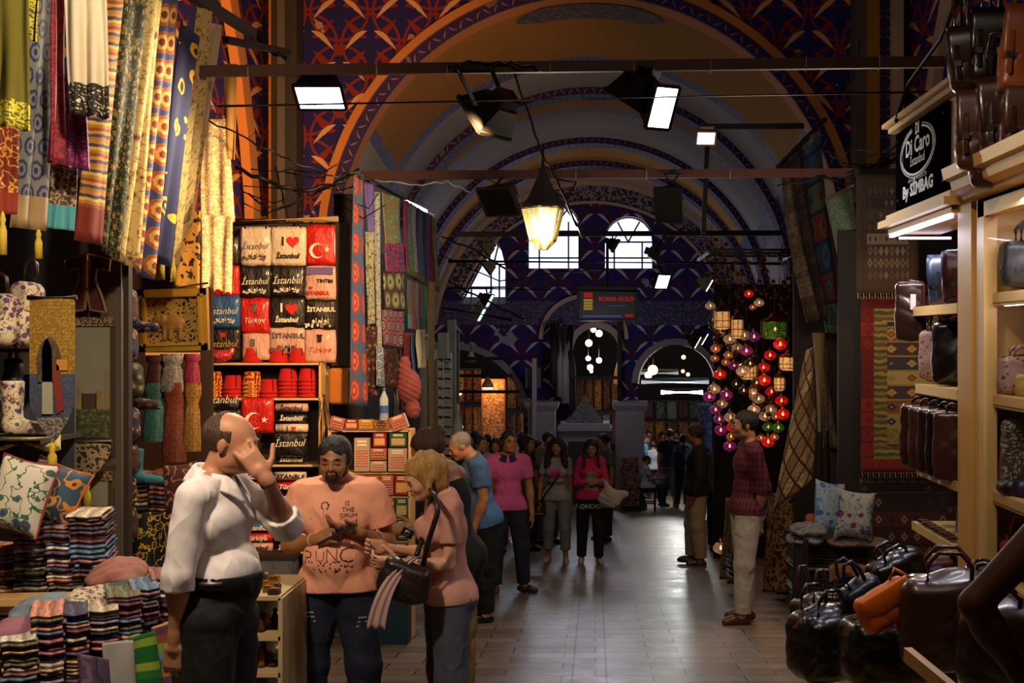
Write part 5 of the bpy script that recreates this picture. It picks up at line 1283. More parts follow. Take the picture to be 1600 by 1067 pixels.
cushion(84, 772, 92, 96, 6.1, floral('blue orange ikat cushion', '#2c4458', '#b0701c', '#1c2c44', '#b8a888', 10, '#b0701c'), 'blue orange and cream ikat cushion behind the white cushion', tilt=.35, piping=mat('orange piping', '#a8541c'))
cushion(284, 762, 56, 80, 7.6, floral('maroon cushion cloth', '#3c0c0c', '#3c0c0c', '#8a6a3c', None, 12), 'maroon cushion beside the white shirted man', tilt=-.15)
# pale sheet, its cream colour standing for the lamp-lit shelf under the boots
m = MB(); m.grid(lambda a, b: P(-30+a*125, 700-b*34+6*math.sin(a*9), 6.3+b*.3), 14, 6, cloth('lamplit cream', '#b8a860'), thick=.02); tag(m.build('lit_shelf_sheet'), 'pale lamplit cream sheet standing for the lit shelf under the boots', 'bag')
# ------------------------------------------------------------------ scarf table: stepped shelves and piles
TBL = thing('display_table', 'stepped cream scarf table at the lower left', 'table', (-2.3, 5.7, fz(5.7)))
m = MB(); m.box((XA(120, 6.0)-.05, 6.15, ZA(925, 6.0)-.02), (1.7, .55, .03), W_PINE, Matrix.Rotation(.12, 3, 'Z')); m.box((XA(112, 5.9)-.05, 5.92, ZA(925, 5.9)-.05), (1.55, .025, .09), W_PINE, Matrix.Rotation(.12, 3, 'Z')); m.build('upper_shelf', TBL)
m = MB(); m.box((-2.42, 5.55, -.02), (.95, .8, .03), W_PINE, Matrix.Rotation(.25, 3, 'Z')); m.build('lower_shelf', TBL)
m = MB(); m.box((-2.48, 5.7, -.25), (.8, .7, .42), W_PINE, Matrix.Rotation(.25, 3, 'Z')); m.build('base', TBL)
SC_COLS = [('wine red', '#5a1424'), ('rose pink', '#8c3c50'), ('orange', '#a8541c'), ('navy blue', '#1c2448'), ('sea blue', '#2c5474'), ('mustard', '#9a7424'), ('plum', '#4a1c48'), ('sand', '#9a8460'), ('olive green', '#4a4c20'), ('grey lilac', '#6c5c74'), ('brick red', '#742c18'), ('charcoal', '#1c1a1c'), ('cream', '#a89c80')]
SCM = []
for n_, c_ in SC_COLS:
    cc = C(c_); gy = sum(cc[:3])/3; cc = tuple(x*.8+gy*.45+.012 for x in cc[:3]); l2 = tuple(min(1, x*1.5+.03) for x in cc[:3]); d2 = tuple(x*.55 for x in cc[:3]); o2 = tuple(x*.6+y*.4 for x, y in zip(cc[:3], C(random.choice(SC_COLS)[1])[:3]))
    SCM.append((n_, stripes('folded scarf '+n_, [cc[:3], l2, cc[:3], d2, o2, cc[:3]], .12, 'u', wob=.12)))
def fold_mesh():
    m = MB(); 
    def fn(a, b):
        # closed rounded section swept across the width
        th = a*2*PI; x = (b-.5); r = .5*(1+.04*math.sin(b*17)); y = max(-.5, min(.5, math.cos(th)*.62)); q = math.sin(th); z = math.copysign(abs(q)**.35, q)*.5*(1+.1*math.sin(b*11+1))+.5
        return (x, y+.03*math.sin(b*9), z+.10*math.sin(b*7.3))
    m.grid(lambda a, b: fn(a, b), 12, 8, SCM[0][1], lambda a, b: (b*.3, a*.5)); return m
fm = fold_mesh().build('folded_scarf', local=True)
for i, p_ in enumerate(fm.data.polygons): pass
FOLD = {}
def folded(n_, mm):
    if n_ not in FOLD: me = fm.data.copy(); me.materials.clear(); me.materials.append(mm); FOLD[n_] = me
    return FOLD[n_]
protos_used = [False]
def pile(x0, x1, ytop, ybot, Y, where, group, rz=.35, depth=.3, th=6.6, pal=None, name='folded_scarf', noun='scarf', cat='scarf', skew=0., px_lean=0.):
    w_ = (x1-x0)*Y/F/math.cos(rz); z = ZA(ybot, Y); zt = ZA(ytop, Y); k = 0
    while z < zt-.004:
        t_ = th*Y/F*(.75+random.random()*.5); cname, mm = random.choice(pal or SCM)
        if not protos_used[0]: o = fm; protos_used[0] = True; o.data = folded(cname, mm)
        else: o = bpy.data.objects.new(name, folded(cname, mm)); COL.objects.link(o)
        fx = (z-ZA(ybot, Y))/max(.01, zt-ZA(ybot, Y))
        o.location = (XA((x0+x1)/2+px_lean*fx, Y)+random.uniform(-.006, .006)-math.sin(rz)*depth/2*0, Y+depth/2+random.uniform(-.012, .012), z); o.rotation_euler = (0, 0, rz+random.uniform(-.04, .04)); o.scale = (w_*random.uniform(.94, 1.0), depth, t_*1.12)
        tag(o, 'folded %s %s in the %s' % (cname, noun, where), cat, group); z += t_; k += 1
UP = 'folded scarves on the upper step of the table'; LO = 'folded scarves on the lower step of the table'
for x0, x1, a, b, wh in ((-34, 20, 862, 968, 'pile at the left end of the upper step'), (16, 74, 816, 955, 'second pile of the upper step'), (66, 118, 826, 930, 'third pile of the upper step'), (104, 158, 808, 908, 'tallest right pile of the upper step')): pile(x0, x1, a, b, 5.95, wh, UP, rz=.22, px_lean=-8)
for x0, x1, a, b, Y, wh in ((-20, 30, 1003, 1085, 5.0, 'first pile of the lower step'), (28, 72, 962, 1080, 5.1, 'second pile of the lower step'), (68, 112, 962, 1075, 5.2, 'third pile of the lower step'), (106, 158, 952, 1070, 5.3, 'fourth pile of the lower step'), (148, 196, 932, 1045, 5.42, 'fifth pile of the lower step'),
      (184, 224, 922, 1010, 5.55, 'sixth pile of the lower step'), (214, 250, 906, 985, 5.7, 'last pile of the lower step')): pile(x0, x1, a, b, Y, wh, LO, rz=.4)
def heap(x, y, w_, h_, Y, mt, label, seed=1):
    c = P(x, y, Y); a, b = w_*Y/F/2, h_*Y/F/2
    o = solid_obj('scarf', [Ell(c, (a, .16, b), None, .03), Ell(c+Vector((a*.5, -.05, -b*.3)), (a*.6, .14, b*.7), None, .03), Ell(c-Vector((a*.5, .06, b*.3)), (a*.6, .13, b*.6), None, .03)], mt, h=.01, noise=wrinkle(.012, 60, 45, seed)); return tag(o, label, 'scarf')
heap(190, 893, 76, 42, 5.9, plain('pink terry scarf', '#a06a5c', .95, .5, obj=True, sc=40), 'rumpled pink scarf on top of the lower step piles', 2); heap(78, 948, 90, 36, 5.5, cloth('pale blue scarf', '#6c7c88'), 'rumpled pale blue scarf lying on the third pile', 3)
heap(140, 932, 60, 26, 5.6, CRF, 'rumpled cream floral scarf beside the pale blue one', 4); heap(196, 918, 46, 24, 5.75, COLS['green'], 'dark green scarf rumpled on the sixth pile', 5); heap(22, 985, 60, 34, 5.2, COLS['palepink'], 'rumpled rose scarf on the second pile of the lower step', 6); heap(105, 955, 50, 26, 5.4, cloth('violet scarf', '#3a1c4a'), 'crumpled violet scarf between the lower step piles', 7)
GST = stripes('green and yellow stripe', ['#145a1c', '#145a1c', '#7a9a24', '#145a1c', '#1c7028', '#8a9c2c'], .2); MULT = stripes('multicolour pastel check', ['#6a8a9a', '#8a9a3c', '#9a4a24', '#6a3c5a', '#a8802c', '#4a7a6a'], .22)
cl('scarf', (158, 1005), (206, 1000), (214, 1110), (168, 1110), 5.2, 5.3, [(0, plain('white linen', '#a8a498'))], 'plain white scarf hanging over the front edge of the table', 'scarf', 1, .01)
cl('scarf', (200, 998), (240, 985), (256, 1110), (212, 1110), 5.3, 5.4, [(0, GST)], 'green and yellow striped scarf hanging over the table edge', 'scarf', 1, .01)
cl('scarf', (238, 980), (265, 970), (272, 1110), (254, 1110), 5.45, 5.6, [(0, MULT)], 'multicolour checked scarf hanging at the table corner', 'scarf', 1, .01)
cl('scarf', (120, 1020), (170, 1030), (176, 1110), (130, 1110), 5.15, 5.2, [(0, SCM[6][1])], 'plum striped scarf hanging over the table edge', 'scarf', 1, .01)
# ------------------------------------------------------------------ inner stall: shelves, knotted scarves, framed elephant
m = MB(); m.box((XA(243, 9.4), 9.6, .7), (.72, .05, 3.0), W_DARK); struct(m.build('wall_scarf_stall'))
m = MB(); m.bar(P(228, 553, 9.2), P(312, 553, 9.2), .02, .02, W_PINE); m.bar(P(228, 600, 9.2), P(312, 600, 9.2), .02, .02, W_PINE); tag(m.build('scarf_rail'), 'thin double rail carrying the knotted scarves below the framed elephant', 'rail')
def knot_scarf(x, y0, y1, w_, Y, mt, label, loop=False):
    m = MB(); c = x; hw = w_/2
    def fn(a, b):
        th = a*2*PI; t_ = b; r = hw*(1.05-.3*math.exp(-((t_-.30)/.09)**2)+.08*math.sin(t_*9)); q = P(c+math.cos(th)*r*(1+.22*math.sin(th*5+t_*3)), y1+(y0-y1)*(1-t_) if False else y0+(y1-y0)*t_, Y)
        return q+Vector((0, math.sin(th)*r*.4*Y/F, 0))
    m.grid(lambda a, b: fn(a, 1-b), 28, 20, mt, lambda a, b: (a*.5, b*(y1-y0)*Y/F)); return tag(m.build('scarf'), label, 'scarf')
for x, y0, y1, w_, c_, lb in ((243, 555, 605, 24, '#2c1018', 'dark spotted knotted scarf on the upper rail'), (268, 553, 612, 30, '#6a6e7c', 'grey blue looped scarf on the upper rail'), (300, 553, 600, 20, '#7a1c4a', 'purple and orange looped scarf beside the fez shelf'),
      (240, 598, 690, 28, '#1c5058', 'teal patterned knotted scarf on the lower rail'), (272, 598, 722, 30, '#5a2414', 'rust knotted scarf on the lower rail'), (300, 598, 705, 22, '#7a5a20', 'ochre knotted scarf on the lower rail')): knot_scarf(x, y0, y1, w_, 9.15, scroll('knotted scarf '+c_, tuple(x*.5 for x in C(c_)[:3]), tuple(x*1.1 for x in C(c_)[:3]), None, 40), lb)
for x0, x1, a, b, wh in ((196, 232, 742, 800, 'left pile below the knotted scarves'), (232, 268, 738, 800, 'middle pile below the knotted scarves')): pile(x0, x1, a, b, 8.9, wh, 'folded textiles under the knotted scarves', rz=0, th=7)
m = MB(); m.box((XA(240, 9.0), 9.1, ZA(803, 9)-.02), (.85, .5, .03), W_DARK); m.box((XA(240, 9.0), 9.1, ZA(900, 9)), (.85, .5, .03), W_DARK); tag(m.build('shelf_board'), 'dark shelf boards holding folded textiles behind the man in white', 'shelf')
cl('textile', (186, 800), (278, 800), (276, 905), (190, 905), 7.9, 8.0, [(0, YLF)], 'black textile with large yellow and mauve flowers', 'textile', 2.5, .03)
fr = thing('picture_frame', 'gold framed embroidered picture of an elephant tilted above the scarves', 'picture', P(272, 550, 8.4))
Rf = Matrix.Rotation(-.03, 3, 'Y'); c = P(271, 500, 8.4); gold = plain('gilded frame', '#c8962c', .4, .3, obj=True, metal=.3); u = 8.4/F
m = MB()
for dz, hgt in ((1, 1), (-1, 1)): m.box(c+Rf @ Vector((0, 0, dz*43*u)), (108*u, .05, 11*u), gold, Rf); m.box(c+Rf @ Vector((0, -.015, dz*38*u)), (98*u, .05, 4*u), gold, Rf)
for dx in (1, -1): m.box(c+Rf @ Vector((dx*49*u, 0, 0)), (11*u, .05, 97*u), gold, Rf); m.box(c+Rf @ Vector((dx*43*u, -.015, 0)), (4*u, .05, 80*u), gold, Rf)
m.build('frame', fr)
m = MB(); m.box(c+Vector((0, .01, 0)), (90*u, .02, 78*u), scroll('gold on black embroidery', '#0c0804', '#a88030', None, 34, th=.10), Rf); m.build('picture', fr)
eg = plain('gold padded thread', '#9a6c2c', .45, .3, obj=True, sc=60); e = c+Vector((.0, -.012, -.02))
solid_obj('elephant', [Ell(e, (.085, .02, .055), None, .02), Ell(e+Vector((-.09, 0, .02)), (.04, .02, .04), None, .02), Cap(e+Vector((-.12, 0, .01)), e+Vector((-.135, 0, -.07)), .014, .008, k=.01), Cap(e+Vector((-.05, 0, -.03)), e+Vector((-.055, 0, -.1)), .018, .016, k=.01), Cap(e+Vector((-.01, 0, -.03)), e+Vector((-.015, 0, -.1)), .018, .016, k=.01), Cap(e+Vector((.05, 0, -.03)), e+Vector((.05, 0, -.1)), .018, .016, k=.01), Ell(e+Vector((-.06, -.01, .025)), (.02, .012, .035), None, .005), Ell(c+Vector((-.2, -.012, -.0)), (.04, .015, .04), None, .01)], eg, fr, h=.006)
m = MB(); m.tube([P(222, 458, 8.4), P(325, 442, 8.4)], .008, CHROME, 6); m.build('hanging_bar', fr)
# ------------------------------------------------------------------ packaged t-shirts
def pack_mat(name, col):
    def f(t):
        u, v, z = t.uv(True); n = t.noise(t.vec(u*2.5, v, z), 16, 3, .6); t.bump(n, .55, .03); c = C(col); return t.mix(t.noise(t.vec(u, v, z), 7), tuple(x*.85 for x in c[:3]), c)
    return pmat(name, f, rough=.45, coat=.8)
PKM = dict(white=pack_mat('white packed tee', '#c8b8a8'), black=pack_mat('black packed tee', '#0e0a0a'), red=pack_mat('red packed tee', '#b0100c'), blue=pack_mat('blue packed tee', '#1c5496'), pink=pack_mat('pale pink packed tee', '#c0968c'))
INK = dict(b=mat('black print', '#120c0c', .7), w=mat('white print', '#d0c8b8', .7), r=mat('red print', '#b81c10', .7), g=mat('gold print', '#a8843c', .6), y=mat('grey print', '#5c5450', .7), p=mat('violet print', '#5a4a8a', .7))
def heart(m, o, s_, mm):
    pts = []
    for k in range(28): a = 2*PI*k/28; pts.append((s_*.058*16*math.sin(a)**3/1, s_*.058*(13*math.cos(a)-5*math.cos(2*a)-2*math.cos(3*a)-math.cos(4*a))))
    i = [m.vert(o+Vector((x, -.0016, z))) for x, z in pts[::-1]]; m.face(i[::-1] if False else i, mm, [(0, 0)]*28)
def star(m, o, s_, mm, rot=0.2):
    c = m.vert(o); ids = [m.vert(o+Vector((math.cos(a)*r*s_, 0, math.sin(a)*r*s_))) for k in range(10) for a, r in ((rot+k*PI/5, 1 if k % 2 == 0 else .4),)]
    for k in range(10): m.face((c, ids[k], ids[(k+1) % 10]), mm, [(0, 0)]*3)
def crescent(m, o, s_, mm):
    for k in range(24):
        a, b = .75+4.8*k/24, .75+4.8*(k+1)/24
        def w2(t): return .42*math.sin((t-.75)/4.8*PI)
        q = [(math.cos(a)*s_, math.sin(a)*s_), (math.cos(b)*s_, math.sin(b)*s_), (math.cos(b)*s_*(1-w2(b)), math.sin(b)*s_*(1-w2(b))), (math.cos(a)*s_*(1-w2(a)), math.sin(a)*s_*(1-w2(a)))]
        m.face([m.vert(o+Vector((x, 0, z))) for x, z in q], mm, [(0, 0)]*4)
def skyline(m, o, w_, h_, mm, seed):
    r = random.Random(seed)
    for k in range(16): x = (r.random()-.5)*w_; m.box(o+Vector((x, -.001, r.random()*h_*.5)), (w_*.1*r.random()+.004, .002, h_*.35*r.random()+.004), mm)
    for k in range(3): x = (k-1)*w_*.22; m.lathe([(w_*.07, 0), (w_*.05, h_*.2), (.001, h_*.3)], o+Vector((x, -.001, h_*.35)), mm, 12, sy=.05); m.box(o+Vector((x+w_*.1, -.001, h_*.5)), (.004, .002, h_*.6), mm)
def script(m, st, o, sz, mm, sh=.35, sx=.9): m.text(st, o, (1, 0, .03), (0, 0, 1), sz, mm, shear=sh, sx=sx)
PKL = 'packaged souvenir tees in the hanging display'
def pack(x0, y0, x1, y1, col, art, label, Y=10.6, hang=False):
    w_, h_ = (x1-x0-1)*Y/F, (y1-y0-1)*Y/F; c = P((x0+x1)/2, (y0+y1)/2, Y); t = thing('packaged_shirt', label, 'packaged tee', c-Vector((0, 0, h_/2)), 0, PKL); m = MB()
    ph = random.random()*6
    def sf(u, v): return c+Vector(((u-.5)*w_, -.018*(1-(2*u-1)**4)*(1-(2*v-1)**4)-.004*math.sin(u*9+ph+v*4), (v-.5)*h_))
    m.grid(sf, 10, 10, PKM[col], thick=.02); m.build('wrapped_shirt', t)
    if art: m = MB(); art(m, c+Vector((0, -.046, 0)), w_, h_); m.build('lettering', t)
    if hang:
        m = MB(); m.box(c+Vector((w_*.35, -.01, h_/2)), (.012, .03, .025), BLKM); m.box(c+Vector((-w_*.35, -.01, h_/2)), (.012, .03, .025), BLKM); m.build('clip', t)
    return t
def a_script(col, word='İstanbul', sk_=True, dz=0.): return lambda m, o, w_, h_: (script(m, word, o+Vector((0, 0, -h_*.08+dz)), w_*.30, INK[col]), skyline(m, o+Vector((0, 0, -h_*.36)), w_*.8, h_*.22, INK[col if col != 'b' else 'y'], 4) if sk_ else None)
def a_heart(col): return lambda m, o, w_, h_: (m.text('I', o+Vector((-w_*.14, 0, h_*.02)), (1, 0, 0), (0, 0, 1), w_*.34, INK[col], bold=.004), heart(m, o+Vector((w_*.15, 0, h_*.12)), w_*.2, INK['r']), m.text('İstanbul', o+Vector((0, 0, -h_*.32)), (1, 0, 0), (0, 0, 1), w_*.2, INK[col], shear=.2, bold=.002))
def a_flag(m, o, w_, h_): crescent(m, o+Vector((-w_*.1, 0, -h_*.15)), w_*.27, INK['w']); star(m, o+Vector((w_*.25, 0, -h_*.12)), w_*.12, INK['w'])
def a_block(col, sk=True): return lambda m, o, w_, h_: (m.text('İSTANBUL', o+Vector((w_*.06, 0, h_*.1)), (1, 0, 0), (0, 0, 1), w_*.2, INK[col], bold=.002), skyline(m, o+Vector((0, 0, -h_*.4)), w_*.9, h_*.35, INK[col], 9) if sk else None)
def a_turk(col, hat='y'): return lambda m, o, w_, h_: (script(m, 'Türkiye', o+Vector((0, 0, -h_*.2)), w_*.27, INK[col]), m.box(o+Vector((0, 0, h_*.22)), (w_*.14, .002, h_*.2), INK[hat]), m.box(o+Vector((0, 0, h_*.33)), (w_*.2, .002, h_*.05), INK[hat]))
def a_tin(m, o, w_, h_): m.text('TINTIN', o+Vector((w_*.17, 0, h_*.0)), (1, 0, 0), (0, 0, 1), w_*.17, INK['b'], bold=.002); m.text('IN', o+Vector((-w_*.3, 0, -h_*.18)), (1, 0, 0), (0, 0, 1), w_*.1, INK['p'], bold=.002); m.text('ISTANBUL', o+Vector((-w_*.05, 0, -h_*.36)), (1, 0, 0), (0, 0, 1), w_*.17, INK['r'], bold=.002); m.box(o+Vector((0, 0, h_*.36)), (w_*.9, .002, h_*.22), INK['p'])
def a_gold(m, o, w_, h_): script(m, 'İstanbul', o+Vector((0, 0, -h_*.1)), w_*.3, INK['g']); m.box(o+Vector((0, 0, h_*.28)), (w_*.16, .002, h_*.14), INK['r'])
LT = [(325, 368, 375, 415, 'black', None, 'black packaged tee half hidden behind the cream lace'), (325, 415, 375, 462, 'red', None, 'plain red packaged tee under the cream lace'), (325, 462, 376, 512, 'blue', a_script('w'), 'blue packaged tee reading Istanbul in white script'), (325, 512, 376, 562, 'black', a_gold, 'black packaged tee with gold script above the wrapped gift'),
 (377, 355, 424, 415, 'white', a_script('y'), 'white packaged tee with faint Istanbul script, top row'), (424, 355, 479, 415, 'white', a_heart('b'), 'white packaged tee with a red heart, top row'), (479, 352, 524, 414, 'red', a_flag, 'red packaged tee with crescent and star, top row right'),
 (376, 415, 424, 466, 'black', a_script('w'), 'black packaged tee with white script under the faint script one'), (424, 415, 477, 464, 'black', a_script('w', 'İstanbul'), 'black packaged tee with white script under the white heart one'), (478, 416, 525, 468, 'pink', a_tin, 'pale packaged tee with red and black block words'),
 (377, 466, 422, 521, 'red', a_turk('w'), 'red packaged tee with white Türkiye script'), (422, 464, 477, 512, 'black', a_heart('w'), 'black packaged tee with a red heart'), (477, 468, 525, 515, 'black', a_block('w'), 'black packaged tee with pale block letters over a skyline'),
 (380, 521, 422, 562, 'pink', lambda m, o, w_, h_: (m.box(o+Vector((-w_*.1, 0, h_*.15)), (w_*.18, .002, h_*.3), INK['y'])), 'pale pink packaged tee behind the left fez'), (422, 512, 477, 552, 'pink', a_block('y'), 'pale pink packaged tee with grey block letters'), (477, 515, 525, 566, 'pink', a_turk('r', 'b'), 'pale pink packaged tee with red Türkiye script')]
for q in LT: pack(*q, hang=q[1] < 360)
m = MB(); m.tube([P(365, 346, 10.6), P(528, 342, 10.6)], .025, W_PINE, 8); tag(m.build('display_pole'), 'wooden pole above the packaged tees', 'pole')
m = MB(); m.box(P(445, 460, 10.72), (1.1, .03, 1.2), W_DARK); tag(m.build('display_board'), 'dark board behind the packaged tees', 'board')
# ------------------------------------------------------------------ fez shelf
YF = 10.5; uF = YF/F
U = thing('shelf_unit', 'pale wooden shelf unit stacked with red fezzes and rolled tees', 'shelf', (XA(408, YF), YF+.15, fz(YF)))
def shelf_boards(unit, xl, xr, ys, Y, dep=.3, mt=W_PINE, ybot=None, back=True, name='shelf', th=3.2):
    for y in ys: m = MB(); m.box((XA((xl+xr)/2, Y), Y+dep/2, ZA(y, Y)-th*Y/F/2), ((xr-xl)*Y/F, dep, th*Y/F), mt); m.build(name, unit)
    zt = ZA(min(ys), Y); zb = ZA(ybot, Y) if ybot else fz(Y)
    for x in (xl, xr): m = MB(); m.box((XA(x, Y), Y+dep/2, (zt+zb)/2), (.02, dep, zt-zb), mt); m.build('side_panel', unit)
    if back: m = MB(); m.box((XA((xl+xr)/2, Y), Y+dep, (zt+zb)/2), ((xr-xl)*Y/F, .012, zt-zb), W_DARK); m.build('back_panel', unit)
shelf_boards(U, 315, 500, (567, 622, 726, 862), YF, .3)
FEZ = plain('red felt', '#a80c0c', .9, .15, obj=True); FEZG = scroll('red felt with gold braid', '#8a0c0c', '#b8842c', None, 24, th=.07)
fz0 = None
def fez(x, ybase, label, mt, lift=0., scale=1., grp='red fezzes'):
    global fz0
    p_ = P(x, ybase, YF+.12)+Vector((0, 0, lift))
    if fz0 is None:
        fz0 = thing('fez', label, 'fez', (0, 0, 0), 0, grp)
        m = MB(); m.lathe([(.083, 0), (.090, .003), (.090, .013), (.083, .016), (.066, .118), (.062, .122), (.001, .123)], (0, 0, 0), FEZ, 28, cap=False); m.build('felt_body', fz0, local=True)
        m = MB(); m.tube([(0, 0, .123), (0, 0, .135), (.01, -.03, .13), (.045, -.062, .118), (.05, -.07, .06)], .003, BLK, 5); m.build('tassel', fz0, local=True); o = fz0
    else: o = dup(fz0)
    o.location = p_; o.scale = (scale,)*3; o['label'] = label
    for ch in o.children:
        if ch.name.startswith('felt_body') and ch.data.materials[0] != mt: remat(ch, mt)
    return o
for x, n_, mt, wh in ((333, 4, FEZG, 'first stack, with gold braid'), (364, 3, FEZ, 'second stack from the left'), (394, 4, FEZG, 'third stack, with gold braid'), (421, 2, FEZ, 'short fourth stack'), (450, 5, FEZ, 'tall fifth stack'), (481, 5, FEZ, 'sixth stack at the right end')):
    for k in range(n_): fez(x, 620, 'red fez in the %s on the shelf' % wh, mt, k*.032, .94, 'fezzes stacked on the shelf')
for x, lb in ((395, 'left red fez on top of the shelf unit'), (436, 'middle red fez on top of the shelf unit'), (466, 'right red fez on top of the shelf unit')): fez(x, 566, lb, FEZ, scale=.98, grp='fezzes on top of the shelf unit')
o = solid_obj('gift', [Ell(P(345, 556, YF), (.09, .06, .05), None, .02), Ell(P(330, 549, YF), (.03, .02, .03), None, .02), Ell(P(362, 548, YF), (.03, .02, .03), None, .02)], pack_mat('red cellophane', '#a02430'), h=.01, noise=wrinkle(.008, 70, 60)); tag(o, 'red gift wrapped in clear cellophane on the shelf unit', 'gift')
ROLLG = 'rolled tees in clear film on the shelves'
rr = random.Random(11); seenl = {}
def roll(x0, x1, y, kind, label):
    c = P((x0+x1)/2, y, YF); w_ = (x1-x0)*uF; col, ink, word = kind; t = thing('rolled_shirt', label, 'rolled tee', c-Vector((0, 0, .035)), 0, ROLLG); m = MB()
    m.lathe([(.012, -w_/2), (.034, -w_/2+.005), (.036, 0), (.034, w_/2-.005), (.012, w_/2)], c+Vector((0, .02, 0)), PKM[col], 14, up=(1, 0, 0)); m.build('roll', t)
    m = MB()
    if word == 'H': m.text('I', c+Vector((-.03, -.018, -.018)), (1, 0, 0), (0, 0, 1), .05, INK[ink], bold=.002); heart(m, c+Vector((.02, -.017, 0)), .022, INK['r'])
    elif word: m.text(word, c+Vector((0, -.018, -.018)), (1, 0, 0), (0, 0, 1), .052, INK[ink], shear=.2, bold=.0015, sx=1.1)
    if m.v: m.build('lettering', t)
kinds = [('white', 'b', 'H', 'white roll with a heart'), ('black', 'w', 'İstanbul', 'black roll with white script'), ('white', 'b', 'İSTANBUL', 'white roll with block letters'), ('red', 'w', 'Türkiye', 'red roll with white script'), ('blue', 'w', 'İstanbul', 'blue roll with white script'), ('pink', 'b', 'İstanbul', 'pink roll with dark script')]
rows = [(318, 375, y) for y in (646, 662, 678, 694, 710)]+[(430, 481, y) for y in (637, 653, 669, 717)]+[(428, 478, y) for y in (744, 760, 776, 792, 808, 824, 840, 855)]+[(376, 426, y) for y in (744, 760, 776, 792, 808, 824, 840, 855)]
for i, (a, b, y) in enumerate(rows):
    k = kinds[(0, 1, 2, 3, 4, 5, 1, 0, 1, 2, 3, 1, 0, 3, 1, 5, 1, 4, 3, 2, 1, 0, 4, 3, 5)[i]]; col_ = 'left' if a < 350 else 'middle' if a < 400 else 'right'
    ordn = ['topmost', 'second', 'third', 'fourth', 'fifth', 'sixth', 'seventh', 'lowest']; j = seenl.setdefault((a, y > 730), -1)+1; seenl[(a, y > 730)] = j
    roll(a, b, y, k[:3], '%s, %s in the %s column %s the middle shelf board' % (k[3], ordn[min(j, 7)], col_, 'above' if y < 730 else 'below'))
pack(378, 622, 428, 676, 'red', a_flag, 'red packaged flag with crescent and star on the shelf unit', YF-.06); pack(427, 676, 481, 712, 'black', a_script('w', sk_=False), 'black packaged tee with large script in the shelf unit', YF-.04); pack(318, 624, 375, 640, 'black', a_script('w', sk_=False, dz=.02), 'black flat packed tee on top of the left rolls', YF-.02); pack(318, 700, 350, 726, 'pink', None, 'pale folded tee in the shelf unit behind the man in white', YF-.04)
# bundle of belts/cords right of the shelf
t = thing('cord_bundle', 'bundle of brown leather cords hanging right of the fez shelf', 'cords', P(508, 760, 10.4)); m = MB(); rr = random.Random(2)
for k in range(16): x = 498+rr.random()*20; m.tube([P(506, 618, 10.4), P(x, 660, 10.35), P(x+rr.uniform(-3, 3), 720+rr.random()*40, 10.38)], .006, (LEA, W_PINE, plain('tan leather', '#6a4420'))[k % 3], 5)
m.build('cords', t); m = MB(); m.lathe([(.012, -.01), (.012, .01)], P(506, 618, 10.4), BRASS, 10); m.build('hook', t)
# ------------------------------------------------------------------ souvenir rack
YR = 10.2; uR = YR/F
R1 = thing('souvenir_rack', 'wooden rack of boxed sweets and books behind the peach t-shirt man', 'rack', (XA(578, YR), YR+.15, fz(YR)))
shelf_boards(R1, 515, 640, (672, 738, 775, 810, 845, 872), YR, .25, name='shelf', th=2.6)
BXC = [('red', '#7a1c18', '#c8a060'), ('yellow', '#9a7a14', '#7a1c14'), ('pink', '#9a5a50', '#5a1c1c'), ('green', '#1c4a34', '#b8a060'), ('white', '#9a8a7c', '#8a2c24'), ('orange', '#8a4a1c', '#3a1c10')]
def prod(x0, y0, x1, y1, k, label, Y=YR-.02, tilt=0., art='box', grp='boxed sweets on the rack', dep=.06, cat='box', name='sweet_box'):
    n_, a, b = BXC[k]; w_, h_ = (x1-x0-1.2)*Y/F, (y1-y0-1.2)*Y/F; c = P((x0+x1)/2, (y0+y1)/2, Y)+Vector((0, dep/2, 0)); t = thing(name, label, cat, c-Vector((0, 0, h_/2)), 0, grp); R = Matrix.Rotation(tilt, 3, 'Y')
    m = MB(); m.box(c, (w_, dep, h_), plain('carton '+n_, a, .35, .1, obj=True), R); m.build('carton', t)
    m = MB(); m.box(c+R @ Vector((0, -dep/2-.001, -h_*.12)), (w_*.78, .002, h_*.5), medallion('sweets picture '+n_, b, [a, '#c8a888', b], .02, .02), R)
    for j in range(2): m.box(c+R @ Vector((0, -dep/2-.001, h_*(.3+.1*j))), (w_*.6, .002, h_*.05), INK['w'], R)
    m.build('printed_front', t); return t
prods = [(515, 652, 538, 672, 2, .25), (538, 655, 560, 671, 0, 0), (560, 655, 583, 671, 1, 0), (583, 656, 610, 671, 5, 0), (610, 648, 636, 672, 2, -.35), (553, 684, 578, 737, 4, 0), (578, 700, 604, 719, 2, 0), (578, 720, 604, 737, 4, 0), (606, 700, 636, 737, 4, 0), (582, 676, 604, 699, 0, 0), (608, 676, 636, 699, 3, 0),
 (552, 742, 572, 774, 2, 0), (572, 742, 594, 774, 5, 0), (594, 742, 615, 774, 2, 0), (616, 742, 638, 774, 0, 0), (600, 778, 617, 792, 0, 0), (617, 778, 638, 809, 3, 0), (600, 792, 617, 809, 5, 0), (580, 778, 600, 809, 0, 0), (618, 812, 638, 844, 3, 0), (600, 812, 618, 844, 0, 0), (578, 812, 600, 844, 1, 0), (570, 848, 590, 870, 5, 0), (592, 848, 614, 870, 4, 0), (615, 848, 638, 870, 0, 0)]
rown = {671: 'on the top board', 672: 'on the top board', 737: 'on the second board', 719: 'upper, second board', 699: 'back of the second board', 774: 'in the third row', 792: 'fourth row, upper', 809: 'in the fourth row', 844: 'in the fifth row', 870: 'in the lowest row'}
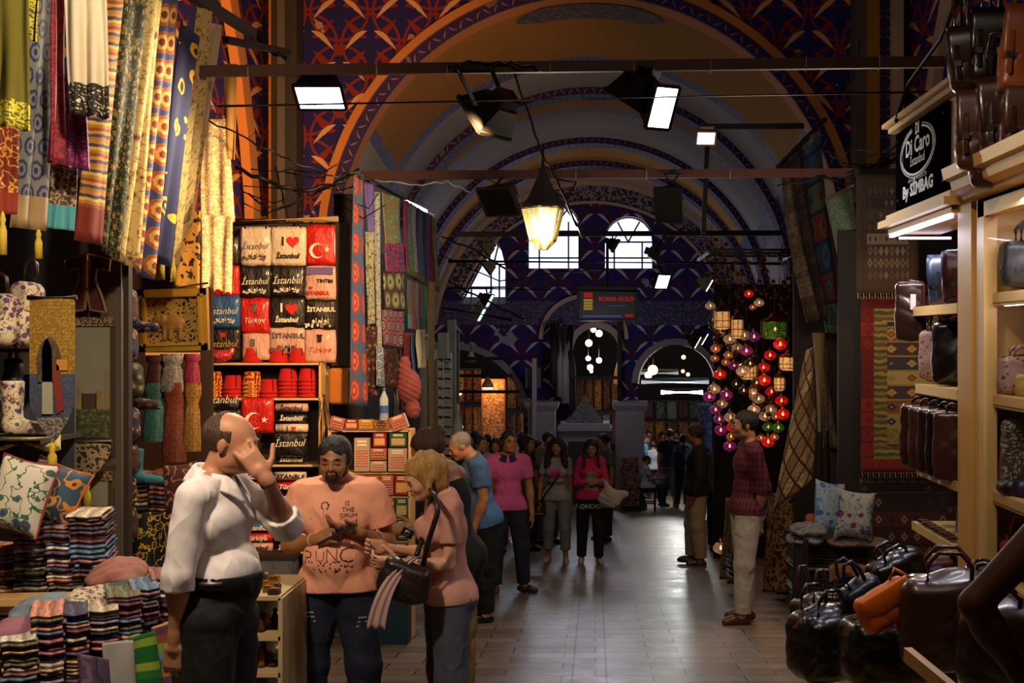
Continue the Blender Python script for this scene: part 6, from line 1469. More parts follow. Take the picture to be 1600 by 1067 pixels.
for x0, y0, x1, y1, k, tl_ in prods: prod(x0, y0, x1, y1, k, '%s printed carton %s of the rack, %s' % (BXC[k][0], rown[y1], 'at the left end' if x0 < 575 else 'near the middle' if x0 < 605 else 'at the right end'), tilt=tl_)
# amber wooden display and scarves next to the bottle
t = thing('water_bottle', 'clear plastic water bottle with a blue label standing on the rack', 'bottle', P(600, 658, 10.1))
m = MB(); u = 10.1/F; m.lathe([(.032, 0), (.035, .02), (.035, .17), (.012, .225), (.012, .235)], P(600, 657, 10.1), mat('clear plastic', '#c0d0e0', .08, alpha=.35), 18); m.build('bottle', t)
m = MB(); m.lathe([(.0355, .06), (.0355, .12)], P(600, 657, 10.1), mat('blue bottle label', '#2c4c9a', .4), 18, cap=False); m.build('label', t); m = MB(); m.lathe([(.014, .235), (.014, .255), (.001, .256)], P(600, 657, 10.1), mat('blue cap', '#2c4c9a', .4), 12); m.build('cap', t)
o = solid_obj('wall_bag', [Bx(P(531, 603, 10.6), (.09, .05, .15), None, .03)], plain('amber leather', '#a8641c', .5, .3, obj=True), h=.01); tag(o, 'amber leather satchel hanging between the fez shelf and the long suzani', 'bag')
# blue cloth counters
BLC = plain('dark blue counter cloth', '#14303c', .9)
for x0, x1, y0, lab in ((405, 462, 868, 'dark grey blue cloth covered counter behind the man in white'), (548, 640, 905, 'dark teal cloth covered counter under the souvenir rack')):
    Yc = 10.1; zt = ZA(y0, Yc); zb = fz(Yc); m = MB(); m.box((XA((x0+x1)/2, Yc), Yc, (zt+zb)/2), ((x1-x0)*Yc/F, .2, zt-zb), BLC if x0 > 500 else COLS['grey']); m.box((XA((x0+x1)/2, Yc), Yc, zt), ((x1-x0)*Yc/F+.03, .22, .03), W_DARK); tag(m.build('counter'), lab, 'counter')
for i, (x, y, k) in enumerate(((582, 880, 5), (606, 884, 1), (590, 896, 3), (622, 893, 1))):
    o = solid_obj('embroidered_purse', [Bx(P(x, y, 10.06), (.07, .05, .035), None, .03)], (YLF, PATCH3, YLF, PATCH)[i], h=.009); tag(o, ('black purse with yellow stitching at the left of the teal counter', 'purple purse at the middle of the teal counter', 'front black and yellow purse on the teal counter', 'rust purse at the right of the teal counter')[i], 'purse', 'embroidered purses on the teal counter')
# low cabinet with small goods beside the man in white
Yk = 5.9; CB = thing('low_cabinet', 'low glass topped cabinet of small souvenirs right of the man in white', 'cabinet', (XA(408, Yk), Yk+.3, fz(Yk)))
m = MB(); x0, x1 = XA(385, Yk), XA(438, Yk); Rk = Matrix.Rotation(.0, 3, 'Z')
for y in (935, 998, 1055): z = ZA(y, Yk); m.box(((x0+x1)/2, Yk+.27, z), (x1-x0, .54, .02), W_CREAM)
m.box((x1, Yk+.27, (ZA(935, Yk)+fz(Yk))/2), (.02, .54, ZA(935, Yk)-fz(Yk)), W_CREAM); m.box((x0, Yk+.27, (ZA(935, Yk)+fz(Yk))/2), (.02, .54, ZA(935, Yk)-fz(Yk)), W_CREAM); m.build('frame', CB)
rr = random.Random(8); k = 0
for y in (997, 1054):
    for i in range(14):
        px = 392+rr.random()*40; Yi = Yk+.06+rr.random()*.3; o = MB(); z = ZA(y, Yk)+.012; r = .014+rr.random()*.012; hgt = .03+rr.random()*.06
        o.lathe([(r, 0), (r*1.15, hgt*.4), (r*.5, hgt*.75), (r*.7, hgt*.9), (.001, hgt)], (XA(px, Yi), Yi, z), (BRASS, plain('glazed brown', '#5a2c14', .3), W_CREAM, plain('glazed violet', '#4a2c5a', .3))[i % 4], 10); tag(o.build('figurine'), 'small %s figurine on the %s shelf of the low cabinet' % (('brass', 'brown', 'cream', 'violet')[i % 4], 'upper' if y < 1010 else 'lower'), 'figurine', 'figurines in the low cabinet')
for i in range(8):
    o = MB(); px = 390+rr.random()*40; Yi = Yk+.05+i*.06; o.box((XA(px, Yi), Yi, ZA(935, Yk)+.022), (.05, .05, .022), (W_DARK, BRASS)[i % 2]); o.box((XA(px, Yi), Yi, ZA(935, Yk)+.036), (.04, .04, .006), BRASS); tag(o.build('trinket_box'), 'small trinket box on top of the low cabinet', 'box', 'trinket boxes on the low cabinet')
m = MB(); a, b = XA(246, 6.2), XA(292, 6.2); zt = ZA(905, 6.2); zb = fz(6.2); m.box(((a+b)/2, 6.35, (zt+zb)/2), (b-a, .3, zt-zb), W_CREAM); m.box(((a+b)/2, 6.34, zt), (b-a+.03, .36, .02), W_CREAM); m.box(((a+b)/2, 6.19, ZA(1000, 6.2)), (b-a, .02, .02), W_PINE); tag(m.build('side_cabinet'), 'cream cabinet end between the scarf table and the man in white', 'cabinet')
cl('scarf', (266, 985), (296, 985), (298, 1060), (268, 1060), 6.12, 6.12, [(0, stripes('green gold scarf stripes', ['#5a6a1c', '#8a7a24', '#1c5a28', '#1c5a28'], .25))], 'green and gold scarf with fringe hanging on the cream cabinet', 'scarf', 1, .005)
# ------------------------------------------------------------------ scarves hanging on the rod of the second stall
sw = [( (552, 270), (566, 278), (576, 636), (545, 632), 10.3, 10.6, 'medallion', 'long blue and red suzani strip at the corner of the second stall'),
 ((568, 280), (582, 286), (584, 362), (572, 362), 10.9, 11.1, 'v', 'short violet print scarf beside the long suzani'), ((570, 362), (584, 362), (586, 505), (572, 508), 10.9, 11.1, 'y', 'white scarf with yellow motifs beneath the violet one'), ((584, 300), (592, 300), (596, 545), (586, 545), 11.1, 11.2, 'w', 'narrow white scarf with dark specks'),
 ((588, 540), (600, 545), (602, 605), (588, 602), 11.0, 11.1, 'b', 'white and blue tile print scarf low on the second stall'), ((572, 508), (588, 510), (588, 620), (572, 615), 11.0, 11.1, 'k', 'black floral scarf under the yellow motif one'), ((596, 300), (624, 310), (628, 385), (600, 380), 11.4, 11.9, 'g', 'green bordered paisley scarf in the middle of the rod'),
 ((600, 380), (630, 380), (634, 425), (600, 425), 11.4, 11.9, 'u', 'purple paisley square below the green bordered scarf'), ((598, 425), (630, 422), (636, 485), (600, 482), 11.4, 11.9, 'f', 'fan patterned cushion cover above the suzani square'), ((598, 484), (630, 484), (632, 543), (598, 538), 11.4, 11.9, 'm', 'pink suzani square with white and purple flowers'), ((598, 545), (620, 545), (622, 608), (598, 600), 11.4, 11.8, 'k', 'black flowered square at the bottom of the row')]
HM = dict(medallion=medallion('long suzani', '#34486c', ['#7a2c1c', '#a84a34', '#7a2c1c', '#b0604a'], .17, .24, False), v=scroll('violet print', '#3a2a5c', '#8a84a0', None, 30), y=floral('white yellow motif', '#8a8a74', '#8a7a1c', '#2c2c2c', None, 16), w=floral('white speckled', '#8a8c84', '#8a8c84', '#2c2c30', None, 30), b=medallion('blue tile print', '#7c8490', ['#2c4478', '#7c8490', '#2c4478'], .07, .07),
 k=floral('black flowered', '#14100c', '#6a5a20', '#6a1c28', '#5a7a6a', 26), g=scroll('green paisley', '#4a7a5c', '#7a5a34', '#5a8a74', 22, th=.08), u=scroll('purple paisley', '#2a1c4a', '#7a2c4a', '#1c3c5a', 20, th=.08), f=medallion('fan print', '#4a2430', ['#5a7a4a', '#8a8464', '#4a2c24'], .17, .17), m=medallion('pink suzani', '#7a4450', ['#1c0c10', '#8a8078', '#3c2460', '#8a8078'], .12, .12, pet=12))
for a, b, c_, d, Ya, Yb, k, lb in sw: cl('scarf', a, b, c_, d, Ya, Yb, [(0, HM[k])], lb, 'scarf', 1.3, .012)
rc = ['#5a1c3c', '#3a5a4a', '#6a6a7a', '#2c1c4a', '#24486a', '#1c2c3c', '#4a2c6a', '#5a1c2c', '#5a6a4a']; rn = ['wine', 'moss green', 'silver grey', 'dark violet', 'blue', 'slate', 'purple', 'crimson', 'sage']
for i in range(9):
    x = 630+i*5.6; y = 312+i*3.4; Yq = 12.2+i*.42
    cl('scarf', (x, y), (x+6.5, y+3), (x+8, 428+i*3.5), (x+1, 426+i*3.5), Yq, Yq+.3, [(0, scroll('hung scarf '+rn[i], rc[i], tuple(q*1.8 for q in C(rc[i])[:3]), None, 26)), (.93, plain('fringe '+rn[i], '#5a5a44'))], '%s fringed scarf in the upper row on the steel rod' % rn[i], 'scarf', 1.5, .02, group='scarves on the steel rod')
rc2 = ['#6a6a60', '#7a4a4a', '#80807a', '#6a2c6a', '#1c7a24', '#5a7a70', '#5a5a70']; rn2 = ['pale grey', 'rose', 'white', 'violet', 'bright green', 'pale teal', 'lilac grey']
for i in range(7):
    x = 636+i*5.6; Yq = 12.4+i*.4
    cl('scarf', (x, 436+i*2), (x+6, 438+i*2), (x+7, 515+i*1.5), (x+1, 513+i*1.5), Yq, Yq+.3, [(0, scroll('low scarf '+rn2[i], rc2[i], tuple(q*.5 for q in C(rc2[i])[:3]), None, 26)), (.72, FB['teal'] if i == 0 else plain('low hem '+rn2[i], rc2[i]))], '%s scarf in the second row under the steel rod' % rn2[i], 'scarf', 1.3, .015, group='scarves in the second row')
for i, (x, c_, lb, y0, y1) in enumerate(((612, '#7a7a80', 'long lilac scarf below the suzani squares', 545, 650), (624, '#4a2c40', 'long plum scarf beside the lilac one', 545, 640), (634, '#6a2c3c', 'long crimson scarf low on the second stall', 520, 625), (642, '#2c4a7a', 'long steel blue scarf low on the second stall', 520, 600), (652, '#8a8a80', 'short cream scarf right of the steel blue one', 515, 575), (668, '#3c3420', 'long olive cloth on the stall post', 440, 700))):
    cl('scarf', (x, y0), (x+11, y0), (x+13, y1), (x, y1), 11.8, 12.1, [(0, plain('long scarf %d' % i, c_))], lb, 'scarf', 1.5, .02)
cl('scarf', (664, 530), (678, 530), (680, 562), (664, 562), 13.5, 13.8, [(0, FB['teal'])], 'turquoise scarf end tied on the stall post', 'scarf', 1.2, .02)
o = solid_obj('tulle_bundle', [Ell(P(640, 605, 11), (.10, .08, .15), None, .04), Ell(P(632, 575, 11), (.05, .05, .1), None, .04), Ell(P(645, 640, 11), (.06, .05, .08), None, .03)], plain('pink tulle', '#7a3c44', .9, .5, obj=True, sc=30), h=.012, noise=wrinkle(.015, 80, 70)); tag(o, 'bundle of dusty pink tulle hanging beside the water bottle', 'textile')
m = MB(); m.tube([P(566, 276, 10.4), P(678, 336, 16.2)], .018, CHROME, 8); 
tag(m.build('steel_rod'), 'slanted steel rod carrying scarves at the second stall', 'rod')
# stall partitions that hide the depth behind the displays
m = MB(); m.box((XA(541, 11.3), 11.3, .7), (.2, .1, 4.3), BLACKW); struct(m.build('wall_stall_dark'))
m = MB(); m.box((-2.35, 14.2, .4), (.08, 5.4, 4.2), DARKPL); struct(m.build('wall_stall_side'))

# ================================================================== leather shop on the right
XF = 1.75
CW = plain('cream lacquered wood', '#c09a58', .4, .12, obj=True, sc=3); OW = plain('honey wood post', '#b8863e', .45, .2, obj=True, sc=5)
LEDM = mat('led strip', '#ffffff', .5, emis='#e8dcff', es=9)
BLE = plain('black leather', '#0f0b0a', .3, .3, obj=True, sc=10, coat=.3); BRL = plain('dark brown leather gloss', '#2c140c', .28, .4, obj=True, sc=9, coat=.35); BRL2 = plain('chestnut leather', '#3c1c10', .35, .4, obj=True, sc=8, coat=.25); TANL = plain('tan leather glossy', '#7a3c1c', .35, .3, obj=True, sc=8)
NAVL = plain('blue black leather', '#141c28', .35, .3, obj=True, sc=8); ORL = plain('orange leather', '#d06410', .4, .15, obj=True, sc=8); SNK = scroll('snakeskin', '#9a8c78', '#3c342c', None, 60, th=.1, rough=.35); WVN = scroll('black woven leather', '#0c0c0c', '#262626', None, 90, th=.1, rough=.4); PYT = scroll('brown python', '#4a2c24', '#8a6a5a', None, 45, th=.12, rough=.4)
post = thing('shop_post', 'honey coloured post at the corner of the leather shop', 'post', (XF+.04, 6.05, fz(6.05))); m = MB(); m.box((XF+.04, 6.06, (2.24+fz(6))/2), (.085, .22, 2.24-fz(6)), OW); m.build('shaft', post)
m = MB(); m.box((XF+.04, 6.0, fz(6)+.12), (.10, .24, .24), OW); m.build('foot', post)
# glass cabinet
CA = thing('glass_cabinet', 'tall cream glass fronted cabinet of handbags', 'cabinet', (XF+.3, 5.2, fz(5.2)))
zt, zb = 2.22, fz(5.2); y0, y1 = 3.9, 5.86
m = MB()
for yy in (y1-.05, y0+.05): m.box((XF+.03, yy, (zt+zb)/2), (.06, .09, zt-zb), CW)
m.box((XF+.03, (y0+y1)/2, zt-.04), (.06, y1-y0, .08), CW); m.box((XF+.3, (y0+y1)/2, zt), (.6, y1-y0, .03), CW); m.box((XF+.3, y1, (zt+zb)/2), (.6, .02, zt-zb), CW)
m.build('frame', CA)
m = MB(); m.box((XF+.6, (y0+y1)/2, (zt+zb)/2), (.02, y1-y0, zt-zb), plain('cabinet lining', '#6a6a5c', .5, .1, obj=True)); m.build('back_panel', CA)
zs_ = (1.79, 1.335, .90, .52, .14)
for z in zs_:
    m = MB(); m.box((XF+.31, (y0+y1)/2, z-.02), (.54, y1-y0-.06, .04), CW); m.box((XF+.055, (y0+y1)/2, z-.025), (.02, y1-y0-.1, .06), CW); m.build('shelf', CA)
m = MB(); m.box((XF+.3, (y0+y1)/2, (zb+.12)/2-.0), (.58, y1-y0-.04, .12-zb), CW); m.build('plinth', CA)
m = MB(); m.box((XF+.012, (y0+y1)/2, (zt+.14)/2), (.008, y1-y0-.16, zt-.22), mat('cabinet glass', '#141414', .03, alpha=.08)); m.build('glass_door', CA)
m = MB(); m.box((XF+.12, (y0+y1)/2, zt-.03), (.03, y1-y0-.2, .012), LEDM); m.build('light_strip', CA, label='white light strip'); m = MB(); m.box((XF+.1, (y0+y1)/2, zs_[0]-.05), (.02, y1-y0-.2, .01), LEDM); m.build('light_strip', CA, label='white light strip')
m = MB(); prof = [(0, 0), (-.05, .01), (-.06, .03), (-.10, .05), (-.11, .09), (-.14, .10), (-.15, .15), (.1, .15), (.1, 0)]
m.prism([(p[0], p[1]) for p in prof], (XF, y1+.06, zt+.0), (1, 0, 0), (0, 0, 1), -(y1-y0+.1), CW); m.v = [Vector((v.x, y1+.06-(v.y-(y1+.06)) if v.y > y1+.06 else v.y, v.z)) for v in m.v]; m.build('cornice', CA)
def bag3(c, w_, d_, h_, matl, label, rz=0., tilt=0., grp=None, hnd=None, flap=False, tagit=None, strapc=True, rx_=0., bump_=.003, h=.007, hndh=.12, zip_=True, cat='bag', name='handbag', pockets=False, slump=0.):
    c = Vector(c); R = Matrix.Rotation(rz, 3, 'Z') @ Matrix.Rotation(rx_, 3, 'X') @ Matrix.Rotation(tilt, 3, 'Y'); t = thing(name, label, cat, c-Vector((0, 0, h_/2)), 0, grp)
    prm = [Bx(c, (w_/2, d_/2, h_/2), R, min(w_, d_, h_)*.28, .02), Ell(c+R @ Vector((0, 0, -h_*.12)), (w_*.51, d_*.56, h_*.4), R, .03)]
    if slump: prm.append(Ell(c+R @ Vector((w_*.1, 0, h_*.2)), (w_*.45, d_*.4, h_*.42), R, .04))
    if pockets:
        for s in (-1, 1): prm.append(Bx(c+R @ Vector((s*w_*.24, -d_*.5, -h_*.15)), (w_*.18, d_*.14, h_*.22), R, .02, .01))
    solid_obj('bag_body', prm, matl, t, h=h, noise=wrinkle(bump_, 48, 38, c.x*9+c.y*5+c.z))
    hm = hnd or matl
    if strapc:
        for s in (-1, 1):
            m = MB(); a = c+R @ Vector((-w_*.22, s*d_*.28, h_*.46)); b = c+R @ Vector((w_*.22, s*d_*.28, h_*.46)); up = R @ Vector((0, s*.01, hndh)); m.tube([a, a+up*.6, a*.75+b*.25+up, a*.25+b*.75+up, b+up*.6, b], .009, hm, 8); m.build('handle', t)
    if flap:
        m = MB(); f0 = c+R @ Vector((0, -d_*.5-.008, h_*.5))
        m.grid(lambda a, b: f0+R @ Vector(((a-.5)*w_*1.02*(1-.1*b*b), d_*.5*(1-min(1, b*3)) if b < .33 else -.012*math.sin((b-.33)/.67*PI), .012*(b < .3)-max(0, b-.25)*h_*.85)), 8, 9, matl, thick=.005); m.build('flap', t)
        for s in (-1, 1):
            m = MB(); m.bar(c+R @ Vector((s*w_*.25, -d_*.5-.024, h_*.2)), c+R @ Vector((s*w_*.25, -d_*.5-.024, -h_*.32)), .02, .006, hm, (0, 1, 0)); m.build('strap', t)
            m = MB(); m.box(c+R @ Vector((s*w_*.25, -d_*.5-.03, -h_*.1)), (.03, .006, .024), CHROME, R); m.build('buckle', t, label='metal buckle')
    elif zip_:
        m = MB(); m.tube([c+R @ Vector((-w_*.42, 0, h_*.49)), c+R @ Vector((0, 0, h_*.53)), c+R @ Vector((w_*.42, 0, h_*.49))], .004, BRASS, 5); m.build('zip', t, label='brass zip')
    if tagit: m = MB(); m.box(c+R @ Vector((tagit[0]*w_, -d_*.62, tagit[1]*h_)), (.03, .002, .085), mat('white price tag', '#c8bcb0', .6)); m.build('price_tag', t, label='white price tag')
    return t
# bags in the cabinet (shelves seen through the glass)
IG = 'handbags in the glass cabinet'
bag3((1.94, 5.68, 1.79+.13), .28, .12, .2, WVN, 'black woven leather bag on the top shelf of the glass cabinet', grp=IG, hndh=.10)
bag3((1.90, 5.70, 1.335+.09), .2, .1, .17, PYT, 'brown python print purse on the second cabinet shelf', grp=IG, hndh=.05)
bag3((1.98, 5.66, 1.335+.14), .14, .12, .27, BLE, 'black rounded bag on the second cabinet shelf', grp=IG, strapc=False)
bag3((1.86, 5.52, 1.335+.05), .08, .05, .10, plain('pale gold weave', '#9a7c34', .4, .4, obj=True), 'small gold clutch on the second cabinet shelf', grp=IG, strapc=False)
bag3((1.95, 5.68, .90+.17), .28, .14, .32, SNK, 'white snakeskin tote on the third cabinet shelf', grp=IG, hnd=SNK, hndh=.05)
for i, (cn, cc) in enumerate((('black', '#141416'), ('blue', '#1c2450'), ('tan', '#8a6a4a'), ('white', '#b8a89c'), ('wine', '#4a1028'))):
    m = MB(); c = Vector((XF+.06+.045*i, 5.60-.02*i, .937)); m.lathe([(.01, -.055), (.034, -.05), (.036, .05), (.01, .055)], c, plain('rolled leather '+cn, cc, .4, .2, obj=True), 16, up=(.2, -.95, 0)); tag(m.build('rolled_wallet'), 'rolled %s leather wallet in front of the snakeskin tote' % cn, 'wallet', 'rolled wallets on the third cabinet shelf')
bag3((XF+.15, 5.66, .52+.09), .2, .12, .17, plain('red leather', '#8a1c14', .4, .2, obj=True), 'red leather bag on the fourth cabinet shelf', rz=-.8, grp=IG)
bag3((XF+.12, 5.7, .14+.07), .2, .12, .13, plain('magenta leather', '#8a1458', .45, .2, obj=True), 'magenta purse on the lowest cabinet shelf', rz=-.8, grp=IG, strapc=False)
bag3((XF+.15, 5.5, .14+.06), .22, .12, .12, plain('grey violet knit', '#4a4460', .8, .3, obj=True), 'grey violet knitted purse on the lowest cabinet shelf', rz=-.8, grp=IG, strapc=False)
# open shelves between the post and the sign
OS = thing('open_shelf', 'open cream shelves of briefcases under the shop sign', 'shelf', (XF+.3, 6.65, .5))
for z, ya in ((1.765, 7.05), (1.345, 7.0), (.90, 6.98), (.585, 7.08)):
    m = MB(); m.box((XF+.32, (6.2+ya)/2, z-.03), (.64, ya-6.2, .05 if z > 1 else .045), CW); m.build('shelf', OS)
m = MB(); m.box((XF+.66, 6.6, .85), (.02, .9, 2.9), CW); m.build('side_panel', OS)
SG = 'bags on the open shelves under the sign'
bag3((XF+.16, 6.80, 1.765+.12), .26, .14, .27, NAVL, 'blue black leather backpack on the top open shelf', rz=-.5, grp=SG, flap=True, hndh=.04); bag3((XF+.14, 6.42, 1.765+.12), .28, .12, .26, plain('aubergine leather', '#3a1c20', .35, .3, obj=True), 'aubergine briefcase next to the post on the top open shelf', rz=-.45, grp=SG, flap=True, hndh=.04)
bag3((XF-.0, 7.1, 1.74), .16, .08, .32, BRL, 'dark bag with a white tag hanging at the end of the top shelf', rz=-.3, grp=SG, tagit=(.1, .15), strapc=False)
bag3((XF+.09, 6.92, 1.345+.15), .16, .12, .27, PYT, 'python print backpack at the end of the second open shelf', rz=-.5, grp=SG); bag3((XF+.12, 6.62, 1.345+.17), .24, .14, .33, BLE, 'black leather backpack on the second open shelf', rz=-.4, grp=SG, hndh=.05); bag3((XF+.15, 6.33, 1.345+.15), .2, .14, .28, BLE, 'second black bag beside the post on the second open shelf', rz=-.4, grp=SG)
for i, (yy, mt, lb) in enumerate(((6.98, BRL, 'dark brown bag at the far end of the third open shelf'), (6.80, BRL2, 'chestnut bag with a white tag on the third open shelf'), (6.62, BRL, 'third bag of the row hanging above the small boxes'), (6.44, BLE, 'black bag of the row beside the post'), (6.30, BRL2, 'chestnut bag closest to the post on the third shelf'))):
    bag3((XF+.03, yy, .90+.16), .22, .1, .34, mt, lb, rz=-.35, grp=SG, tagit=(.1, .1) if i == 1 else None, hndh=.05)
for i in range(4):
    m = MB(); m.box((XF+.15+.09*i, 6.55-.07*i, .585+.07), (.08, .12, .14), BRL2); m.box((XF+.15+.09*i, 6.488-.07*i, .585+.1), (.03, .004, .02), WSHOE); tag(m.build('leather_box'), 'small brown leather box on the lowest open shelf', 'box', 'leather boxes on the lowest open shelf')
for i in range(8):
    m = MB(); m.box((XF+.03, 6.95-.085*i, .585+.012), (.05, .06, .014), (CHROME, BRL2)[i % 2]); tag(m.build('cufflink_box'), 'small trinket case along the edge of the lowest open shelf', 'case', 'trinket cases on the lowest open shelf')
# sign box
SGN = thing('shop_sign', 'black shop sign in a cream moulded frame above the open shelves', 'sign', (XF+.1, 6.85, 2.25))
m = MB(); m.box((XF+.12, 6.85, 2.55), (.2, 1.2, .46), CW); m.box((XF+.12, 6.85, 2.80), (.30, 1.34, .03), CW); m.box((XF+.12, 6.85, 2.83), (.36, 1.4, .025), CW); m.box((XF+.12, 6.85, 2.29), (.32, 1.36, .03), CW); m.box((XF+.12, 6.85, 2.25), (.40, 1.44, .04), CW); m.box((XF+.12, 6.85, 2.21), (.30, 1.34, .03), CW)
m.build('frame', SGN)
m = MB(); m.box((XF+.12, 6.242, 2.55), (.12, .006, .36), OW); m.build('end_panel', SGN)
m = MB(); m.box((XF+.012, 6.90, 2.55), (.03, 1.08, .44), mat('black sign board', '#050505', .8, spec=0)); sx0 = XF-.005
for i in range(4):
    m.lathe([(.008, -.003), (.008, .003)], (sx0, 6.42+.96*(i % 2), 2.38+.34*(i//2)), CHROME, 8, up=(1, 0, 0))
m.build('board', SGN)
SW = mat('sign lettering', '#b8b8b4', .6); m = MB(); ex, ey = (0, -1, 0), (0, 0, 1); cy = 6.93
pts = [Vector((sx0-.003, cy-math.cos(a)*.34, 2.605+math.sin(a)*.125)) for a in np.linspace(0, 2*PI, 41)[:-1]]
for q in range(40): m.bar(pts[q], pts[(q+1) % 40], .004, .012, SW, (0, 0, 1)) if q not in range(8, 12) else None
pts = [Vector((sx0-.003, cy-math.cos(a)*.37, 2.605+math.sin(a)*.14)) for a in np.linspace(0, 2*PI, 41)[:-1]]
for q in range(40): m.bar(pts[q], pts[(q+1) % 40], .004, .005, SW, (0, 0, 1)) if q not in range(8, 12) else None
m.text('DI', (sx0, cy, 2.70), ex, ey, .085, SW, off=.002, bold=.004); m.text('Di Caro', (sx0, cy, 2.60), ex, ey, .125, SW, off=.002, bold=.003, sx=1.25); m.text('İstanbul', (sx0, cy, 2.535), ex, ey, .075, SW, off=.002, sx=1.3)
m.text('LEATHER PRODUCTS', (sx0, cy, 2.45), ex, ey, .028, SW, off=.002, sx=1.5); m.text('By SİMBAG', (sx0, cy, 2.375), ex, ey, .092, SW, off=.002, bold=.004, sx=1.45); m.build('lettering', SGN)
m = MB(); m.box((XF-.02, 6.85, 2.185), (.025, 1.25, .018), LEDM); m.build('light_strip', SGN, label='violet white light strip')
for i in range(1): m = MB(); m.box((XF+.17, 7.45, 2.17), (.30, .012, .012), LEDM); m.build('light_strip', SGN, label='dotted light strip')
# leather bags hanging above the cornice
HG = 'leather bags hanging above the cabinet cornice'
for i, (x, y, w_, h_, Y, mt, lb, fl) in enumerate(((1508, 95, 46, 95, 5.5, BRL, 'glossy dark brown bag hanging at the left of the upper row', True), (1545, 75, 56, 110, 5.45, BLE, 'black backpack hanging in the middle of the upper row', True), (1592, 80, 50, 130, 5.2, TANL, 'tan brown bag hanging at the right of the upper row', True), (1522, 205, 50, 120, 5.5, BRL2, 'large chestnut satchel hanging at the left of the lower row', True), (1562, 190, 60, 130, 5.35, BRL, 'dark brown satchel hanging in the middle of the lower row', True), (1596, 195, 55, 120, 5.2, BRL2, 'chestnut bag hanging at the right of the lower row', True), (1550, 262, 60, 60, 5.5, BRL, 'dark brown bag resting on the cornice', False))):
    bag3(P(x, y, Y), w_*Y/F*1.1, .13, h_*Y/F, mt, lb, rz=-.25, tilt=(-.08, .05, .1, .0, -.06, .05, 0)[i], grp=HG, flap=fl, bump_=.0035, hndh=.2)
m = MB()
for x, y in ((1502, 40), (1548, 20), (1592, 10)): m.tube([P(x, -60, 5.5), P(x, y, 5.5)], .008, BLKM, 6)
m.tube([P(1470, -60, 5.6), P(1640, -60, 5.3)], .02, BLKM, 8); m.tube([P(1400, 190, 7.2), P(1420, 130, 7), P(1470, 60, 6.4), P(1500, -10, 5.8)], .012, BLKM, 6); tag(m.build('hanging_rack'), 'black rod and hooks carrying the leather bags at the top right', 'rack')
# platform with bags on the street
PLT = thing('platform', 'low wooden platform stacked with leather bags', 'platform', (1.4, 5.2, fz(5.2)))
m = MB(); m.box((1.22, 5.0, -.03), (.9, 1.7, .05), CW, Matrix.Rotation(-.12, 3, 'Z')); m.build('top', PLT); m = MB(); m.box((1.22, 5.05, -.24), (.8, 1.5, .36), W_DARK, Matrix.Rotation(-.12, 3, 'Z')); m.build('base', PLT)
m = MB(); m.bar(P(1418, 1022, 4.6), P(1500, 1090, 4.2), .03, .05, CW); m.build('rail', PLT)
FG = 'leather bags on the street platform'
def fb(x, y, w_, h_, d_, Y, mt, lb, rz=.1, tilt=0., **k): return bag3(P(x, y, Y), w_*Y/F, d_, h_*Y/F, mt, lb, rz=rz, tilt=tilt, grp=FG, bump_=.0045, slump=1, **k)
fb(1285, 1008, 100, 104, .26, 5.7, BLE, 'black patent duffel bag at the left end of the platform', rz=.35, hndh=.12); fb(1384, 1016, 138, 104, .26, 5.35, BLE, 'glossy black leather duffel in the centre of the platform', rz=.15, hndh=.03)
fb(1268, 985, 50, 95, .2, 5.95, BRL2, 'dark brown satchel peeking out left of the black duffels', rz=.5, hndh=.16)
fb(1345, 930, 64, 40, .12, 5.75, NAVL, 'blue black leather bag behind the orange bag', rz=.2, tilt=-.5)
t = thing('handbag', 'bright orange leather backpack lying tilted on the black duffels', 'bag', P(1385, 985, 5.1), 0, FG); c = P(1384, 945, 5.1); Ro = Matrix.Rotation(.15, 3, 'Z') @ Matrix.Rotation(-.5, 3, 'Y')
solid_obj('bag_body', [Bx(c, (.12, .045, .075), Ro, .035), Ell(c+Ro @ Vector((0, 0, -.02)), (.125, .05, .065), Ro, .03)], ORL, t, h=.006, noise=wrinkle(.004, 50, 40)); m = MB(); m.grid(lambda a, b: c+Ro @ Vector(((a-.5)*.23, -.055-.008*math.sin(b*PI), .085-.1*b*(1-.5*abs(2*a-1)**2))), 10, 6, ORL, thick=.004); m.build('flap', t)
m = MB(); m.bar(c+Ro @ Vector((-.11, -.06, -.055)), c+Ro @ Vector((-.02, -.06, -.055)), .005, .004, BRL); m.build('seam', t); m = MB(); m.tube([c+Ro @ Vector((.06, .0, .08)), c+Ro @ Vector((.10, 0, .11)), c+Ro @ Vector((.13, 0, .06))], .008, ORL, 6); m.build('handle', t); m = MB(); m.box(c+Ro @ Vector((.13, -.03, .02)), (.03, .002, .05), mat('white price tag', '#c8bcb0', .6), Ro); m.build('price_tag', t, label='white price tag')
fb(1482, 972, 150, 140, .24, 5.0, BRL2, 'large chestnut leather holdall standing right of the black duffels', rz=-.2, flap=False, hndh=.12); fb(1560, 1010, 130, 130, .24, 4.7, BRL, 'dark brown crumpled holdall at the right end of the platform', rz=-.2, hndh=.08)
fb(1400, 890, 90, 44, .14, 6.0, BLE, 'black bag lying behind the orange backpack', rz=.3, tilt=-.35, hndh=.06)
fb(1530, 920, 70, 60, .14, 5.2, BRL, 'small brown bag with steel clasp on top of the holdalls', rz=-.2, tilt=.3, hndh=.04)
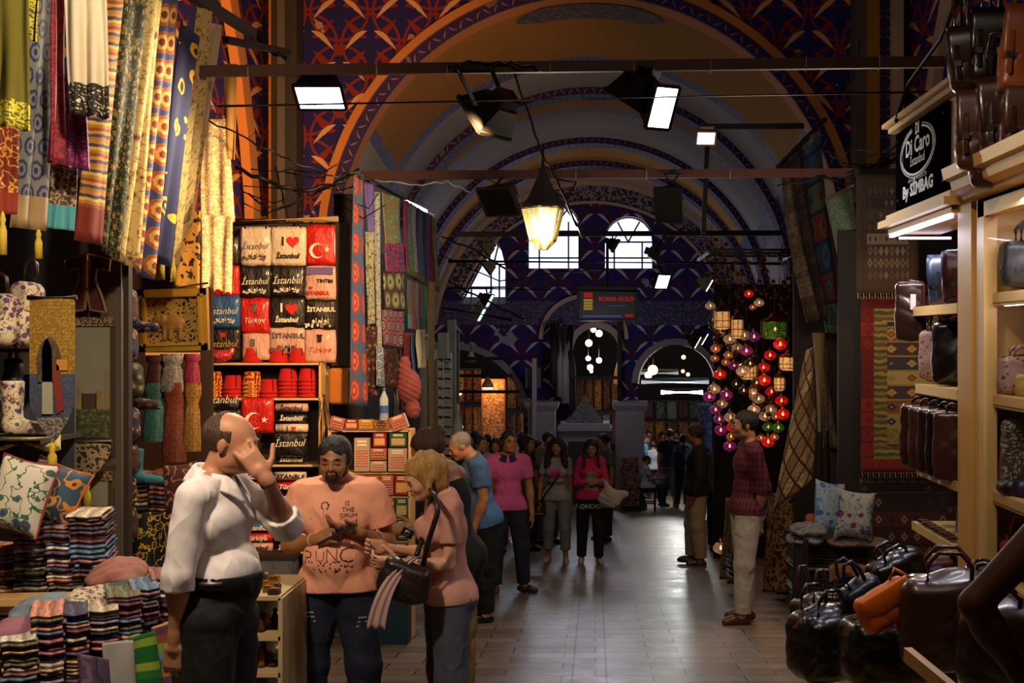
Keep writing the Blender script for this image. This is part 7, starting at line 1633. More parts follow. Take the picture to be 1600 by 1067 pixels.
for i, (x, y, c_, lb) in enumerate(((1428, 884, '#a0641c', 'mustard'), (1448, 892, '#1c2c4a', 'blue'), (1466, 880, '#5a1c1c', 'red'), (1480, 872, '#6a5a3a', 'sand'), (1440, 874, '#2a2a2c', 'grey'), (1418, 896, '#8a8474', 'cream'))):
    o = solid_obj('leather_glove', [Bx(P(x, y, 6.3+.04*i), (.075, .06, .018), Matrix.Rotation(-.35+.12*i, 3, 'Y'), .015)], plain('folded '+lb, c_, .6, .3, obj=True), h=.007); tag(o, 'folded %s leather piece in the heap behind the bags' % lb, 'leather goods', 'folded leather pieces behind the bags')
m = MB(); m.box((2.0, 6.75, -.3), (.6, .7, .75), W_DARK); tag(m.build('side_table'), 'low dark table under the heap of folded leather pieces', 'table')
# ------------------------------------------------------------------ carpet stall
def rug(x0, y0, x1, y1, Y, field, border, label, fringe=True, bands=None, tl=None, group=None, bw=.12, inner=None):
    c0 = P(x0, y1, Y); w_ = (x1-x0)*Y/F; h_ = (y1-y0)*Y/F; t = thing('carpet', label, 'carpet', P((x0+x1)/2, y1, Y), 0, group)
    def mf(a, b):
        ax = min(a, 1-a)*w_; az = min(b, 1-b)*h_; d = min(ax, az)
        if d < bw: return border
        if inner and d < bw*1.7: return inner
        return field
    m = MB(); m.grid(lambda a, b: c0+Vector((a*w_, .012*math.sin(a*9+b*2)*0+.006*math.sin(b*11), b*h_)), max(12, int(w_/.06)), max(12, int(h_/.06)), field, lambda a, b: (a*w_, b*h_), thick=-.012, mf=mf); m.build('pile', t)
    if fringe:
        m = MB(); n_ = int(w_/.025)
        for k in range(n_): m.tube([c0+Vector(((k+.5)*w_/n_, 0, .0)), c0+Vector(((k+.5)*w_/n_+.004, -.01, -.035-.01*(k % 2))), c0+Vector(((k+.4)*w_/n_, 0, -.06))], [.006, .005, .002], FRG, 4)
        m.build('fringe', t)
    return t
FRG = plain('wool fringe', '#8a7a5c', .95)
KB = ['#6a5418', '#5a1c10', '#1c2038', '#7a6a38', '#6a3c14', '#8a7a44', '#2c2c2c']
KIL = kilim('yellow kilim field', KB, '#7a6424', .135, .19); KILB = kilim('red kilim border', ['#5a140c', '#6a1c10', '#501008'], '#4a100c', .14, .14); KILI = stripes('chevron inner border', ['#6a5a20', '#3a3a20', '#7a6a2c', '#4a3c18'], .12, wob=.05)
rug(1345, 462, 1500, 738, 11.9, KIL, KILB, 'large yellow and red kilim carpet hanging in the carpet stall', inner=KILI, bw=.14)
RED2 = kilim('dark red tribal carpet', ['#2c120c', '#6a5a3c', '#3a1610', '#1c1410', '#4a3420'], '#1c0c0a', .16, .12)
rug(1343, 748, 1500, 905, 12.0, RED2, kilim('dark tribal border', ['#180c0a', '#4a3c28', '#240f0c'], '#140a08', .1, .1), 'dark tribal carpet below the yellow kilim', fringe=False)
DK = kilim('dark brown kilim', ['#2a201a', '#3c3026', '#241c18', '#5a4c3a', '#30241c', '#1c1614'], '#2a1e18', .11, .05)
rug(1338, 272, 1436, 458, 11.7, DK, plain('dark kilim selvedge', '#2c1e16', .95), 'dark brown striped kilim hanging above the yellow kilim', bw=.1)
cl('carpet', (1266, 190), (1226, 232), (1240, 500), (1276, 500), 13.5, 13.5, [(0, kilim('brown hall carpet', ['#3a2c20', '#4a3a2a', '#2c2018', '#5a4a38'], '#2a1c14', .07, .06))], 'x') if False else None
def hangrug(tl_, tr_, mid, bl_, br_, Y, mt, label, hem=None):
    m = MB(); A, B = P(*tl_, Y), P(*tr_, Y); D, E = P(*bl_, Y), P(*br_, Y); Mv = Vector((mid*Y/F, 0, 0)); w_ = (B-A).length; h_ = (D-A).length
    m.grid(lambda a, b: (A*(1-a)+B*a)*b+(D*(1-a)+E*a)*(1-b)+Mv*math.sin(PI*b)+Vector((0, .05*math.sin(a*5+b*3), 0)), 10, 26, mt, lambda a, b: (a*w_, b*h_), thick=.015, mf=(lambda a, b: hem if b < .05 or b > .95 else mt) if hem else None); return tag(m.build('carpet'), label, 'carpet')
CG = kilim('grey brown runner', ['#4a3c30', '#3a2a20', '#5a4c3e'], '#33261c', .05, .05); CBK = kilim('brown red runner', ['#2c1a14', '#40281c', '#1c1412'], '#20140f', .06, .06); CBL = kilim('blue red runner', ['#1c2c50', '#5a1c1c', '#3a4a30', '#24365a'], '#141a30', .3, .12); CGR = floral('green prayer rug', '#4a5c4a', '#5c6c58', '#4a2424', '#6a3030', 22, '#2a3a30')
hangrug((1222, 260), (1236, 248), -6, (1260, 505), (1280, 500), 13.0, CG, 'long grey brown carpet hanging at the left of the carpet stall', CBK)
hangrug((1236, 250), (1254, 225), -5, (1278, 500), (1292, 495), 13.1, CBK, 'long dark red brown carpet hanging beside the grey brown one')
hangrug((1254, 224), (1282, 196), -4, (1290, 520), (1312, 520), 13.3, CBL, 'long blue and red carpet hanging beside the dark red brown one', CGR)
hangrug((1290, 310), (1332, 292), 4, (1316, 462), (1342, 450), 12.3, CGR, 'greenish prayer rug with a pale top edge hanging at a slant', CG)
hangrug((1274, 540), (1288, 540), 0, (1286, 700), (1308, 700), 13.8, scroll('pale hall runner', '#6a5a44', '#4a3424', None, 30), 'pale runner seen behind the stall pole')
LT2 = lattice('lozenge quilt', ['#7a6038', '#6a5030', '#8a7448', '#5a4028', '#94804e'], '#421410', .21, .08, '#5a4830')
m = MB(); Yl = 11.9
def quilt(a, b):
    L_ = P(1262-54*(1-b)**1.1-4*math.sin(b*3), 548+(1-b)*250-(a*0), Yl); R_ = P(1270+8*math.sin(b*2), 535+(1-b)*(215), Yl); return L_*(1-a)+R_*a+Vector((0, .05*math.sin(a*7+b*2), 0))
m.grid(quilt, 18, 30, LT2, lambda a, b: (a*.6, b*1.3), thick=.012); tag(m.build('carpet'), 'beige quilt with a dark red lozenge trellis gathered at its top', 'carpet')
m = MB(); m.tube([P(1279, 520, 11.7), P(1283, 830, 11.7)], .055, plain('olive brown pole', '#5a4a20', .5, .3, obj=True), 14); m.tube([P(1290, 545, 11.8), P(1296, 800, 11.8)], .02, W_DARK, 8); tag(m.build('stall_pole'), 'thick olive brown pole beside the lozenge quilt', 'pole')
m = MB(); m.box(P(1327, 640, 12.2), (.22, .06, 3.4), plain('dark carved door', '#1c1410', .7, .4, obj=True)); tag(m.build('carved_door'), 'dark wooden panel between the pole and the yellow kilim', 'door')
m = MB(); m.box((3.25, 13.9, .6), (2.2, .05, 4.9), DARKPL); struct(m.build('wall_carpet_stall')); m = MB(); m.bar(P(1335, 268, 11.9), P(1480, 268, 11.9), .05, .05, W_DARK); tag(m.build('carpet_rail'), 'dark rail above the dark brown striped kilim', 'rail')
m = MB(); m.bar(P(1215, 262, 13), P(1290, 186, 13.4), .04, .04, W_DARK); tag(m.build('carpet_rail'), 'sloping rail holding the long carpets', 'rail')
m = MB(); m.bar(P(1290, 310, 12.4), P(1333, 290, 12.4), .04, .02, plain('pale batten', '#6a7a6a', .7)); tag(m.build('batten'), 'pale batten at the top of the greenish prayer rug', 'batten')
cushion(1296, 793, 54, 84, 11.6, floral('blue flowered cushion', '#7a8488', '#24508a', '#24508a', '#6a2c24', 13, '#2c6a8a'), 'white cushion with blue flowers on the textile stack', rz=.4, tilt=.2)
cushion(1336, 804, 60, 76, 11.4, floral('red flowered cushion', '#8a8478', '#5a1c18', '#5a1c18', '#24508a', 11, '#2c5a6a'), 'cream cushion with dark red flowers on the textile stack', rz=-.1, tilt=.12)
TSC = [('wine', '#2c0c14'), ('brown', '#3a2418'), ('cream', '#6a604c'), ('navy', '#14182c'), ('rust', '#4a2014'), ('olive', '#30301a')]; TSM = [(n_, stripes('stacked textile '+n_, [c_, tuple(x*1.6 for x in C(c_)[:3]), c_], .1, 'u')) for n_, c_ in TSC]
pile(1244, 1358, 848, 962, 11.55, 'large stack under the two cushions', 'textiles stacked under the cushions', rz=.0, depth=.6, th=5.2, pal=TSM, name='folded_textile', noun='textile', cat='textile')
pile(1214, 1240, 872, 930, 12.6, 'small stack left of the large one', 'textiles in the small stack', rz=.0, depth=.4, th=4.2, pal=TSM, name='folded_textile', noun='textile', cat='textile')
cl('textile', (1241, 838), (1264, 842), (1262, 968), (1238, 950), 11.35, 11.3, [(0, plain('wine velvet', '#1c0a18'))], 'wine coloured cloth draped over the left side of the textile stack', 'textile', 1, .02)
for i, (x, y, lb) in enumerate(((1262, 826, 'upper crumpled white lace cloth left of the cushions'), (1256, 840, 'lower folded white lace cloth left of the cushions'))): heap(x, y, 52, 18, 11.5, scroll('white lace', '#7c7870', '#5a5650', None, 50), lb, 12+i)
o = heap(1272, 812, 24, 16, 11.8, cloth('rust felt', '#8a3a10'), 'small rust coloured cloth behind the white lace', 15)
heap(1340, 845, 90, 16, 11.5, scroll('striped throw', '#6a5a48', '#4a3020', None, 40), 'folded striped throw under the cream cushion', 16)
ST_ = thing('stool', 'chrome legged stool with an orange cloth on its seat', 'stool', P(1328, 950, 10.9)); Ys = 10.9; us = Ys/F
m = MB(); m.lathe([(.17, 0), (.18, .02), (.17, .045), (.02, .05)], P(1328, 893, Ys), cloth('orange brown cloth', '#7a4420'), 24); m.build('seat', ST_)
m = MB(); m.grid(lambda a, b: P(1296+a*68, 885+(1-b)*26*(1-.4*math.sin(a*PI)), Ys-.17+.04*math.sin(a*6)), 14, 6, floral('orange flowered cloth', '#7a4420', '#6a5a2c', '#8a6a4a', None, 16), thick=.006); m.build('seat_cloth', ST_)
for dx, dy in ((-.14, -.12), (.14, -.12), (-.12, .12), (.13, .12)):
    m = MB(); a = P(1328, 896, Ys)+Vector((dx*.8, dy*.8, 0)); m.tube([a, Vector((a.x+dx*.5, a.y+dy*.5, fz(Ys)))], .011, CHROME, 8); m.build('leg', ST_)
m = MB(); c = P(1328, 917, Ys); m.tube([c+Vector((math.cos(a)*.15, math.sin(a)*.13, 0)) for a in np.linspace(0, 2*PI, 25)[:-1]], .009, CHROME, 6, closed=True); m.build('foot_ring', ST_)
# leaning carpet rolls beside the plaid shirt man
for i, (x0, x1, y0, y1, c_, lb) in enumerate(((1136, 1150, 778, 905, '#2c3020', 'dark green carpet leaning behind the plaid shirt man'), (1148, 1162, 782, 912, '#2c1a12', 'brown carpet leaning behind the plaid shirt man'), (1198, 1240, 770, 925, '#3a0f10', 'red and gold carpet standing right of the plaid shirt man'))):
    cl('carpet', (x0+3, y0), (x1, y0), (x1+2, y1), (x0-4, y1), 13.6-.4*i, 13.2-.4*i, [(0, scroll('leaning carpet %d' % i, c_, '#7a6428', None, 12, th=.06))], lb, 'carpet', 1, .02, thick=.03)
for i in range(5): m = MB(); m.tube([P(1138, 868+i*8, 13.4-.1*i), P(1160, 872+i*9, 12.8-.1*i)], .03, (W_DARK, BRL2)[i % 2], 8); tag(m.build('rolled_mat'), 'small rolled brown mat on the floor behind the plaid shirt man', 'mat', 'rolled mats on the floor')
# ------------------------------------------------------------------ lamps of the lantern stall
def globe(matc, em, es, name):
    def f(t):
        u, v, z = t.uv(True); d, r = t.vor(t.vec(u, v, z), 34); c = t.ramp(r, [matc, tuple(min(1, x*1.6+.01) for x in C(matc)[:3]), matc, tuple(x*.5 for x in C(matc)[:3]), matc]); t.put(t.b.inputs['Emission Color'], c); t.b.inputs['Emission Strength'].default_value = es; return c
    return pmat(name, f, rough=.3, alpha=.8)
GL = dict(red=globe('#a80c08', 0, .8, 'red mosaic globe'), violet=globe('#6a1450', 0, .5, 'violet mosaic globe'), amber=globe('#8a4414', 0, .6, 'amber mosaic globe'), white=globe('#8a684a', 0, .55, 'pale mosaic globe'), green=globe('#2c5a10', 0, .35, 'green mosaic globe'), dark=globe('#2a1c14', 0, .25, 'brown mosaic globe'))
BULB = mat('lit bulb', '#ffffff', .5, emis='#ffc890', es=7)
def mk_lamp(col, squash=.72):
    t = thing('mosaic_lamp', col, 'lamp'); m = MB(); R_ = .085
    m.lathe([(R_*math.cos(a), R_*squash*math.sin(a)) for a in np.linspace(-1.35, 1.35, 13)], (0, 0, 0), GL[col], 20, cap=False); m.build('globe', t, local=True)
    m = MB(); m.lathe([(.03, .058), (.036, .066), (.02, .085), (.012, .10), (.004, .11)], (0, 0, 0), BRASS, 12); m.lathe([(.02, -.062), (.012, -.075), (.001, -.085)], (0, 0, 0), BRASS, 10, cap=False); m.build('brass_cap', t, local=True)
    m = MB(); m.tube([(0, 0, .11), (0, 0, .6)], .004, BRASS, 4); m.build('chain', t, local=True)
    m = MB(); m.lathe([(.001, -.02), (.012, -.012), (.014, 0), (.008, .015), (.005, .03)], (0, -.02, 0), BULB, 10); m.build('bulb', t, local=True); return t
LG = {}
lamps = [(1219, 538, 'red'), (1203, 555, 'red'), (1193, 574, 'red'), (1194, 594, 'red'), (1205, 612, 'red'), (1221, 626, 'red'), (1223, 647, 'red'), (1170, 459, 'red'), (1125, 585, 'red'), (1135, 617, 'violet'), (1166, 548, 'violet'), (1118, 640, 'violet'), (1126, 672, 'violet'), (1140, 697, 'violet'), (1147, 571, 'violet'), (1178, 526, 'violet'),
 (1116, 608, 'white'), (1128, 631, 'white'), (1141, 652, 'white'), (1185, 623, 'white'), (1178, 640, 'white'), (1195, 650, 'white'), (1110, 478, 'white'), (1186, 473, 'white'), (1163, 524, 'white'), (1152, 544, 'white'), (1138, 555, 'amber'), (1134, 566, 'amber'), (1176, 480, 'amber'), (1210, 683, 'amber'), (1118, 545, 'amber'), (1117, 560, 'amber'), (1200, 667, 'green'), (1172, 568, 'dark'), (1212, 651, 'amber'), (1145, 667, 'red'), (1142, 682, 'amber'), (1189, 684, 'amber'), (1160, 700, 'violet'), (1200, 690, 'red'), (1108, 620, 'violet'), (1124, 655, 'violet'), (1162, 610, 'dark'), (1182, 598, 'dark'), (1150, 600, 'dark'), (1204, 640, 'white'), (1216, 668, 'green'), (1170, 655, 'dark'), (1126, 520, 'amber'), (1140, 530, 'white'), (1160, 580, 'white')]
side = lambda x: 'nearest the aisle' if x < 1135 else 'in the middle' if x < 1185 else 'nearest the quilt'
lvl = lambda y: 'high up' if y < 530 else 'at mid height' if y < 600 else 'low' if y < 660 else 'lowest of all'
for i, (x, y, c_) in enumerate(lamps):
    Y = 15.6+(i*7 % 10)*.16; s_ = 1.0*{'red': 1.0, 'violet': .95, 'white': .95, 'amber': .7, 'green': .9, 'dark': .8}[c_]*(1.0 if y > 500 else .8)
    if c_ not in LG: o = LG[c_] = mk_lamp(c_)
    else: o = dup(LG[c_])
    o.location = P(x, y, Y); o.scale = (s_, s_, s_*(1 if i % 3 else 1.1)); o['label'] = '%s mosaic lamp %s in the lamp stall, %s' % (c_ if c_ != 'dark' else 'dim brown', lvl(y), side(x)); o['group'] = 'mosaic lamps of the lamp stall'
def cage(x, y, w_, h_, Y, mt_in, label, es=None):
    t = thing('metal_lantern', label, 'lantern', P(x, y+h_/2, Y)); u = Y/F; c = P(x, y+h_/2, Y); R_ = w_*u/2; Hh = h_*u; m = MB(); m.lathe([(R_*.5, 0), (R_*.9, .02), (R_*.9, Hh*.62)], c, mt_in, 8, cap=False); m.build('glass', t)
    m = MB()
    for k in range(8):
        a = 2*PI*k/8; q = Vector((math.cos(a)*R_, math.sin(a)*R_, 0)); m.tube([c+q*.55, c+q+Vector((0, 0, .03)), c+q+Vector((0, 0, Hh*.62))], .005, BRASS, 5)
    for z in (.03, Hh*.3, Hh*.62): m.tube([c+Vector((math.cos(a)*R_, math.sin(a)*R_, z)) for a in np.linspace(0, 2*PI, 17)[:-1]], .005, BRASS, 5, closed=True)
    m.lathe([(R_*1.1, Hh*.62), (R_*.9, Hh*.7), (R_*.4, Hh*.8), (R_*.25, Hh*.9), (R_*.3, Hh*.93), (.004, Hh)], c, BRASS, 8); m.build('frame', t); m = MB(); m.tube([c+Vector((0, 0, Hh)), c+Vector((0, 0, Hh+.4))], .005, BRASS, 4); m.build('chain', t)
    m = MB(); m.lathe([(.001, -.03), (.02, 0), (.001, .03)], c+Vector((0, -R_*.6, Hh*.35)), BULB, 10); m.build('bulb', t)
PIER = scroll('pierced lamp glass', '#4a3018', '#c89858', None, 90, th=.1); PIER.node_tree.nodes['Principled BSDF'].inputs['Emission Strength'].default_value = .9; _t = T(PIER); PIER.node_tree.links.new(PIER.node_tree.nodes['Principled BSDF'].inputs['Base Color'].links[0].from_socket, _t.b.inputs['Emission Color'])
cage(1152, 505, 20, 48, 15.8, PIER, 'tall pierced metal lantern with a bright bulb'); cage(1128, 492, 26, 46, 15.9, PIER, 'glowing pierced lantern nearest the aisle high up'); cage(1210, 508, 42, 44, 15.6, GL['green'], 'large green glass lantern at the top of the lamp stall'); cage(1232, 562, 30, 34, 15.5, PIER, 'pierced brass lantern beside the lozenge quilt'); cage(1170, 575, 28, 36, 15.9, PIER, 'square pierced lantern in the middle of the stall'); cage(1218, 594, 18, 34, 15.7, PIER, 'narrow star shaped lantern right of the red column'); cage(1177, 610, 14, 30, 15.8, GL['white'], 'small silver lantern near the white lamps')
for i in range(26):
    x = 1112+(i*37 % 140); y = 440+(i*53 % 190) if i > 12 else 378+(i*29 % 75); m = MB(); c = P(x, y, 16.2); 
    for k in range(5): m.lathe([(.02, 0), (.035, .02), (.015, .05)], c+Vector((.05*math.cos(k*1.3), .05*math.sin(k*1.3), -.05*k)), BRASS, 8)
    m.tube([c, c+Vector((0, 0, .3))], .004, BRASS, 4); m.tube([c+Vector((.05, 0, .02)), c+Vector((0, 0, .1)), c+Vector((-.04, .03, -.2))], .004, BRASS, 4); tag(m.build('unlit_lamp'), 'unlit brass lamp cluster hanging among the mosaic lamps', 'lamp', 'unlit brass lamps')
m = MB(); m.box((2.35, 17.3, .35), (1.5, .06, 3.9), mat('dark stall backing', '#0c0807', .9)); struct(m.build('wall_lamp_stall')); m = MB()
for y_ in (15.6, 16.2, 16.8): m.bar((XA(1105, 15.8), y_, 2.65), (XA(1260, 15.8), y_, 2.65), .03, .03, BLKM)
m.bar((XA(1105, 15.8), 15.5, 2.62), (XA(1105, 15.8), 17.2, 2.62), .03, .03, BLKM); m.bar((XA(1250, 15.8), 15.5, 2.62), (XA(1250, 15.8), 17.2, 2.62), .03, .03, BLKM); tag(m.build('lamp_rails'), 'black metal grid from which the mosaic lamps hang', 'rail')
t = mk_lamp('white'); t.location = P(1126, 856, 15.9); t.scale = (1.15,)*3; t['label'] = 'mosaic table lamp glowing near the floor beside the black jacket man'
for ch in t.children:
    if ch.name.startswith('chain'): bpy.data.objects.remove(ch)

# ================================================================== tie rods, cables, floodlights, lantern, screen
def rod(x0, x1, y0, y1, Y, r, mt, label, sq=True, hooks=()):
    t = thing('tie_rod', label, 'beam', P((x0+x1)/2, (y0+y1)/2, Y)); m = MB(); a, b = P(x0, y0, Y), P(x1, y1, Y)
    if sq: m.bar(a, b, r*1.2, r*2, mt)
    else: m.tube([a, b], r, mt, 8)
    m.build('bar', t)
    if hooks:
        m = MB()
        for h_ in hooks: q = a+(b-a)*((h_-x0)/(x1-x0)); m.tube([q+Vector((0, -r*1.2, r*1.1)), q+Vector((0, -r*1.3, 0)), q+Vector((0, -r*1.2, -r*1.3)), q+Vector((0, .0, -r*1.3))], .003, WSHOE, 5)
        m.build('cable_tie', t)
    return t
rod(280, 1475, 112, 97, 8, .034, RUST, 'thick brown beam crossing the hall above the floodlights', hooks=(390, 590, 700, 860, 990, 1110, 1258, 1372)); rod(565, 1340, 274, 270, 12, .04, RUST, 'brown beam carrying the six sided lantern', hooks=(760, 900, 1010, 1140))
rod(714, 1224, 366, 364, 20, .04, DARKM, 'dark tie beam in front of the arched windows'); rod(700, 1230, 408, 412, 24, .03, DARKM, 'lower dark tie beam crossing the windows', False)
rod(1100, 1256, 198, 197, 14, .03, DARKM, 'short dark bar behind the small warm floodlight'); m = MB(); m.bar(P(1106, 205, 14), P(1099, 365, 14), .05, .05, DARKM); tag(m.build('bar'), 'dark vertical bar hanging right of the lantern', 'bar')
rod(340, 1480, 166, 143, 7.6, .008, BLKM, 'thin steel wire strung across the hall below the first beam', False)
rod(700, 1000, 450, 455, 22, .02, DARKM, 'thin dark bar at the height of the window sills', False); rod(690, 800, 480, 500, 16, .02, DARKM, 'thin dark bar over the left arch', False)
for i, (pts, r, lb) in enumerate((
  ([(395, 50), (420, 80), (450, 92)], .02, 'short dark cable at the left pilaster'), ([(367, 262), (420, 285), (470, 300), (530, 285), (560, 265)], .02, 'thick cable bundle sagging above the packaged tees'), ([(300, 175), (380, 215), (450, 250), (520, 275), (556, 268)], .008, 'thin cable sagging towards the second stall'),
  ([(430, 262), (440, 300), (452, 345)], .012, 'black cable hanging over the pilaster'), ([(460, 270), (470, 310), (466, 350)], .012, 'second black cable hanging over the pilaster'), ([(380, 300), (430, 330), (500, 300), (550, 270)], .01, 'looped cable above the display pole'),
  ([(560, 275), (640, 290), (700, 285), (735, 300)], .008, 'white cable along the second beam'), ([(800, 105), (830, 190), (846, 240), (870, 280), (900, 350), (912, 372)], .012, 'diagonal suspension cable beside the lantern'), ([(700, 105), (740, 98), (800, 100), (850, 108)], .01, 'black cable on the first beam'),
  ([(1215, 290), (1300, 275), (1370, 258), (1405, 235)], .014, 'cable bundle running to the shop sign'), ([(1230, 265), (1300, 282), (1370, 262), (1400, 268)], .012, 'lower cable bundle towards the shop sign'), ([(1250, 262), (1320, 290), (1350, 272), (1402, 225)], .01, 'loose cable right of the second beam'), ([(1310, 255), (1340, 285), (1400, 245)], .01, 'thin loose cable near the pilaster'),
  ([(1320, 165), (1335, 110), (1345, 60)], .01, 'black wire hanging down the right pilaster'), ([(690, 370), (740, 390), (790, 420)], .02, 'sagging cable over the left window'), ([(700, 440), (760, 470), (820, 500)], .02, 'cable crossing below the left window'), ([(690, 400), (780, 440), (880, 425), (960, 420)], .014, 'thin cable crossing the windows'))):
    Y = {0: 10, 1: 10.2, 2: 9, 3: 10.6, 4: 10.6, 5: 10.5, 6: 12, 7: 10.5, 8: 7.95}.get(i, 12 if i < 14 else 19); m = MB(); pp = [P(x, y, Y) for x, y in pts]; fine = []
    for k in range(len(pp)-1):
        for s_ in range(6): fine.append(pp[k].lerp(pp[k+1], s_/6)+Vector((0, .03*math.sin(k*2+s_), .012*math.sin(s_*1.7+k))))
    m.tube(fine+[pp[-1]], r*.8, mat('white cable', '#a8a8a0', .5) if i == 6 else BLKM, 6); tag(m.build('cable'), lb, 'cable')
rr = random.Random(21)
for i in range(9):
    x = 360+rr.random()*170; y = 262+rr.random()*60; m = MB(); m.tube([P(x, y, 10.4), P(x+20+rr.random()*30, y+rr.random()*40-5, 10.45), P(x+60+rr.random()*30, y-10+rr.random()*20, 10.4)], .006, BLKM, 5); tag(m.build('wire'), 'thin black wire in the tangle above the packaged tees', 'wire', 'tangled wires above the packaged tees')
for i in range(8):
    x = 1290+rr.random()*60; y = 240+rr.random()*40; m = MB(); m.tube([P(x, y, 12), P(x+30, y+rr.random()*30-10, 12.1), P(x+70+rr.random()*40, y-20+rr.random()*20, 12)], .007, (BLKM, mat('green lit wire', '#2a4a44', .5))[i % 2], 5); tag(m.build('wire'), 'thin wire in the tangle left of the shop sign', 'wire', 'tangled wires left of the shop sign')
EM = lambda n, c, s_: mat('lamp glass '+n, '#ffffff', .4, emis=c, es=s_)
def flood(x, y, Y, w_, h_, aim, glass, label, body=None, hang=None, dep=.16, flare=.6, bracket=True):
    c = P(x, y, Y); d = (Vector(aim)-c).normalized(); ux, uy, uz = basis(d); R = Matrix((ux, uy, d)).transposed(); t = thing('floodlight', label, 'floodlight', c); body = body or BLKM; u = Y/F; a, b = w_*u/2, h_*u/2
    m = MB()
    f_ = [c+R @ Vector((sx*a, sy*b, 0)) for sx, sy in ((-1, -1), (1, -1), (1, 1), (-1, 1))]; g_ = [c+R @ Vector((sx*a*flare, sy*b*flare, -dep)) for sx, sy in ((-1, -1), (1, -1), (1, 1), (-1, 1))]
    i = [m.vert(q) for q in f_+g_]
    for k in range(4): j = (k+1) % 4; m.face((i[k], i[j], i[4+j], i[4+k]), body)
    m.face((i[4], i[5], i[6], i[7]), body)
    for k in range(4): m.bar(f_[k], f_[(k+1) % 4], .02, .02, body, d)
    m.box(c+R @ Vector((0, 0, -dep-.03)), (a*1.0, b*.8, .07), body, R); m.build('housing', t)
    m = MB(); k = [m.vert(c+R @ Vector((sx*a*.93, sy*b*.93, .004))) for sx, sy in ((-1, -1), (1, -1), (1, 1), (-1, 1))]; m.face(k, glass); m.build('lamp_glass', t)
    if bracket:
        top = P(hang[0], hang[1], Y) if hang else c+Vector((0, 0, .3)); m = MB()
        for s_ in (-1, 1): q = c+R @ Vector((s_*(a+.015), 0, -dep*.5)); m.bar(q, Vector((top.x+s_*a*.6, top.y, top.z)), .025, .012, body)
        m.bar(Vector((top.x-a*.7, top.y, top.z)), Vector((top.x+a*.7, top.y, top.z)), .025, .03, body); m.build('bracket', t)
    return t
flood(500, 152, 8.05, 74, 56, P(440, 620, 7.0), EM('cold', '#dcf0ff', 14), 'brightly lit white floodlight under the first beam on the left', hang=(500, 112))
flood(757, 185, 7.95, 88, 70, P(500, 420, 8.6), EM('warm', '#ffb050', 16), 'black floodlight seen edge on with a warm glow', hang=(740, 105))
flood(1035, 168, 7.9, 42, 70, P(1330, 420, 6.2), EM('violet white', '#e8e4ff', 14), 'large floodlight with a white glass facing right', hang=(1010, 100), dep=.24)
flood(985, 160, 8.1, 60, 70, P(800, 480, 8.5), BLKM, 'dark unlit floodlight behind the bright right one', hang=(1000, 100), dep=.2)
flood(1103, 216, 13.6, 30, 22, P(1200, 420, 11), EM('soft warm', '#fff0d0', 7), 'small pale floodlight on the short dark bar', body=plain('beige housing', '#8a7058', .6, .1, obj=True), hang=(1105, 200))
flood(778, 315, 11.8, 60, 50, P(690, 430, 11.0), BLKM, 'unlit dark floodlight under the second beam on the left', body=plain('brown housing', '#2c1c16', .6, .2, obj=True), hang=(770, 274)); flood(1044, 320, 11.9, 40, 60, P(1010, 560, 10), BLKM, 'unlit black floodlight under the second beam on the right', hang=(1050, 272))
flood(1030, 398, 19, 34, 26, P(1400, 520, 19), EM('green', '#70ffb0', 3), 'black floodlight with a green edge below the window', hang=(1030, 366)); flood(1035, 440, 18, 26, 24, P(1150, 520, 16.8), EM('cyan', '#c8ffff', 9), 'small cyan white floodlight left of the lamp stall', hang=(1035, 412))
for i, (x, y, lb) in enumerate(((1108, 446, 'small floodlight with a thin lit edge above the lamps'), (1090, 535, 'small lit floodlight over the right arch'), (1101, 530, 'second lit floodlight over the right arch'), (758, 392, 'pale floodlight in front of the left window'), (760, 420, 'lower pale floodlight in front of the left window'), (765, 470, 'dark floodlight with a green edge under the left window'), (752, 492, 'small pale floodlight under the left window'), (962, 384, 'small grey speaker box hanging between the windows'))):
    Y = 20+i*.2; flood(x, y, Y, 18, 22, P(x+(-200 if i in (3, 4) else 260), y+150, Y-.5), (EM('soft', '#fff4d8', 6) if i in (0, 1, 2) else EM('greenish', '#a0ffd0', 3) if i in (5, 6) else BLKM), lb, body=(plain('pale housing', '#6a6a58', .6, .1, obj=True) if i in (0, 3, 4, 6) else BLKM), dep=.14, hang=(x, y-20))
# six sided lantern
YL = 11; LN = thing('street_lantern', 'large six sided lantern with a dark roof hanging from the second beam', 'lantern', P(848, 392, YL)); u = YL/F; c = P(848, 392, YL); LF = plain('lantern frame', '#6a5a2c', .5, .2, obj=True)
def ring(r, z, n=6, a0=.3): return [c+Vector((math.cos(2*PI*k/n+a0)*r*u, math.sin(2*PI*k/n+a0)*r*u, z*u)) for k in range(n)]
m = MB(); m.lathe([(36*u, 66*u), (34*u, 72*u), (22*u, 88*u), (13*u, 108*u), (6*u, 124*u), (2*u, 130*u)], c, plain('lantern roof', '#241c1a', .6, .2, obj=True), 6, a0=.3); m.build('roof', LN)
m = MB(); A_, B_, D_ = ring(33, 66), ring(20, 16), ring(6, 2)
for k in range(6):
    j = (k+1) % 6; m.bar(A_[k], B_[k], .022, .022, LF); m.bar(A_[k], A_[j], .022, .022, LF); m.bar(B_[k], B_[j], .02, .02, LF); m.bar(B_[k], D_[k], .018, .018, LF)
    for f_ in (.33, .66): m.bar(A_[k].lerp(A_[j], f_), B_[k].lerp(B_[j], f_), .01, .01, LF)
m.build('frame', LN)
m = MB()
for k in range(6): j = (k+1) % 6; m.face([m.vert(q) for q in (A_[k], A_[j], B_[j], B_[k])], mat('lantern glass', '#ffe0b0', .1, alpha=.16)); m.face([m.vert(q) for q in (B_[k], B_[j], D_[j], D_[k])], mat('lantern glass', '#ffe0b0', .1, alpha=.16))
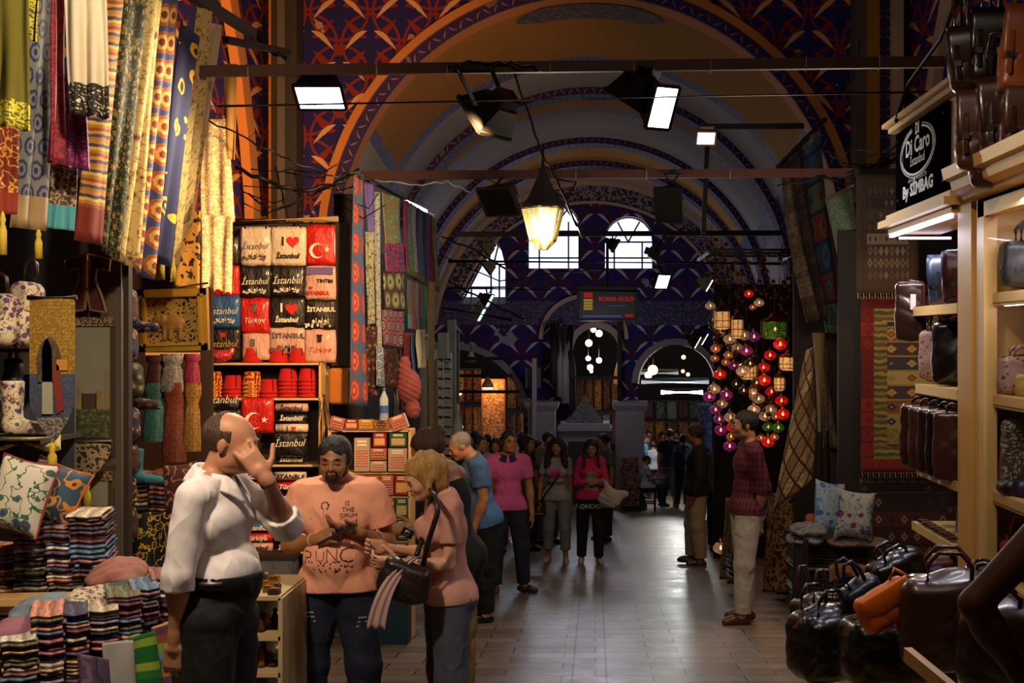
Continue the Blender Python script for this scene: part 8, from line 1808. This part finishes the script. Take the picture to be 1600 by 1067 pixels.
m.build('glass', LN)
m = MB(); m.lathe([(.001, 10*u), (9*u, 20*u), (13*u, 36*u), (11*u, 52*u), (5*u, 62*u)], c, mat('lantern bulb', '#fff', .5, emis='#fff2c8', es=26), 16); m.build('bulb', LN)
m = MB(); m.tube([c+Vector((0, 0, 128*u)), P(848, 238, YL+.4), P(848, 225, YL+.8), P(846, 272, 12)], .012, BLKM, 6); m.build('chain', LN)
m = MB(); m.tube([P(870, 280, 11.6), P(900, 285, 11.6), P(880, 320, 11.5), P(905, 355, 11.5), P(915, 372, 11.6)], .01, BLKM, 6); tag(m.build('cable'), 'loose black cable beside the lantern', 'cable')
# screen
YS = 26; S_ = thing('video_screen', 'flat advertising screen hanging in a grey frame below the windows', 'screen', P(949, 500, YS)); u = YS/F; c = P(949, 475, YS); GF = plain('grey metal frame', '#4a4844', .5, .1, obj=True)
m = MB()
for dz in (-1, 1): m.box(c+Vector((0, 0, dz*24.5*u)), (94*u, .12, 4*u), GF)
for dx in (-1, 1): m.box(c+Vector((dx*45.5*u, 0, 0)), (4*u, .12, 46*u), GF)
m.box(c+Vector((0, .08, 0)), (92*u, .1, 48*u), BLKM); m.build('frame', S_)
m = MB(); SCR = mat('screen picture', '#05080a', .3, emis='#182028', es=.1); m.box(c+Vector((0, -.01, 0)), (87*u, .02, 45*u), SCR); RE = mat('red screen text', '#300', .4, emis='#c01410', es=.5); GO = mat('gold screen picture', '#a08020', .4, emis='#a08028', es=.6); BLU = mat('blue screen text', '#224', .4, emis='#5058b0', es=.6)
m.text('BORSA GOLD', c+Vector((14*u, -.022, 5*u)), (1, 0, 0), (0, 0, 1), 9*u, RE, bold=.004)
for k in range(4): m.box(c+Vector((-30*u, -.024, (6-k*4.5)*u)), (14*u, .01, 3.6*u), GO)
m.box(c+Vector((-30*u, -.024, 14*u)), (14*u, .01, 8*u), RE); m.box(c+Vector((-8*u, -.024, -19*u)), (60*u, .01, 1.6*u), BLU); m.box(c+Vector((34*u, -.024, -18*u)), (12*u, .01, 4*u), RE); m.box(c+Vector((16*u, -.024, -3*u)), (26*u, .01, .6*u), BLU); m.build('picture', S_)
m = MB(); m.bar(P(949, 450, YS+.05), P(949, 372, YS+.05), .06, .06, DARKM); m.build('mount', S_)

# ================================================================== beyond the end arches
m = MB(); m.box((0, 38.3, 2.14), (16, 15.6, .3), DARKPL); struct(m.build('ceiling_beyond'))
m = MB(); m.box((0, 46, -.5), (16, .3, 7), DARKPL); m.box((-7.4, 38, -.5), (.3, 16, 7), DARKPL); m.box((7.4, 38, -.5), (.3, 16, 7), DARKPL); struct(m.build('wall_beyond'))
# side arches of the far hall, warm lamplight put into the amber plaster colour
for i, (px, sy, r_, Y, mm) in enumerate(((1056, 600, 1.15, 34, plain('amber lit arch plaster', '#b86818', .8, .2, obj=True)), (1062, 600, 1.2, 38, GREYPL), (930, 548, .9, 36, GREYPL), (720, 640, 2.0, 35, plain('amber lit arch plaster', '#b86818', .8, .2, obj=True)))):
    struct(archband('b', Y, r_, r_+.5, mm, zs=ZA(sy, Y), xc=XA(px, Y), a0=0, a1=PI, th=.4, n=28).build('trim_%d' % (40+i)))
SHC = ['#5a3a1c', '#3a1c14', '#6a5a3a', '#20303a', '#7a4a18', '#2c2018', '#5a1c1c', '#46503c', '#8a7a5c', '#1c1c2c']
rr = random.Random(31)
def shopwall(x0, x1, y0, y1, Y, nx, ny, label, grp, seed, pal=SHC):
    r = random.Random(seed); dx, dy = (x1-x0)/nx, (y1-y0)/ny
    bd = MB(); bd.box(P((x0+x1)/2, (y0+y1)/2, Y+.3), ((x1-x0)*Y/F, .06, (y1-y0)*Y/F), W_DARK); tag(bd.build('stall_backing'), 'dark backing of the '+grp, 'backing')
    for i in range(nx):
        for j in range(ny):
            m = MB(); m.grid(lambda a, b: P(x0+(i+.08+a*.84)*dx, y0+(j+.06+(1-b)*.86)*dy, Y+.04*math.sin(a*7+i)), 4, 4, scroll('shop cloth %d' % ((i*3+j*7+seed) % 9), pal[(i*3+j*7+seed) % len(pal)], pal[(i+j*5+seed+3) % len(pal)], None, 12, th=.08), lambda a, b: (a*dx*Y/F, b*dy*Y/F), thick=.03); tag(m.build('hanging_cloth'), label+', %s column, %s' % (['first', 'second', 'third', 'fourth', 'fifth', 'sixth', 'seventh'][i], ['top', 'second row'][j]), 'textile', grp)
shopwall(700, 752, 575, 690, 36, 4, 2, 'goods hung at the left in the left arch shop', 'goods in the left arch shop', 2, ['#8a5018', '#5a2c10', '#a87030', '#3c2010']); shopwall(792, 835, 585, 700, 36, 3, 2, 'goods hung at the right in the left arch shop', 'goods at the right of the left arch', 5, ['#7a4818', '#40301c', '#8a6a3c'])
rug(752, 592, 790, 700, 34, scroll('amber lit far carpet', '#a87038', '#6a3a18', None, 9), plain('amber lit border', '#8a4a18'), 'amber lit carpet hanging under the left arch', fringe=False, bw=.08)  # orange light of the shop put into the carpet colours
shopwall(900, 968, 590, 700, 42, 5, 2, 'goods hung far behind the fountain', 'goods behind the fountain', 3, ['#4a5a5a', '#7a7a70', '#5a2c24', '#2c3440', '#8a8a84']); shopwall(1005, 1112, 625, 690, 43, 6, 2, 'goods hung far behind the right arch', 'goods behind the right arch', 4, ['#3c3a40', '#5a4a5a', '#6a5a50', '#2c2c3c', '#7a4a24', '#8a8a8c'])
# right jamb goods
cl('textile', (1092, 630), (1112, 630), (1114, 760), (1094, 750), 31.5, 31.5, [(0, scroll('blue white goods', '#4a5468', '#1c2438', None, 10, th=.1))], 'blue white patterned cloth on the right jamb of the right arch', 'textile', 1, .03)
# fluorescent tubes
for i, (x0, x1, y, Y, s_) in enumerate(((1033, 1098, 613, 31.5, 9), (1002, 1108, 597, 33, .35), (1000, 1060, 583, 40, .3))):
    t = thing('fluorescent_tube', ('bright fluorescent tube under the right arch', 'dim tube fitting above the bright one', 'small dim tube deeper under the right arch')[i], 'lamp', P((x0+x1)/2, y, Y)); m = MB(); m.tube([P(x0, y, Y), P(x1, y, Y)], .05, EM('tube %d' % i, '#e8ffff', s_), 8); m.build('tube', t); m = MB(); m.box(P((x0+x1)/2, y-5, Y), ((x1-x0)*Y/F, .1, .06), GF); m.build('fitting', t)
for i, (x, y, Y, c_, s_, r_, lb) in enumerate(((927, 515, 33, '#e8fff0', 9, .07, 'uppermost pale lamp in the central arch'), (936, 521, 34, '#e8fff0', 9, .09, 'greenish white lamp in the central arch'), (920, 536, 33, '#fff0d0', 9, .09, 'warm bulb of the far lantern in the central arch'), (919, 560, 36, '#fff', 10, .07, 'small white lamp in the central arch'), (936, 563, 36, '#ffe8c8', 10, .08, 'small warm lamp right in the central arch'), (922, 574, 38, '#ffe0e8', 9, .09, 'lower pale lamp in the central arch'), (924, 580, 38, '#fff', 9, .05, 'lowest tiny lamp in the central arch'),
    (1020, 578, 36, '#ffc860', 8, .14, 'amber lamp under the right arch'), (1013, 586, 36, '#ffd890', 10, .1, 'second amber lamp under the right arch'), (1068, 558, 40, '#ff9060', 5, .07, 'small orange lamp high under the right arch'), (1067, 580, 40, '#ff9060', 4, .06, 'small orange lamp below it'), (1075, 585, 40, '#ffc080', 4, .06, 'tiny amber lamp beside the orange ones'), (718, 614, 33, '#ffe0a0', 8, .06, 'small warm lamp at the far left under the left arch'))):
    t = thing('hanging_lamp', lb, 'lamp', P(x, y, Y)); m = MB(); m.lathe([(r_*math.cos(a), r_*math.sin(a)) for a in np.linspace(-1.5, 1.5, 9)], P(x, y, Y), EM('far %d' % i, c_, s_), 12); m.build('globe', t); m = MB(); m.tube([P(x, y, Y)+Vector((0, 0, r_)), P(x, y, Y)+Vector((0, 0, r_+.5))], .012, BLKM, 4); m.build('cord', t)
for i, (x, y) in enumerate(((762, 605), (736, 566))):
    c = P(x, y, 29.2); t = thing('hanging_lamp', ('pale bell shaped lamp hanging in the left arch', 'pale folded lamp at the top of the left arch')[i], 'lamp', c); m = MB(); m.lathe([(.14, 0), (.12, .08), (.05, .2), (.02, .25)], c, W_CREAM, 12); m.build('shade', t)
    m = MB(); m.tube([c+Vector((0, 0, .25)), c+Vector((0, 0, .6))], .01, BLKM, 4); m.build('cord', t)
    if i == 0: m = MB(); [m.lathe([(.001, -.02), (.02, 0), (.001, .02)], c+Vector((.1*math.cos(k), .1*math.sin(k), -.02)), BULB, 8) for k in range(6)]; m.build('bulb', t)
for i, (x0, x1, y, Y, lb) in enumerate(((705, 800, 587, 28.8, 'upper dark bar across the left arch'), (705, 812, 612, 28.9, 'lower dark bar across the left arch'), (895, 968, 590, 29, 'dark bar across the central arch'), (1000, 1112, 604, 29.2, 'dark bar across the right arch'), (1000, 1112, 622, 29.1, 'lower dark bar across the right arch'), (708, 800, 560, 28.8, 'thin bar at the top of the left arch'))): rod(x0, x1, y, y, Y, .035, DARKM, lb)
# fountain kiosk in the middle
FT = thing('fountain', 'stone fountain kiosk with a pyramidal roof at the end of the hall', 'fountain', (XA(912, 28), 28, fz(28))); u = 28/F; xc = XA(914, 28); zb = fz(28); zt = ZA(668, 28)
m = MB(); m.box((xc, 28, (zb+zt)/2), (74*u, .9, zt-zb), STONE); m.box((xc, 28, zb+.12), (84*u, 1.1, .24), STONE); m.box((xc, 28, zt), (84*u, 1.05, .08), STONE); m.box((xc, 28, zt+.08), (76*u, .95, .08), STONE); m.box((xc, 27.52, (zb+zt)/2), (50*u, .06, (zt-zb)*.72), DARKPL); m.build('basin_block', FT)
m = MB(); m.lathe([(42*u, 0), (30*u, 12*u), (12*u, 30*u), (3*u, 42*u), (.01, 46*u)], (xc, 28, zt+.1), scroll('carved dark roof', '#2c2824', '#4a443c', None, 9), 4, a0=PI/4, sy=.8); m.build('roof', FT)
for s_ in (-1, 1): m = MB(); m.lathe([(.07, 0), (.06, .06), (.045, .12), (.045, zt-zb-.2), (.07, zt-zb-.05)], (xc+s_*37*u, 27.6, zb), STONE, 12); m.build('column', FT)
# vertical ducts and hanging drapery above the fountain
for i, (x, y0, y1, w_, lb) in enumerate(((882, 505, 630, .12, 'left grey drape beside the central arch'), (892, 508, 640, .1, 'second grey drape beside the central arch'), (874, 510, 620, .1, 'pale duct at the left of the central arch'), (864, 505, 600, .1, 'dark duct left of the grey drapes'))):
    m = MB(); m.tube([P(x, y0, 29.3), P(x+1, (y0+y1)/2, 29.3), P(x+2, y1, 29.3)], w_, (GREYPL, DARKPL)[i % 2], 8); tag(m.build('drape'), lb, 'drape')
m = MB(); m.bar(P(835, 560, 29.0), P(835, 790, 29.0), .12, .1, GREYPL); tag(m.build('downpipe'), 'grey downpipe on the left pillar', 'pipe'); m = MB(); m.bar(P(968, 500, 29.6), P(968, 640, 29.6), .1, .1, DARKM); tag(m.build('downpipe'), 'dark pipe right of the central arch', 'pipe')
m = MB(); m.box(P(833, 590, 29.2), (.35, .15, .45), GF); tag(m.build('meter_box'), 'dark meter box on the wall above the left pillar', 'box')
# far goods by the right pillar
m = MB(); m.box(P(984, 760, 28.6), (.42, .3, .85), scroll('red carpet sack', '#4a1c18', '#7a5a4a', None, 9)); m.box(P(984, 725, 28.55), (.36, .2, .3), scroll('red carpet sack', '#4a1c18', '#7a5a4a', None, 9)); tag(m.build('carpet_sack'), 'patterned red carpet sack leaning on the right pillar', 'sack')
CHS = thing('chair', 'small wooden chair with a woven seat beside the right pillar', 'chair', P(1013, 782, 28.6)); u = 28.6/F; zb = fz(28.6); x0 = XA(1012, 28.6)
m = MB(); m.box((x0, 28.6, zb+.46), (.36, .36, .05), plain('woven seat', '#5a3020', .9)); m.build('seat', CHS)
for sx in (-1, 1):
    for sy in (-1, 1): m = MB(); m.box((x0+sx*.16, 28.6+sy*.16, zb+.22), (.035, .035, .44), W_DARK); m.build('leg', CHS)
m = MB(); m.box((x0, 28.44, zb+.2), (.32, .02, .03), W_DARK); m.box((x0, 28.76, zb+.2), (.32, .02, .03), W_DARK); m.build('stretcher', CHS)
# eyeglasses stand and posts on the left side arcade
for i, (x, lb) in enumerate(((686, 'front white eyewear display panel of the left arcade'), (699, 'rear white eyewear display panel of the left arcade'))):
    Y = 17+i; t = thing('eyewear_panel', lb, 'display', P(x, 800, Y)); m = MB(); m.box(P(x, 640, Y), (.12, .05, 1.6), plain('white display panel', '#7c8484', .5, .1, obj=True)); m.build('panel', t)
    for k in range(13): m = MB(); c = P(x-1, 562+k*15, Y-.06); m.tube([c+Vector((-.05, 0, 0)), c+Vector((-.02, -.04, .01)), c+Vector((.02, -.04, .01)), c+Vector((.06, 0, 0))], .012, (BLKM, plain('violet frame', '#4a2444', .4))[k % 4 == 3], 5); tag(m.build('sunglasses'), 'pair of sunglasses on the %s eyewear panel' % ('front' if i == 0 else 'rear'), 'glasses', 'sunglasses on the eyewear panels')
for i, (x, y0, y1, Y, c_, lb) in enumerate(((706, 500, 800, 19, '#6a746c', 'pale post at the edge of the left arcade'), (712, 520, 780, 22, '#4a4c48', 'grey post further along the left arcade'), (693, 520, 560, 16.8, '#5a5c58', 'grey box above the eyewear panels'), (676, 560, 800, 15.5, '#4a4a40', 'pale olive cloth column at the left arcade'))):
    m = MB(); a, b = P(x, y0, Y), P(x, y1, Y); m.bar(a, b, .12 if i != 2 else .25, .12, plain('post %d' % i, c_, .7, .3, obj=True)); tag(m.build('post'), lb, 'post')
t = thing('glass_ornament', 'tall clear glass bottle ornament at the left arcade', 'ornament', P(715, 690, 18.5)); m = MB(); u = 18.5/F; m.lathe([(6*u, 0), (10*u, 12*u), (8*u, 26*u), (2.5*u, 42*u), (2*u, 60*u)], P(715, 690, 18.5), mat('pale glass', '#a8b8b8', .1, alpha=.6), 14); m.build('bottle', t)
m = MB(); c = P(715, 690, 18.5); m.box(c-Vector((0, 0, .62)), (.4, .4, 1.22), W_DARK); tag(m.build('pedestal'), 'dark pedestal under the glass ornament', 'pedestal')
